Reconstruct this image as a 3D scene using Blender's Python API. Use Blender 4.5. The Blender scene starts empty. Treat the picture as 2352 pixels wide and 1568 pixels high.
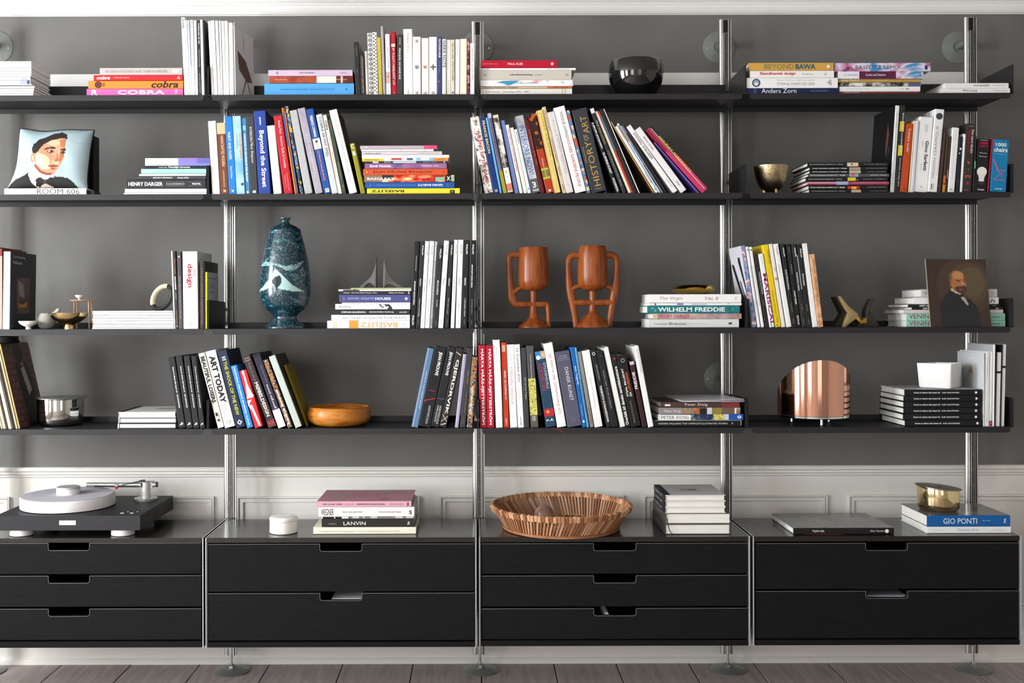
import bpy, bmesh, math, random
from mathutils import Matrix, Vector
random.seed(7)
S = bpy.context.scene
COL = S.collection

# ------------------------------------------------------------------ camera
FPX = 2386.0                 # focal length in pixels of the 2352 px wide frame
CX, CY = 1097.0, 715.0       # principal point of the photograph
CAMY, CAMZ = -3.9, 1.314
ROLL = math.radians(0.15)
cd = bpy.data.cameras.new('camera')
cam = bpy.data.objects.new('camera', cd)
COL.objects.link(cam)
cd.sensor_width = 36.0
cd.sensor_fit = 'HORIZONTAL'
cd.lens = FPX / 2352.0 * 36.0
cd.shift_x = (1176.0 - CX) / 2352.0
cd.shift_y = -(784.0 - CY) / 2352.0
cd.clip_start = 0.05
cam.matrix_world = (Matrix.Translation((0, CAMY, CAMZ)) @ Matrix.Rotation(math.pi / 2, 4, 'X')
                    @ Matrix.Rotation(-ROLL, 4, 'Z'))
S.camera = cam

# ------------------------------------------------------------------ world, lights, exposure
w = bpy.data.worlds.new('world')
S.world = w
w.use_nodes = True
w.node_tree.nodes['Background'].inputs[0].default_value = (0.75, 0.85, 1.0, 1)
w.node_tree.nodes['Background'].inputs[1].default_value = 0.5
S.view_settings.view_transform = 'Standard'
S.view_settings.look = 'None'
S.view_settings.gamma = 1.0
S.view_settings.exposure = 0.06
S.view_settings.use_curve_mapping = False
S.cycles.use_denoising = True
S.cycles.max_bounces = 8
S.cycles.caustics_reflective = False
S.cycles.caustics_refractive = False

def area(name, loc, rot, sx, sy, power, color):
    l = bpy.data.lights.new(name, 'AREA')
    l.shape = 'RECTANGLE'
    l.size, l.size_y, l.energy, l.color = sx, sy, power, color
    o = bpy.data.objects.new(name, l)
    o.location = loc
    o.rotation_euler = rot
    COL.objects.link(o)
    return o
R = math.radians
# daylight through the two tall windows of the left wall and the two in the wall behind the camera
area('window_light', (-3.70, -2.15, 1.55), (R(90), 0, R(-90)), 1.15, 1.9, 222, (0.93, 0.97, 1.0))
area('window_light', (-3.70, -4.2, 1.55), (R(90), 0, R(-90)), 1.15, 1.9, 135, (0.93, 0.97, 1.0))
area('window_light', (-1.9, -5.92, 1.55), (R(90), 0, 0), 1.15, 1.9, 48, (1.0, 0.98, 0.96))
area('window_light', (1.3, -5.92, 1.55), (R(90), 0, 0), 1.15, 1.9, 12, (1.0, 0.98, 0.96))

# ------------------------------------------------------------------ helpers
def ppm(Y):
    return FPX / (Y - CAMY)
_c, _s = math.cos(ROLL), math.sin(ROLL)
def at(px, py, Y):
    """the point at depth Y that the photograph shows at pixel (px, py)"""
    u, v = px - CX, CY - py
    u, v = u * _c + v * _s, -u * _s + v * _c
    k = 1.0 / ppm(Y)
    return (u * k, CAMZ + v * k)
def X_(px, py, Y): return at(px, py, Y)[0]
def Z_(px, py, Y): return at(px, py, Y)[1]

def lin(h):
    h = h.lstrip('#')
    out = []
    for i in (0, 2, 4):
        c = int(h[i:i + 2], 16) / 255.0
        out.append(c / 12.92 if c <= 0.04045 else ((c + 0.055) / 1.055) ** 2.4)
    return out
GAIN = 1.12
def alb(h):
    return tuple(min(0.77, c / GAIN) for c in lin(h)) + (1.0,)

_mats = {}
def mat(h, rough=0.5, metal=0.0, spec=0.25, exact=False, bump=0.0, bscale=200.0, coat=0.0):
    key = (h, rough, metal, spec, exact, bump, bscale, coat)
    if key in _mats: return _mats[key]
    m = bpy.data.materials.new('paint_' + h.strip('#'))
    m.use_nodes = True
    b = m.node_tree.nodes['Principled BSDF']
    b.inputs['Base Color'].default_value = (tuple(lin(h)) + (1.0,)) if exact else alb(h)
    b.inputs['Roughness'].default_value = rough
    b.inputs['Metallic'].default_value = metal
    b.inputs['Specular IOR Level'].default_value = spec
    b.inputs['Coat Weight'].default_value = coat
    b.inputs['Coat Roughness'].default_value = 0.08
    if bump:
        n = m.node_tree.nodes.new('ShaderNodeTexNoise')
        n.inputs['Scale'].default_value = bscale
        t = m.node_tree.nodes.new('ShaderNodeTexCoord')
        m.node_tree.links.new(t.outputs['Object'], n.inputs['Vector'])
        u = m.node_tree.nodes.new('ShaderNodeBump')
        u.inputs['Strength'].default_value = bump
        u.inputs['Distance'].default_value = 0.002
        m.node_tree.links.new(n.outputs['Fac'], u.inputs['Height'])
        m.node_tree.links.new(u.outputs['Normal'], b.inputs['Normal'])
    _mats[key] = m
    return m

def pattern(name, cols, scale=40.0, kind='noise', stretch=(1, 1, 1), rough=0.45, metal=0.0, exact=False, detail=4.0,
            bump=0.0, stops=None, distort=0.0, const=False, rot=(0, 0, 0)):
    key = ('pat', name)
    if key in _mats: return _mats[key]
    m = bpy.data.materials.new('pattern_' + name)
    m.use_nodes = True
    nt = m.node_tree
    b = nt.nodes['Principled BSDF']
    tc = nt.nodes.new('ShaderNodeTexCoord')
    mp = nt.nodes.new('ShaderNodeMapping')
    mp.inputs['Scale'].default_value = stretch
    mp.inputs['Rotation'].default_value = rot
    nt.links.new(tc.outputs['Object'], mp.inputs['Vector'])
    if kind == 'noise':
        t = nt.nodes.new('ShaderNodeTexNoise')
        t.inputs['Detail'].default_value = detail
        t.inputs['Distortion'].default_value = distort
        out = t.outputs['Fac']
    elif kind == 'voronoi':
        t = nt.nodes.new('ShaderNodeTexVoronoi')
        out = t.outputs['Distance']
    elif kind == 'cells':
        t = nt.nodes.new('ShaderNodeTexVoronoi')
        sp = nt.nodes.new('ShaderNodeSeparateColor')
        nt.links.new(t.outputs['Color'], sp.inputs[0])
        out = sp.outputs[0]
    else:
        t = nt.nodes.new('ShaderNodeTexWave')
        t.inputs['Distortion'].default_value = distort
        t.inputs['Detail'].default_value = detail
        t.bands_direction = 'Z' if kind == 'wavez' else 'X'
        out = t.outputs['Fac']
    t.inputs['Scale'].default_value = scale
    nt.links.new(mp.outputs[0], t.inputs['Vector'])
    r = nt.nodes.new('ShaderNodeValToRGB')
    n = len(cols)
    if const: r.color_ramp.interpolation = 'CONSTANT'
    if stops is None:
        lo, hi = (0.32, 0.68) if kind == 'noise' else (0.0, 1.0 if kind != 'voronoi' else 0.7)
        stops = [lo + (hi - lo) * i / max(1, n - (0 if const else 1)) for i in range(n)]
    el = r.color_ramp.elements
    while len(el) < n: el.new(0.5)
    for i in range(n):
        el[i].position = stops[i]
        el[i].color = (tuple(lin(cols[i])) + (1.0,)) if exact else alb(cols[i])
    nt.links.new(out, r.inputs[0])
    nt.links.new(r.outputs[0], b.inputs['Base Color'])
    b.inputs['Roughness'].default_value = rough
    b.inputs['Specular IOR Level'].default_value = 0.25 if not metal else 0.5
    b.inputs['Metallic'].default_value = metal
    if bump:
        u = nt.nodes.new('ShaderNodeBump')
        u.inputs['Strength'].default_value = bump
        u.inputs['Distance'].default_value = 0.003
        nt.links.new(out, u.inputs['Height'])
        nt.links.new(u.outputs['Normal'], b.inputs['Normal'])
    _mats[key] = m
    return m

def colour_attribute_mat(rough=0.8):
    key = ('attr', rough)
    if key in _mats: return _mats[key]
    m = bpy.data.materials.new('printed_picture')
    m.use_nodes = True
    a = m.node_tree.nodes.new('ShaderNodeVertexColor')
    a.layer_name = 'print'
    b = m.node_tree.nodes['Principled BSDF']
    b.inputs['Roughness'].default_value = rough
    m.node_tree.links.new(a.outputs['Color'], b.inputs['Base Color'])
    _mats[key] = m
    return m

def M_(x):
    return x if isinstance(x, bpy.types.Material) else mat(x)

def link(name, me, mats, parent=None, mtx=None, smooth=None):
    for m in (mats if isinstance(mats, (list, tuple)) else [mats]):
        me.materials.append(M_(m))
    if smooth is not None:
        for p in me.polygons: p.use_smooth = True
        if smooth:
            try: me.set_sharp_from_angle(angle=math.radians(smooth))
            except Exception: pass
    o = bpy.data.objects.new(name, me)
    COL.objects.link(o)
    if parent is not None: o.parent = parent
    if mtx is not None: o.matrix_local = mtx
    return o

def mesh(name, v, f, mi=None):
    me = bpy.data.meshes.new(name)
    me.from_pydata([tuple(p) for p in v], [], f)
    if mi:
        me.polygons.foreach_set('material_index', mi)
    me.update()
    return me

class MB:
    """collects simple solids into one mesh"""
    def __init__(s): s.v, s.f, s.m = [], [], []
    def add(s, v, f, m=0):
        n = len(s.v)
        s.v += [tuple(p) for p in v]
        s.f += [tuple(i + n for i in q) for q in f]
        s.m += [m] * len(f)
        return s
    def box(s, x0, x1, y0, y1, z0, z1, m=0, mtx=None):
        v = [(x0, y0, z0), (x1, y0, z0), (x1, y1, z0), (x0, y1, z0), (x0, y0, z1), (x1, y0, z1), (x1, y1, z1), (x0, y1, z1)]
        if mtx: v = [tuple(mtx @ Vector(p)) for p in v]
        return s.add(v, [(3, 2, 1, 0), (4, 5, 6, 7), (0, 1, 5, 4), (1, 2, 6, 5), (2, 3, 7, 6), (3, 0, 4, 7)], m)
    def bbox(s, x0, x1, y0, y1, z0, z1, c=0.001, m=0, mtx=None):
        """box with all edges chamfered"""
        bm = bmesh.new()
        bmesh.ops.create_cube(bm, size=1)
        bmesh.ops.transform(bm, matrix=Matrix.Translation(((x0 + x1) / 2, (y0 + y1) / 2, (z0 + z1) / 2)) @
                            Matrix.Diagonal((x1 - x0, y1 - y0, z1 - z0, 1)), verts=bm.verts)
        bmesh.ops.bevel(bm, geom=bm.edges[:], offset=c, segments=1, affect='EDGES', profile=0.5)
        bm.verts.index_update()
        v = [p.co.copy() for p in bm.verts]
        if mtx: v = [mtx @ p for p in v]
        f = [tuple(p.index for p in q.verts) for q in bm.faces]
        bm.free()
        return s.add(v, f, m)
    def prism(s, poly, a0, a1, axis='y', m=0, mtx=None):
        """poly in the plane across axis, extruded a0..a1"""
        def P(p, a):
            if axis == 'y': return (p[0], a, p[1])
            if axis == 'x': return (a, p[0], p[1])
            return (p[0], p[1], a)
        n = len(poly)
        v = [P(p, a0) for p in poly] + [P(p, a1) for p in poly]
        if mtx: v = [tuple(mtx @ Vector(p)) for p in v]
        f = [tuple(range(n)), tuple(range(2 * n - 1, n - 1, -1))]
        f += [(i, i + n, (i + 1) % n + n, (i + 1) % n) for i in range(n)]
        return s.add(v, f, m)
    def lathe(s, prof, cx, cy, n=48, m=0, mtx=None, z0=0.0, closed=True):
        v, f = [], []
        k = len(prof)
        for i in range(n):
            a = 2 * math.pi * i / n
            for r, z in prof: v.append((cx + r * math.cos(a), cy + r * math.sin(a), z + z0))
        for i in range(n):
            j = (i + 1) % n
            for q in range(k - 1):
                f.append((i * k + q, j * k + q, j * k + q + 1, i * k + q + 1))
        if closed:
            for q in (0, k - 1):
                if prof[q][0] > 1e-5:
                    f.append(tuple(i * k + q for i in (range(n) if q else range(n - 1, -1, -1))))
        if mtx: v = [tuple(mtx @ Vector(p)) for p in v]
        return s.add(v, f, m)
    def cyl(s, p0, p1, r, n=16, m=0, r1=None):
        p0, p1 = Vector(p0), Vector(p1)
        d = (p1 - p0)
        q = d.to_track_quat('Z', 'Y').to_matrix().to_4x4()
        return s.lathe([(r, 0), (r if r1 is None else r1, d.length)], 0, 0, n, m, Matrix.Translation(p0) @ q)
    def build(s, name, mats, parent=None, smooth=None, mtx=None):
        me = mesh(name, s.v, s.f, s.m)
        bm = bmesh.new(); bm.from_mesh(me)
        bmesh.ops.recalc_face_normals(bm, faces=bm.faces)
        bm.to_mesh(me); bm.free()
        return link(name, me, mats, parent, mtx, smooth)

def sweep(mb, pts, hw, hd, y0, n=10, m=0, smooth=2, power=2.6):
    """round-edged bar along points of the XZ plane; hw (list or number) half width, hd half depth in Y"""
    P = [Vector((p[0], p[1])) for p in pts]
    W = list(hw) if isinstance(hw, (list, tuple)) else [hw] * len(P)
    for _ in range(smooth):
        Q, V = [P[0]], [W[0]]
        for i in range(len(P) - 1):
            Q += [P[i] * .75 + P[i + 1] * .25, P[i] * .25 + P[i + 1] * .75]
            V += [W[i] * .75 + W[i + 1] * .25, W[i] * .25 + W[i + 1] * .75]
        Q.append(P[-1]); V.append(W[-1])
        P, W = Q, V
    v, f = [], []
    for i, p in enumerate(P):
        t = (P[min(i + 1, len(P) - 1)] - P[max(i - 1, 0)]).normalized()
        nrm = Vector((-t.y, t.x))
        for k in range(n):
            a = 2 * math.pi * (k + .5) / n
            ca, sa = math.cos(a), math.sin(a)
            q = (abs(ca) ** power + abs(sa) ** power) ** (-1 / power)
            o = nrm * (ca * q * W[i])
            v.append((p.x + o.x, y0 + sa * q * hd, p.y + o.y))
    for i in range(len(P) - 1):
        for k in range(n):
            l = (k + 1) % n
            f.append((i * n + k, i * n + l, (i + 1) * n + l, (i + 1) * n + k))
    f.append(tuple(range(n))); f.append(tuple((len(P) - 1) * n + k for k in range(n)))
    mb.add(v, f, m)

ALL_LABELS = {}
def tag(o, label, cat, group=None):
    n = len(label.split())
    if not 4 <= n <= 16: print('LABEL LENGTH', n, label)
    if label in ALL_LABELS: print('LABEL REPEATED', label)
    ALL_LABELS[label] = o
    o['label'] = label
    o['category'] = cat
    if group: o['group'] = group
    return o
def thing(name, label, cat, loc=(0, 0, 0), group=None, mtx=None):
    o = bpy.data.objects.new(name, None)
    o.empty_display_size = 0.05
    COL.objects.link(o)
    if mtx is not None: o.matrix_world = mtx
    else: o.location = loc
    return tag(o, label, cat, group)
def struct(o):
    o['kind'] = 'structure'
    return o

# ------------------------------------------------------------------ lettering
_glyph = {}
def text_shape(txt, bold=0.0, italic=0.0):
    key = (txt, bold, italic)
    if key in _glyph: return _glyph[key]
    cu = bpy.data.curves.new('lettering', 'FONT')
    cu.body = txt
    cu.resolution_u = 2
    cu.offset = bold
    cu.shear = italic
    cu.fill_mode = 'FRONT'
    ob = bpy.data.objects.new('lettering', cu)
    COL.objects.link(ob)
    dg = bpy.context.evaluated_depsgraph_get()
    me = bpy.data.meshes.new_from_object(ob.evaluated_get(dg))
    v = [(p.co.x, p.co.y) for p in me.vertices]
    f = [tuple(p.vertices) for p in me.polygons]
    bpy.data.objects.remove(ob)
    bpy.data.meshes.remove(me)
    bpy.data.curves.remove(cu)
    if v:
        x0, x1 = min(p[0] for p in v), max(p[0] for p in v)
        y0, y1 = min(p[1] for p in v), max(p[1] for p in v)
        v = [((p[0] - x0) / max(1e-6, x1 - x0), (p[1] - y0) / max(1e-6, y1 - y0)) for p in v]
    _glyph[key] = (v, f)
    return _glyph[key]

class Print:
    """flat print on a plane: origin o, unit axes a (reading direction) and b (letters' up), n out of the surface"""
    def __init__(s): s.v, s.f, s.m, s.mats, s.k = [], [], [], [], {}
    def slot(s, h):
        if h not in s.k:
            s.k[h] = len(s.mats)
            s.mats.append(mat(h, 0.5) if isinstance(h, str) else h)
        return s.k[h]
    def put(s, vs, fs, h, o, a, b, n, lift):
        k = len(s.v); mi = s.slot(h)
        base = Vector(o) + Vector(n) * lift
        A, B = Vector(a), Vector(b)
        s.v += [tuple(base + A * p[0] + B * p[1]) for p in vs]
        s.f += [tuple(i + k for i in q) for q in fs]
        s.m += [mi] * len(fs)
    def build(s, parent, name='printed_lettering'):
        if not s.f: return None
        me = mesh(name, s.v, s.f, s.m)
        return link(name, me, s.mats, parent)

def frame_prints(pr, prints, o, a, b, n, L, T, parent=None):
    """prints in fractions of a face of length L (along a) and height T (along b);
    with a parent, every large band or figure becomes a part of its own"""
    lift = 0.0004
    main = pr
    o, a, b, n = Vector(o), Vector(a), Vector(b), Vector(n)
    for p in prints:
        lift += 0.00006
        k = p[0]
        pr = main
        if parent is not None:
            t0_, t1_ = (p[4], p[5]) if k == '#' and len(p) > 5 else (0, 1)
            if k == '#': big = (p[2] - p[1]) * (t1_ - t0_) > .05
            elif k == 'o': big = p[3] * T > .004
            elif k == 'p':
                q_ = p[1]
                big = abs(sum(q_[i - 1][0] * q_[i][1] - q_[i][0] * q_[i - 1][1] for i in range(len(q_)))) / 2 > .03
            else: big = False
            if big: pr = Print()
        if k == '#':                       # band: s0, s1, colour, t0, t1
            s0, s1, h = p[1:4]
            t0, t1 = (p[4], p[5]) if len(p) > 5 else (0.03, 0.97)
            pr.put([(s0 * L, t0 * T), (s1 * L, t0 * T), (s1 * L, t1 * T), (s0 * L, t1 * T)], [(0, 1, 2, 3)], h, o, a, b, n, lift)
        elif k == 'o':                     # disc: s, t, radius in T, colour
            s0, t0, r, h = p[1:5]
            vs = [(s0 * L + math.cos(i * math.pi / 8) * r * T, t0 * T + math.sin(i * math.pi / 8) * r * T) for i in range(16)]
            pr.put(vs, [tuple(range(16))], h, o, a, b, n, lift)
        elif k == 'p':                     # polygon in (s,t), colour
            pr.put([(x * L, y * T) for x, y in p[1]], [tuple(range(len(p[1])))], p[2], o, a, b, n, lift)
        else:                              # text: s0, s1, height, colour, t, flags
            s0, s1, hh, h = p[1:5]
            t = p[5] if len(p) > 5 else 0.5
            fl = p[6] if len(p) > 6 else ''
            vs, fs = text_shape(k, 0.05 if 'B' in fl else 0.024 if 'b' in fl else 0.0, 0.25 if 'i' in fl else 0.0)
            if 'x' in fl:                  # reads across the spine of an upright book
                wd, hs = hh * T, (s1 - s0) * L
                vv = [((s1 * L - y * hs), (t * T - wd / 2 + x * wd)) for x, y in vs]
            else:
                Lx, Hy = (s1 - s0) * L, hh * T
                vv = [(s0 * L + x * Lx, t * T + (y - .5) * Hy) for x, y in vs]
                if 'f' in fl:
                    vv = [((s0 + s1) * L - x, 2 * t * T - y) for x, y in vv]
            pr.put(vv, fs, h, o, a, b, n, lift)
        if pr is not main: pr.build(parent, 'printed_panel')

# ------------------------------------------------------------------ books
PAGES = None
def pages_mat():
    global PAGES
    if PAGES is None:
        PAGES = pattern('page_edges', ['#cfcbc2', '#f2efe9', '#e2ded5', '#f6f4ef'], 9, 'noise', (2, 2, 140), rough=0.8, detail=2.0, stops=[.3, .45, .55, .7])
    return PAGES

def book(label, group, L, T, D, mtx, spine, side=None, prints=(), lo=(), hi=(), hard=True, name='book', cat='book', pages=None,
         ribbon=False):
    root = thing(name, label, cat, group=group, mtx=mtx)
    c = min(0.0024 if hard else 0.0006, T * 0.2)
    e = 0.003 if hard and T > 0.009 else 0.0006
    r = min(0.0022, T * 0.28)
    prof = [(D, 0), (r, 0), (r * .3, r * .3), (0, r), (0, T - r), (r * .3, T - r * .3), (r, T), (D, T), (D, T - c), (c + .001, T - c), (c + .001, c), (D, c)]
    n = len(prof)
    v = [(0, y, z) for y, z in prof] + [(L, y, z) for y, z in prof]
    # end caps in three convex pieces: spine strip and the two boards
    def caps(k, rev):
        fs = [(k + 7, k + 8, k + 9, k + 6), (k + 0, k + 1, k + 10, k + 11), (k + 1, k + 2, k + 3, k + 4, k + 5, k + 6, k + 9, k + 10)]
        return [tuple(reversed(q)) for q in fs] if rev else fs
    f = [(i, i + n, (i + 1) % n + n, (i + 1) % n) for i in range(n)]
    mi = [0 if 1 <= i <= 5 else 1 for i in range(n)]
    f += caps(0, False) + caps(n, True)
    mi += [1, 1, 0, 1, 1, 0]
    me = mesh('cover', v, f, mi)
    link('cover', me, [spine, side if side is not None else spine], root)
    pg = MB().box(e, L - e, c + .001, D - e, c, T - c)
    pg.build('page_block', [pages or pages_mat()], root)
    pr = Print()
    frame_prints(pr, prints, (0, 0, 0), (1, 0, 0), (0, 0, 1), (0, -1, 0), L, T, root)
    pr.build(root)
    if lo or hi:
        pr = Print()
        if lo: frame_prints(pr, lo, (0, 0, 0), (1, 0, 0), (0, 1, 0), (0, 0, -1), L, D, root)
        if hi: frame_prints(pr, hi, (0, 0, T), (1, 0, 0), (0, 1, 0), (0, 0, 1), L, D, root)
        pr.build(root, 'cover_picture')
    return root

_jit = random.Random(11)
ORD = 'first second third fourth fifth sixth seventh eighth ninth tenth eleventh twelfth thirteenth'.split()
def number_labels(descs, where, end):
    """adds an ordinal only to looks that repeat inside one row or stack"""
    out, seen = [], {}
    for d in descs:
        k = seen.get(d, 0); seen[d] = k + 1
        out.append((d, k))
    return [(f'{ORD[k]} {d} from the {end}, {where}' if seen[d] > 1 else f'{d}, {where}') for d, k in out]

def zmap(zone):
    x0, y0, s = zone
    return lambda x, y: (x0 + x / s, y0 + y / s)

def upright(zone, zs, rows, where, group, Y=-0.385, D=0.2):
    """rows: (xb, xt, yt, w, colour, prints, description, options) in zoom pixels"""
    g = zmap(zone)
    sp = []
    for rw in rows:
        xb, xt, yt, w_, col, prints, desc = rw[:7]
        opt = rw[7] if len(rw) > 7 else {}
        y = opt.get('Y', Y)
        pxt, pyt = g(xt, yt); pxb, _ = g(xb, 0)
        XT, ZT = at(pxt, pyt, y)
        XB = at(pxb, CY - (zs - CAMZ) * ppm(y), y)[0]
        Wd = w_ / zone[2] / ppm(y)
        zb = zs
        dx, dz = XB - XT, zb - ZT
        L = math.hypot(dx, dz); dx /= L; dz /= L
        T = Wd * -dz
        if dx < 0:
            zb = zs + T * -dx
            L = (ZT - zb) / -dz
        sp.append(dict(XB=XB, zb=zb, dx=dx, dz=dz, L=L, T=T, col=col, prints=prints, desc=desc, opt=opt, y=y))
    for a, b in zip(sp, sp[1:]):
        if b['opt'].get('free') or a['opt'].get('free'): continue
        top = min(zs + a['L'] * -a['dz'], zs + b['L'] * -b['dz'])
        def left(k, z): return k['XB'] + (z - k['zb']) / k['dz'] * k['dx']
        v = 0.0
        for z in (zs + .004, top):
            v = max(v, left(a, z) + a['T'] / -a['dz'] - left(b, z) + 0.0006)
        if v > 0:
            cut = min(v * -a['dz'], a['T'] * 0.45)
            a['T'] -= cut
            b['XB'] += max(0.0, v - cut / -a['dz'])
    labels = number_labels([k['desc'] for k in sp], where, 'left')
    for k, lb in zip(sp, labels):
        dx, dz, L, T = k['dx'], k['dz'], k['L'], k['T']
        ax, az = Vector((dx, 0, dz)), Vector((-dz, 0, dx))
        org = Vector((k['XB'], k['y'] + _jit.uniform(-.002, .0025), k['zb'])) - ax * L
        o = k['opt']
        rot = Matrix((( ax.x, 0, az.x, org.x), (0, 1, 0, org.y), (ax.z, 0, az.z, org.z), (0, 0, 0, 1)))
        if 'yaw' in o:
            p = Vector((k['XB'] + T / -dz / 2, k['y'], 0))
            rot = Matrix.Translation(p) @ Matrix.Rotation(R(o['yaw']), 4, 'Z') @ Matrix.Translation(-p) @ rot
        book(lb, group, L, T, o.get('D', D), rot, k['col'], o.get('side'), k['prints'], o.get('lo', ()), o.get('hi', ()),
             o.get('hard', T > 0.009), name=o.get('name', 'book'), cat=o.get('cat', 'book'))
    return sp

def stack(zone, zs, rows, where, group, Y=-0.385, D=0.2, yaw=0):
    """rows bottom to top: (x0, x1, ytop, ybottom, colour, prints, description, options) in zoom pixels"""
    g = zmap(zone)
    z = zs
    labels = number_labels([r[6] for r in reversed(rows)], where, 'top')[::-1]
    for rw, lb in zip(rows, labels):
        x0, x1, yt, yb, col, prints = rw[:6]
        o = rw[7] if len(rw) > 7 else {}
        y = o.get('Y', Y) + _jit.uniform(-.0015, .0015)
        gap = 0.0008 if yb - yt < 40 else 0.0003
        T = (yb - yt) / zone[2] / ppm(y) - gap
        pa, pb = g(x0, yb), g(x1, yb)
        py = CY - (z - CAMZ) * ppm(y)
        XA, XBB = X_(pa[0], py, y), X_(pb[0], py, y)
        L = XBB - XA
        d = o.get('D', D)
        face = o.get('face', 'spine')
        if face == 'spine':
            m = Matrix.Translation((XA, y, z)); ll, dd = L, d
        elif face == 'fore':
            m = Matrix.Translation((XBB, y + d, z)) @ Matrix.Rotation(math.pi, 4, 'Z'); ll, dd = L, d
        else:       # head of the book to the front, spine to the left
            m = Matrix.Translation((XA, y + d, z)) @ Matrix.Rotation(-math.pi / 2, 4, 'Z'); ll, dd = d, L
        yw = o.get('yaw', yaw)
        if yw:
            p = Vector(((XA + XBB) / 2, y + d / 2, 0))
            m = Matrix.Translation(p) @ Matrix.Rotation(R(yw), 4, 'Z') @ Matrix.Translation(-p) @ m
        book(lb, group, ll, T, dd, m, col, o.get('side'), prints, o.get('lo', ()), o.get('hi', ()), o.get('hard', T > 0.010),
             name=o.get('name', 'book'), cat=o.get('cat', 'book'))
        z += T + gap
    return z
# ------------------------------------------------------------------ levels
YF = -0.400                  # front face of the shelves
YB = -0.165                  # back edge of the shelves
YC = -0.432                  # front of the drawer cabinets
Z1 = Z_(CX, 215.8, YF)
Z2 = Z_(CX, 443.5, YF)
Z3 = Z_(CX, 753.5, YF)
Z4 = Z_(CX, 983.0, YF)
ZC = Z_(CX, 1233.0, YC)
CEIL = 2.66
XL, XR, YK = -3.8, 4.2, -6.0

# ------------------------------------------------------------------ room
wallpaint = pattern('grey_wall_paint', ['#6b6a68', '#72716f', '#6e6d6c'], 3, 'noise', rough=0.75, detail=6, bump=0.05)
white = mat('#e6e3dd', 0.45)
whitewall = mat('#dcd8d0', 0.7)
def wall(name, b, m):
    o = MB().box(*b).build(name, [m])
    return struct(o)
ZR = Z_(CX, 1069, 0)         # top of the chair rail
wall('wall_back', (XL, XR, 0.0, 0.12, -0.05, CEIL), wallpaint)
wall('wall_left', (XL - 0.12, XL, YK, 0.12, -0.05, CEIL), whitewall)
wall('wall_right', (XR, XR + 0.12, YK, 0.12, -0.05, CEIL), whitewall)
wall('wall_front', (XL, XR, YK - 0.12, YK, -0.05, CEIL), whitewall)
wall('ceiling', (XL - .12, XR + .12, YK - .12, 0.12, CEIL, CEIL + 0.1), mat('#e8e6e2', 0.8))
# wooden floor: a base and planks laid square to the back wall
fl = struct(MB().box(XL - .12, XR + .12, YK - .12, 0.12, -0.09, -0.018).build('floor', [mat('#1c1816', 0.9)]))
plank_mats = [pattern('oak_plank_%d' % i, c, 5, 'noise', (9, 0.9, 1), rough=0.5, detail=8, bump=0.12, distort=0.6)
              for i, c in enumerate((['#9a8d89', '#aa9c98', '#b4a6a1'], ['#958780', '#a59892', '#afa19a'], ['#9d9290', '#a79b98', '#baaea9']))]
edges = [at(p, 1521, 0)[0] for p in (-326, -168, -10, 148, 306, 463, 622, 790, 950, 1106, 1271, 1413, 1578, 1726, 1896, 2042, 2200, 2358, 2516)]
pw = 0.258
while edges[0] > XL: edges.insert(0, edges[0] - pw)
while edges[-1] < XR: edges.append(edges[-1] + pw)
for i in range(len(edges) - 1):
    a, b = edges[i] + 0.0020, edges[i + 1] - 0.0020
    cuts = [YK, -4.4 + (i * 37 % 11) * .17, -1.9 - (i * 53 % 7) * .13, 0.0]
    for c0, c1 in zip(cuts, cuts[1:]):
        dz = ((i * 7 + int(c0 * 10)) % 5) * 0.0002
        MB().bbox(a, b, c0 + .001, c1 - .001, -0.018, dz, 0.0012).build('plank', [plank_mats[(i + int(-c0 * 3)) % 3]], fl)

def rail(name, prof, x0, x1, m=white):
    """moulding profile (depth from wall, height) run along X"""
    return struct(MB().prism([(-d, z) for d, z in prof], x0, x1, 'x').build(name, [m]))
# cornice
rail('trim_1', [(0, 2.424), (.004, 2.424), (.006, 2.427), (.011, 2.428), (.018, 2.436), (.024, 2.446), (.028, 2.456), (.031, 2.457), (.031, 2.461), (.040, 2.468),
                (.060, 2.490), (.095, 2.53), (.150, 2.59), (.20, 2.63), (.20, CEIL), (0, CEIL)], XL, XR, mat('#efedea', 0.5))
# chair rail
rail('trim_2', [(0, ZR), (.020, ZR), (.026, ZR - .006), (.026, ZR - .013), (.018, ZR - .018), (.018, ZR - .026), (.012, ZR - .031), (.012, ZR - .036),
                (.007, ZR - .041), (0, ZR - .041)], XL, XR)
# dado lining below the rail
struct(MB().box(XL, XR, -0.006, 0.0, 0.0, ZR - .04).build('trim_3', [white]))
# skirting
rail('baseboard_back', [(0, 0), (.026, 0), (.026, .014), (.020, .020), (.016, .022), (.016, .100), (.010, .112), (0, .115)], XL, XR)
# raised panel mouldings on the dado
zt = Z_(CX, 1138, -0.01)
def panel(name, xa, xb):
    x0, x1 = at(xa, 1140, -.01)[0], at(xb, 1140, -.01)[0]
    z0, z1 = 0.20, zt
    mb = MB()
    for off, wd, hgt in ((0, .006, .011), (.009, .013, .007)):
        a, b, c, d = x0 + off, x1 - off, z0 + off, z1 - off
        y = -0.006
        mb.prism([(a, d), (b, d), (b - wd, d - wd), (a + wd, d - wd)], y, y - hgt)
        mb.prism([(a, c), (b, c), (b - wd, c + wd), (a + wd, c + wd)], y, y - hgt)
        mb.prism([(a, c), (a + wd, c + wd), (a + wd, d - wd), (a, d)], y, y - hgt)
        mb.prism([(b, c), (b - wd, c + wd), (b - wd, d - wd), (b, d)], y, y - hgt)
    struct(mb.build(name, [white]))
xs = [(-398, 23), (74, 492), (545, 963), (1010, 1432), (1479, 1900), (1948, 2369)]
xs = [(-866, -446)] + xs + [(2416, 2837), (2884, 3305)]
for i, (a, b) in enumerate(xs): panel('trim_%d' % (i + 5), a, b)
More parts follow.
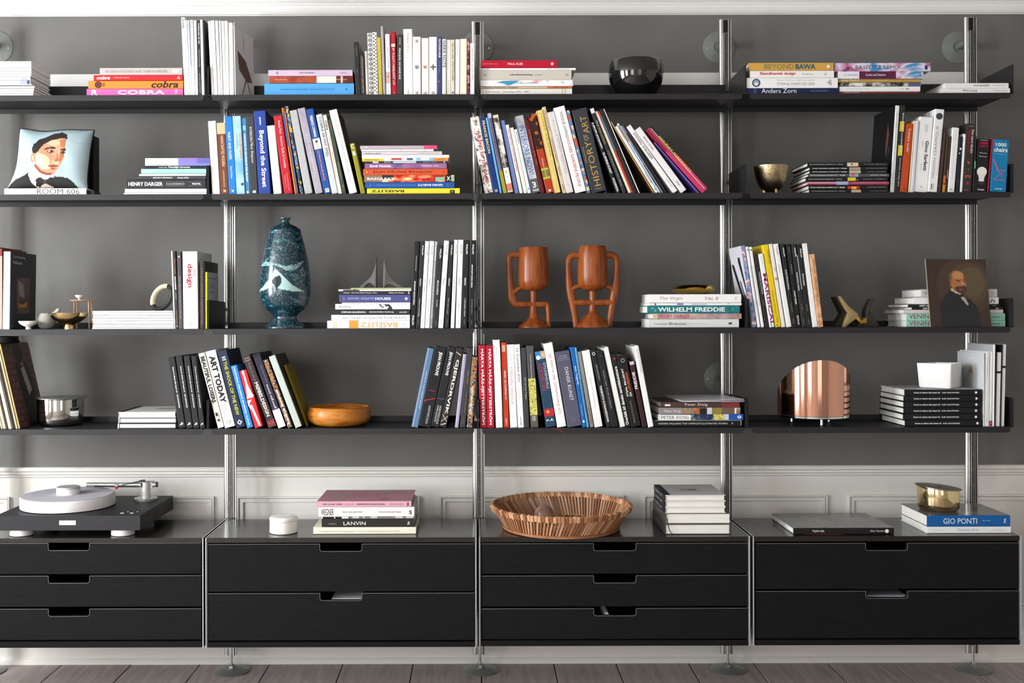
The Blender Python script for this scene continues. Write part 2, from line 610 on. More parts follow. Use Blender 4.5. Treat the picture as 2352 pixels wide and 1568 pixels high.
# white batten fixed to the wall just above the top shelves
a0, a1 = X_(-120, 180, -.03), X_(2238, 180, -.03)
struct(MB().bbox(a0, a1, -0.035, 0.0, Z_(CX, 196, -.035), Z_(CX, 168, -.035), 0.001).build('trim_4', [mat('#f2f0ee', 0.4)]))
# windows: frames with glazing bars in front of the daylight, on the walls beside and behind the camera
def window(name, c, along):
    mb = MB()
    w2, h2, z = 0.62, 1.0, 1.55
    def bar(u0, u1, v0, v1, d0=-.03, d1=.03):
        if along == 'y': mb.box(c[0] + d0, c[0] + d1, c[1] + u0, c[1] + u1, z + v0, z + v1)
        else: mb.box(c[0] + u0, c[0] + u1, c[1] + d0, c[1] + d1, z + v0, z + v1)
    bar(-w2 - .05, -w2 + .02, -h2 - .05, h2 + .05); bar(w2 - .02, w2 + .05, -h2 - .05, h2 + .05)
    bar(-w2, w2, -h2 - .05, -h2 + .02); bar(-w2, w2, h2 - .02, h2 + .05)
    bar(-.03, .03, -h2, h2)
    for v in (-.35, .35): bar(-w2, w2, v - .012, v + .012)
    struct(mb.build(name, [white]))
window('window_1', (-3.66, -2.15), 'y'); window('window_2', (-3.66, -4.2), 'y')
window('window_3', (-1.9, -5.88), 'x'); window('window_4', (1.3, -5.88), 'x')

# ------------------------------------------------------------------ shelving
shelf_black = mat('#232224', 0.42, spec=.3, bump=0.03, bscale=900)
alu = mat('#c9c9c8', 0.32, 1.0, exact=True)
alu_dark = mat('#77777a', 0.4, 1.0, exact=True)
post_px = (-40, 524, 1098, 1670, 2236)
where_post = ['first post, outside the picture', 'behind the gap between turntable and white lidded jar', 'rising between the wooden-slat basket and the pale stack',
              'rising beside the white-edged stack of hardcovers', 'behind the covered brass pan']
post_desc = ['slotted aluminium post beyond the turntable', 'slotted aluminium post between the turntable cabinet and its neighbour',
             'slotted aluminium post to the left of the slatted basket', 'slotted aluminium post behind the two dark stacks of hardcovers',
             'slotted aluminium post behind the covered brass pan']
YP = -0.10
posts = []
for i, px in enumerate(post_px):
    X = at(px, 700, YP - .02)[0]
    zt_, zb_ = Z_(px, (55, 52, 50, 45, 40)[i], YP), 0.060
    posts.append(X)
    t = thing('shelf_post', post_desc[i], 'post', (X, YP, 0), 'upright posts of the shelving')
    # extruded section: round side lobes, a neck and a slotted front track
    def lobe(cx, cy, r, n=10, a0=0, a1=2 * math.pi):
        return [(cx + r * math.cos(a0 + (a1 - a0) * k / n), cy + r * math.sin(a0 + (a1 - a0) * k / n)) for k in range(n + 1)]
    def pr(poly, name, m, smooth=None, z0=zb_, z1=zt_):
        mb = MB(); mb.prism(poly, z0, z1, 'z'); return mb.build(name, [m], t, smooth)
    mb = MB()
    mb.prism(lobe(-.0125, .004, .0095, 14)[:-1], zb_, zt_, 'z')
    mb.prism(lobe(.0150, .004, .0060, 12)[:-1], zb_, zt_, 'z')
    mb.box(-.012, .014, -.002, .016, zb_, zt_)
    mb.box(.0185, .0225, -.004, .012, zb_, zt_)
    mb.build('post_body', [alu], t, 40)
    mb = MB()
    for a, b in ((-.0050, -.0034), (.0008, .0024), (.0064, .0082)):
        mb.box(a, b, -.013, -.0022, zb_ + .03, zt_ - .05)
    mb.build('track', [alu], t)
    MB().box(-.0062, .0096, -.0040, -.0021, zb_ + .03, zt_ - .002).build('slot', [mat('#17171a', .5)], t)  # dark strip behind the rails, the slots' shade put into its colour
    MB().box(.0145, .0182, -.0040, .0, zb_, zt_).build('groove_shade_strip', [mat('#3a3a3c', .5)], t)  # solid dark strip, shade of the groove put into its colour
    # pin holes down the track
    mb = MB()
    z = .62
    while z < zt_ - .2:
        for dx in (-.0034, .0034): mb.cyl((dx + .0035, -.0132, z), (dx + .0035, -.0138, z), .0011, 6)
        z += .057
    mb.build('pin_hole', [mat('#e8e8e8', .3, exact=True)], t)['kind'] = 'stuff'
    for pz in (120, 348, 512, 690, 850, 1020):
        mb = MB(); mb.cyl((.0015, -.0132, Z_(px, pz, YP)), (.0015, -.0155, Z_(px, pz, YP)), .0032, 12)
        mb.build('screw', [alu_dark], t, 30)
    # screw foot
    mb = MB(); mb.lathe([(.0, .0), (.062, .0), (.064, .004), (.045, .010), (.022, .013), (.020, .016), (.0, .016)], 0.004, 0, 40)
    mb.build('foot_plate', [mat('#8a8d88', .35, 0.6, exact=True)], t, 40)
    mb = MB(); mb.lathe([(.013, .016), (.013, .024), (.009, .027), (.0, .027)], 0.004, 0, 6); mb.lathe([(.0045, .02), (.0045, .12)], 0.004, 0, 12)
    mb.build('levelling_screw', [alu], t)
    # wall brackets: a disc on the wall and a stub to the post
    for pz in (109, 868):
        zz = Z_(px, pz, 0)
        mb = MB()
        mb.lathe([(.0, .0), (.060, .0), (.060, .0025), (.058, .0035), (.028, .006), (.022, .0085), (.016, .006), (.011, .006), (.011, .09), (.0, .09)], 0, 0, 40, 0,
                 Matrix.Translation((0, -YP, zz)) @ Matrix.Rotation(R(90), 4, 'X'))
        for s in (-1, 1):
            q = Matrix.Translation((s * .044, -YP - .005, zz - .004)) @ Matrix.Rotation(R(90), 4, 'X')
            mb.lathe([(.0, -.001), (.004, -.001), (.004, .001), (.0, .0015)], 0, 0, 10, 1, q)
        mb.build('wall_bracket', [mat('#80847f', .5, 0.15), mat('#c8c8c4', .3, .8)], t, 40)

# shelves: one folded sheet per bay and level
front_px = [(-133, 467), (486, 1089), (1107, 1708), (1727, 2321)]
level_names = ['top', 'second', 'third', 'fourth']
bay_names = ['in the turntable bay', 'in the bay of the white jar', 'in the bay of the slatted basket', 'in the end bay by the blank wall']
rows_py = (215.8, 443.5, 753.5, 983.0)
shelf_ends = {}
for r, zs in enumerate((Z1, Z2, Z3, Z4)):
    for b, (xa, xb) in enumerate(front_px):
        if b == 3 and r < 2: xa = 1722
        if b == 2 and r < 2: xb = 1705
        x0, x1 = at(xa, rows_py[r], YF)[0], at(xb, rows_py[r], YF)[0]
        shelf_ends[(r, b)] = (x0, x1)
        g = 0.0135
        lab = f'black metal shelf, {level_names[r]} level {bay_names[b]}'
        t = thing('shelf', lab, 'shelf', ((x0 + x1) / 2, (YF + YB) / 2, zs - .0006), 'black shelves of the shelving system')
        cx, cy = (x0 + x1) / 2, (YF + YB) / 2
        a, c = x0 - cx, x1 - cx
        f0, f1 = YF - cy, YB - cy
        MB().box(a - g * .8, c + g * .8, f0 + .002, f1, -.0018, 0).build('shelf_sheet', [shelf_black], t)
        # front lip with rounded lower corners
        h, rr = .019, .010
        poly = [(a, 0), (a, -h + rr)] + [(a + rr - rr * math.cos(k * math.pi / 12), -h + rr - rr * math.sin(k * math.pi / 12)) for k in range(1, 6)] + [(a + rr, -h)]
        poly += [(c - rr, -h)] + [(c - rr + rr * math.sin(k * math.pi / 12), -h + rr - rr * math.cos(k * math.pi / 12)) for k in range(1, 6)] + [(c, -h + rr), (c, 0)]
        mb = MB(); mb.prism(poly, f0, f0 + .002); mb.build('front_lip', [shelf_black], t)
        hb = .080 if r == 0 else .020
        MB().box(a, c, f1 - .002, f1, 0, hb).build('back_lip', [shelf_black], t)
        if r < 2: MB().box(a, c, f1 - .002, f1, -.018, -.0018).build('back_fold', [shelf_black], t)
        for s in (0, 1):
            xx = (a - g * .8 - .001) if s == 0 else (c + g * .8 + .001)
            hh, rr2 = .098, .007
            pl = [(f0 + .004, -.0018), (f1, -.0018), (f1, hh - .004)] + [(f0 + .004 + rr2 - rr2 * math.sin(k * math.pi / 8), hh - rr2 + rr2 * math.cos(k * math.pi / 8)) for k in range(0, 5)]
            mb = MB(); mb.prism([(y, z) for y, z in pl], xx - .001, xx + .001, 'x'); mb.build('side_plate', [shelf_black], t)
        # pins that hang the shelf in the post tracks
        for s in (a - g * .8 + .001, c + g * .8 - .001):
            for q in (.010, .060): MB().box(s - .002, s + .002, f1 - .001, f1 + .030, q, q + .012).build('hanging_pin', [alu_dark], t)

# drawer cabinets
cab_black = pattern('black_veneer', ['#121213', '#191919', '#141415'], 6, 'noise', (2, 2, 30), rough=0.5, detail=6, bump=0.02)
cab_black.node_tree.nodes['Principled BSDF'].inputs['Specular IOR Level'].default_value = .08
cab_top = mat('#1d1b1a', 0.2, spec=.5, bump=0.01, bscale=60)
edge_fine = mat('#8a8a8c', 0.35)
dark_in = mat('#0c0c0d', 0.8)
cabs = [(-158, 464, 3, (111, 205), [(1247, 1318), (1322, 1393), (1398, 1469)], 'below the turntable', (1234, 1246), (1473.5, 1487)),
        (476, 1091, 2, (735, 831), [(1249, 1358), (1362, 1470)], 'below the white lidded jar', (1233.5, 1246), (1474.5, 1486)),
        (1104, 1719, 3, (1364, 1461), [(1247.5, 1317), (1321.5, 1392), (1397, 1467)], 'below the slatted basket', (1232.5, 1244.5), (1470.5, 1483)),
        (1733, 2342, 2, (1989, 2085), [(1247, 1352), (1357, 1465)], 'below the blue hardcover and brass pan', (1231, 1243), (1469, 1481))]
for ci, (xa, xb, nd, (na, nb), ys, wh, (ta, tb), (ba, bb)) in enumerate(cabs):
    xm = (max(xa, 0) + xb) / 2
    def XX(px): return at(px, 1350, YC)[0]
    x0, x1 = XX(xa), XX(xb)
    zb, zt2 = Z_(xm, bb, YC), ZC - .0005
    t = thing('drawer_cabinet', f'black hanging cabinet with {["two","three"][nd-2]} drawers {wh}', 'cabinet', ((x0 + x1) / 2, (YC - .08) / 2, zb), 'drawer cabinets')
    off = Matrix.Translation((-(x0 + x1) / 2, -(YC - .08) / 2, -zb))
    yb = -0.122
    def bx(name, x0_, x1_, y0, y1, z0, z1, m, c=.0008):
        return MB().bbox(x0_, x1_, y0, y1, z0, z1, c).build(name, [m], t, None, off)
    ztf = Z_(xm, tb, YC)
    bx('top_board', x0 + .001, x1 - .001, YC, -.121, ztf, zt2, cab_top)
    zbf = Z_(xm, ba, YC)
    bx('bottom_board', x0 + .001, x1 - .001, YC, yb, zb, zbf, cab_black)
    bx('back_board', x0 + .004, x1 - .004, yb - .010, yb, zbf, ztf, dark_in)
    for s, (p, q) in enumerate(((x0 - .0052, x0 + .0010), (x1 - .0010, x1 + .0052))):
        mb = MB()
        e0, e1 = (p, p + .0032) if s == 0 else (q - .0032, q)
        mb.bbox(p, q, YC + .004, -.121, zb, zt2, .0005, mtx=off)
        mb.build('side_panel', [alu_dark], t)
        MB().bbox(e0, e1, YC - .003, -.121, zb - .001, zt2 + .001, .0004, mtx=off).build('edge_strip', [mat('#e4e6ea', .22, .85, exact=True)], t)
    for di, (ya, yb2) in enumerate(ys):
        za, zz = Z_(xm, ya, YC), Z_(xm, yb2, YC)
        nz = za - .0245
        n0, n1, rr = XX(na), XX(nb), .0075
        l, rgt = x0 + .0035, x1 - .0035
        arc = lambda cx, cz, a0, a1: [(cx + rr * math.cos(R(a0 + (a1 - a0) * k / 6)), cz + rr * math.sin(R(a0 + (a1 - a0) * k / 6))) for k in range(7)]
        poly = [(l, za), (l, zz), (rgt, zz), (rgt, za), (n1, za)] + arc(n1 - rr, nz + rr, 0, -90) + arc(n0 + rr, nz + rr, -90, -180) + [(n0, za)]
        mb = MB()
        bm = bmesh.new()
        vs = [bm.verts.new((x, YC + .0015, z)) for x, z in poly]
        fc = bm.faces.new(vs)
        ex = bmesh.ops.extrude_face_region(bm, geom=[fc])
        bmesh.ops.translate(bm, vec=(0, .016, 0), verts=[v for v in ex['geom'] if isinstance(v, bmesh.types.BMVert)])
        bmesh.ops.triangulate(bm, faces=[f for f in bm.faces if len(f.verts) > 4])
        bmesh.ops.recalc_face_normals(bm, faces=bm.faces)
        me = bpy.data.meshes.new('drawer')
        bm.to_mesh(me); bm.free()
        dr = link('drawer', me, [cab_black], t, off)
        if ci == 0 and di == 0: dr['label'] = 'top drawer front with notched grip'
        # edge highlight painted as a pale strip round the grip notch and top
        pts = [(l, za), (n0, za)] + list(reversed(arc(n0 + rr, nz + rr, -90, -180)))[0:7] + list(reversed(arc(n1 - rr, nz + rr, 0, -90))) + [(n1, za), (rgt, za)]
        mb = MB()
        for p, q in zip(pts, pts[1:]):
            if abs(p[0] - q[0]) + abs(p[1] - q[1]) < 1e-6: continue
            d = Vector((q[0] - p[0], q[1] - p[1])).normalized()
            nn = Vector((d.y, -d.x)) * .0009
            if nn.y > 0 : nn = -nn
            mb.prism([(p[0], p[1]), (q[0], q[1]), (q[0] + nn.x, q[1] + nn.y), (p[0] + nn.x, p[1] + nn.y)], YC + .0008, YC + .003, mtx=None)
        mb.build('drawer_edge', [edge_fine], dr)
        # drawer tray behind the front
        mb = MB()
        mb.box(l + .012, rgt - .012, YC + .018, -.150, zz + .004, zz + .010)
        for a, b in ((l + .012, l + .022), (rgt - .022, rgt - .012)): mb.box(a, b, YC + .018, -.150, zz + .004, nz - .002)
        mb.box(l + .012, rgt - .012, -.160, -.150, zz + .004, nz - .002)
        mb.build('drawer_tray', [dark_in], dr)
# papers seen through the grip notches of the drawers
def sheet(label, pts, y, m, cat='paper', name='paper_sheet'):
    P = [at(a, b, y) for a, b in pts]
    mb = MB(); mb.prism([(p[0], p[1]) for p in P], y, y + .12)
    o = mb.build(name, [m]); tag(o, label, cat); return o
sheet('white paper edge inside the lower drawer below the white jar', [(762, 1374.5), (829, 1374.5), (829, 1455), (762, 1455)], YC + .03, mat('#e8e8e8', .6), name='paper_pile')
sheet('grey paper edge inside the lower drawer of the end cabinet', [(1991, 1366), (2081, 1366), (2081, 1450), (1991, 1450)], YC + .03, mat('#8a8c94', .5), name='paper_pile')
sheet('small white paper corner inside the bottom drawer below the slatted basket', [(1388, 1412), (1394, 1406), (1400, 1412), (1400, 1452), (1388, 1452)], YC + .03, mat('#f4f4f4', .6))
# ------------------------------------------------------------------ zoomed views of the photograph: x origin, y origin, scale
ZA = (0, 0, 3.92); ZB = (580, 0, 4.3556); ZCc = (1080, 0, 3.675); ZD = (1680, 0, 3.5)
ZE = (0, 220, 4.2); ZF = (470, 220, 6.03); ZG = (740, 220, 6.03); ZH = (1060, 220, 6.03); ZI = (1300, 220, 5.88)
ZJ = (1680, 220, 6.03); ZK = (1990, 220, 6.03)
ZL = (0, 540, 4.4377); ZM = (560, 480, 4.2); ZN = (740, 540, 6.189); ZO = (1100, 530, 6.03); ZQ = (1440, 530, 4.9); ZR_ = (1880, 560, 4.983)
ZS = (0, 760, 4.9); ZT = (370, 780, 6.818); ZU = (680, 770, 5.345); ZV = (1080, 760, 6.27); ZX = (1300, 770, 5.345)
ZY = (1600, 770, 5.88); ZZ = (1980, 770, 6.3226)
Za = (0, 1050, 4.2); Zb = (460, 1040, 3.5636); Zc = (1090, 1080, 3.733); Zd = (1640, 1050, 3.303)
W, O, K, D_, G = '#f7f7f6', '#ece8e1', '#202022', '#3c3c3e', '#8c8a88'
GT = '#9a9a98'          # pale grey lettering

# procedural cover patterns
p_speck = pattern('speckle', ['#33322f', '#f2f2f0'], 240, 'voronoi', const=True, stops=[0, .14])
p_floral = pattern('grey_floral', ['#2f2b2a', '#d8d2cb', '#f0ece6'], 95, 'noise', stops=[.36, .44, .62])
p_abs = pattern('abstract_red', ['#a32016', '#e8442c', '#f08a55', '#e9c9a0'], 22, 'noise', (1, 1, 2.5), const=True, stops=[0, .45, .52, .60])
p_abs2 = pattern('abstract_pink', ['#7c2a55', '#c789b4', '#e4dbe8', '#4a8fc0'], 12, 'noise', (1, 1, 2), stops=[.36, .46, .56, .68], distort=.6)
p_abs3 = pattern('pale_watercolour', ['#3b8cae', '#eef1f4', '#f3f3f3', '#e8a9ae'], 17, 'noise', (1, 1, 2), stops=[.33, .42, .56, .70])
p_mono = pattern('monochrome_photo', ['#262322', '#8b8681', '#e2ded9'], 26, 'noise', stops=[.42, .50, .58])
p_rust = pattern('rust_canvas', ['#7c2f1c', '#a84a2c', '#8a3420'], 20, 'noise')
p_blue = pattern('light_blue_wash', ['#7fb0d8', '#a9cdea', '#6ea6d6'], 9, 'noise')
p_stripe = pattern('blue_stripes', ['#5fa8d8', '#a6d4ee'], 60, 'wave', (0, 0, 4))
p_multi = pattern('patchwork', ['#1d3c63', '#c9a23a', '#31312f', '#3f8aa5', '#8a6bb0', '#24466e'], 130, 'cells', const=True)
p_multi2 = pattern('patchwork_warm', ['#5b83b0', '#c8583a', '#6f93bd', '#e3c39a', '#4d6f9e', '#5b83b0'], 90, 'cells', const=True)
p_silver = pattern('silver_photo', ['#77757a', '#b8b7bb', '#dcdce0'], 15, 'noise')
p_grey_lin = pattern('grey_linen', ['#a2a3a5', '#bcbdbe'], 500, 'noise')
p_mauve = pattern('mauve_fade', ['#8c8394', '#aaa2b0', '#9b93a3'], 12, 'noise')
p_poppy = pattern('poppy_print', ['#a64a1e', '#c65a22', '#2b1b17'], 62, 'voronoi', const=True, stops=[0, .25, .40])
p_bluefloral = pattern('blue_floral', ['#3a5c9a', '#6d9bd0', '#c2554a', '#dfe6ef'], 70, 'noise', stops=[.36, .48, .56, .66])
p_green_spk = pattern('moss', ['#5c5f3a', '#c9c25a', '#e2d97c', '#7a7a52'], 130, 'noise', stops=[.36, .46, .54, .66])
p_spots = pattern('spotted_textile', ['#dfe0ee', '#3c2c33', '#4a3a3f', '#a77a44'], 120, 'voronoi', const=True, stops=[0, .26, .38, .55])
p_peach = pattern('peach_map', ['#c98f63', '#e3ad82', '#e8b58c'], 45, 'noise')
p_dark_photo = pattern('dark_photo', ['#4a3a36', '#6e5650', '#3a2e2c'], 16, 'noise')
p_doig = pattern('landscape_strip', ['#7a6a5c', '#8f9470', '#c46b45', '#5a5146', '#b7b0a0'], 24, 'noise', (2, 1, 1), stops=[.38, .45, .5, .56, .64])
p_night = pattern('night_strip', ['#1e2748', '#3d4a66', '#9aa37c', '#26345c'], 30, 'noise', stops=[.40, .5, .58, .66])
p_pinkgrey = pattern('pinkish_drawing', ['#8f6f73', '#b89a9c', '#c9b3ae'], 24, 'noise')
p_teal = pattern('teal_cloth', ['#156a70', '#1d7f83', '#17646b'], 30, 'noise')
p_violet = pattern('violet_painting', ['#4d3a66', '#8a5a8c', '#9c6b94', '#5c4f7c'], 14, 'noise')
p_blk = mat('#1f1f21', 0.32)
p_redfloral = pattern('red_black_print', ['#3a2226', '#b83a4e', '#caa1a0'], 90, 'noise', stops=[.42, .52, .62])
p_hands = pattern('brown_hall', ['#3a2b2a', '#5c4644', '#6f5853'], 9, 'noise')
p_bw_band = pattern('bw_dashes', ['#1c1b1b', '#f2efea'], 70, 'cells', (1, .2, .2), const=True, stops=[0, .5])

DIA = []
for k_ in range(13):
    c_ = .04 + k_ * .0767
    DIA += [('p', [(c_ - .034, .5), (c_, .96), (c_ + .034, .5), (c_, .04)], '#232120'), ('p', [(c_ - .020, .5), (c_, .76), (c_ + .020, .5), (c_, .24)], '#efece8'), ('o', c_, .5, .12, '#232120')]
    if k_ < 12: DIA += [('o', c_ + .038, .12, .07, '#232120'), ('o', c_ + .038, .88, .07, '#232120')]
DOTS = []
for k_ in range(17):
    c_ = .03 + k_ * .0560
    DOTS += [('p', [(c_ - .014, .30), (c_ + .004, .44), (c_ + .018, .22), (c_, .10)], '#242221'), ('p', [(c_ + .016, .62), (c_ + .032, .84), (c_ + .046, .70), (c_ + .030, .54)], '#242221'), ('o', c_ + .012, .9, .07, '#242221')]
# ======================================================================= TOP LEVEL
lv = 'top shelf'
stack(ZA, Z1, [
 (-150, 298, 852, 874, '#e3e2e0', [], 'white-edged magazine'), (-160, 300, 822, 850, '#e3e2e0', [], 'white-edged magazine'), (-150, 306, 800, 821, '#e3e2e0', [], 'white-edged magazine'),
 (-150, 308, 776, 799, '#e3e2e0', [], 'white-edged magazine', {'side': '#6a5a55'}), (-160, 288, 760, 774, D_, [('#', .0, 1, W, .3, 1)], 'dark-banded magazine'),
 (-150, 274, 722, 758, '#e3e2e0', [('#', .78, .93, '#9da2e6'), ('#', .93, .985, '#3c4170')], 'white magazine with lilac end patch'),
 (-160, 272, 686, 721, '#e3e2e0', [('#', .80, .96, '#9da2e6', .1, .6)], 'thick white magazine'), (-150, 280, 660, 685, '#e3e2e0', [], 'white-edged magazine'),
 (-155, 282, 636, 659, '#e3e2e0', [], 'white-edged magazine'), (-160, 282, 606, 635, '#e3e2e0', [], 'white-edged magazine'), (-150, 280, 582, 605, '#e3e2e0', [], 'white-edged magazine'),
 (-155, 280, 562, 581, '#e3e2e0', [], 'white-edged magazine'), (-150, 280, 543, 561, '#e3e2e0', [('#', .6, .82, G, .3, .6)], 'white-edged magazine')],
 'left end stack on top shelf', 'magazines stacked at the left end of the top shelf', D=.16)
stack(ZA, Z1, [
 (780, 1648, 803, 868, '#cf5fa6', [('COBRA', .32, .81, .62, W, .5, 'b'), ('R', .05, .115, .75, W, .5, 'b'), ('HATJE CANTZ', .915, .945, .8, W, .5)], 'pink hardcover with wide white capitals'),
 (795, 1648, 730, 802, '#e0832f', [('cobra', .665, .95, .86, '#2a1512', .52, 'bi'), ('o', .105, .5, .44, '#3a1a12'), ('o', .105, .5, .3, '#7a3c22'), ('o', .105, .5, .16, '#3a1a12'), ('ex', .15, .175, .5, '#3a1a12', .5)],
  'orange hardcover with black brushed title'),
 (843, 1645, 677, 728, '#c11f27', [('cobra', .035, .185, .62, W, .5, 'bi'), ('Willemijn Stokvis', .225, .40, .30, '#f0c0c0'), ('o', .945, .36, .15, '#e8a0a0'), ('o', .955, .66, .15, '#e8a0a0'), ('o', .965, .36, .15, '#e8a0a0')],
  'red hardcover with white brushed title'),
 (898, 1640, 608, 674, '#b9afac', [('BELGIAN DESIGNERS AND THEIR INTERIORS', .07, .82, .34, '#8d8482'), ('#', .88, .96, '#ded8d4', .3, .7)], 'pale grey hardcover with faint capitals')],
 'stack of four on top shelf', 'hardcovers stacked beside the white magazines')
upright(ZA, Z1, [
 (1658, 1628, 155, 33, W, [('BLAD BOGEN', .02, .14, .5, '#444444', .5, 'b'), ('HEIDI DANNEMAND', .36, .58, .3, GT), ('AT THE', .62, .68, .3, '#d05050'), ('NR 14', .75, .84, .25, GT)], 'tallest white magazine with dark print', {'hard': False}),
 (1694, 1665, 185, 18, W, [('ARCHITEKTUR', .05, .16, .5, GT), ('MAGASINET DANMARK', .22, .35, .4, GT)], 'thin white magazine with grey print'),
 (1712, 1686, 184, 18, W, [('MAGASIN', .03, .15, .5, '#777777'), ('#', .02, .6, '#4a7fb8', .82, 1)], 'thin white magazine with blue edge'),
 (1732, 1712, 180, 25, W, [('ELLE', .02, .10, .4, '#555555'), ('DEKORATION', .90, .98, .3, GT)], 'white magazine with small dark heading'),
 (1760, 1745, 185, 25, W, [('INTERIOR', .04, .16, .4, GT), ('NORDIC', .21, .34, .3, GT)], 'white magazine with grey heading'),
 (1790, 1774, 185, 27, '#2a292a', [('THE SPRING ISSUE  ART  SALE', .03, .31, .42, W, .5, 'b'), ('CONTEMPORARY DESIGN AND FURNITURE', .38, .62, .3, '#c8c8c8'), ('AUCTION  DANISH MODERN', .7, .97, .3, '#c8c8c8')], 'black magazine with white print'),
 (1818, 1801, 180, 26, W, [], 'plain white magazine'),
 (1844, 1828, 182, 12, '#242322', [('x', .3, .8, .2, '#5a4a3a')], 'thin black catalogue'),
 ], 'upright by the shelf gap', 'magazines upright at the first shelf gap', D=.17)
upright(ZA, Z1, [
 (1904, 1872, 192, 28, W, [('o', .22, .5, .18, '#c0c0c0')], 'white periodical with round mark', {'hard': False}),
 (1930, 1898, 186, 34, W, [('FANTASTIC MAN', .18, .36, .25, '#c4c4c4')], 'plain white periodical'),
 (1964, 1934, 187, 30, W, [('GENTLEWOMAN', .18, .34, .25, '#c4c4c4')], 'plain white periodical'), (1992, 1970, 186, 18, W, [('ACNE PAPER', .16, .3, .5, '#a4a4a4')], 'thin white periodical'),
 (2010, 1989, 188, 26, W, [('APARTAMENTO', .18, .36, .25, '#c4c4c4')], 'plain white periodical'), (2036, 2019, 188, 30, W, [('MAGAZINE', .18, .36, .25, '#c4c4c4')], 'plain white periodical'),
 (2068, 2056, 208, 38, W, [('GALERIE', .03, .18, .3, '#c4c4c4')], 'shorter white periodical at the end'),
 (2112, 2100, 230, 12, '#cfc9c6', [], 'leaning pale catalogue with a brown shape on its cover',
  {'yaw': -9, 'free': 1, 'side': '#c9c6c5', 'hi': [('p', [(.33, .12), (.42, .55), (.68, .9), (.72, .6), (.60, .2)], '#5a4038'), ('p', [(.66, .55), (.98, .30), (.98, .33), (.68, .6)], '#6a5048'),
   ('p', [(.7, .6), (.98, .85), (.98, .88), (.7, .64)], '#6a5048'), ('PLATFORM NORDIC', .06, .30, .05, '#8a8886', .45)]}),
 ], 'upright row next to the gap', 'white periodicals upright on the top shelf', D=.17)

stack(ZB, Z1, [
 (118, 1015, 828, 950, '#4f9bd9', [('DESIGNERS AND CABINETMAKERS  THE FURNITURE OF A CENTURY', .18, .79, .10, '#1d5a96', .5), ('z', .90, .925, .14, '#1d3a66'), ('#', .18, .79, '#3f86c2', .62, .635), ('#', .18, .79, '#3f86c2', .36, .375)],
  'thick sky-blue hardcover with faint lettering'),
 (172, 1003, 752, 824, '#8e3b22', [('#', .0, .565, p_rust, .02, .98), ('#', .565, .80, '#e2d6cf', .02, .98), ('#', .80, .99, '#5a2419', .02, .98), ('#', .855, .88, '#dcb8a2', .02, .98), ('MARIE ANDERSEN', .06, .21, .14, '#e8c8b8'), ('PAINTINGS', .80, .93, .14, '#e8c8b8')],
  'rust and white art book'),
 (157, 1000, 687, 749, '#c6b0c8', [('John Armleder', .37, .55, .38, '#3a3040'), ('G', .095, .118, .42, '#3a3040', .5, 'b'), ('Contents', .85, .93, .2, '#6a6070')], 'lilac paperback with dark title')],
 'low stack on top shelf', 'three books stacked left of the tall black book')
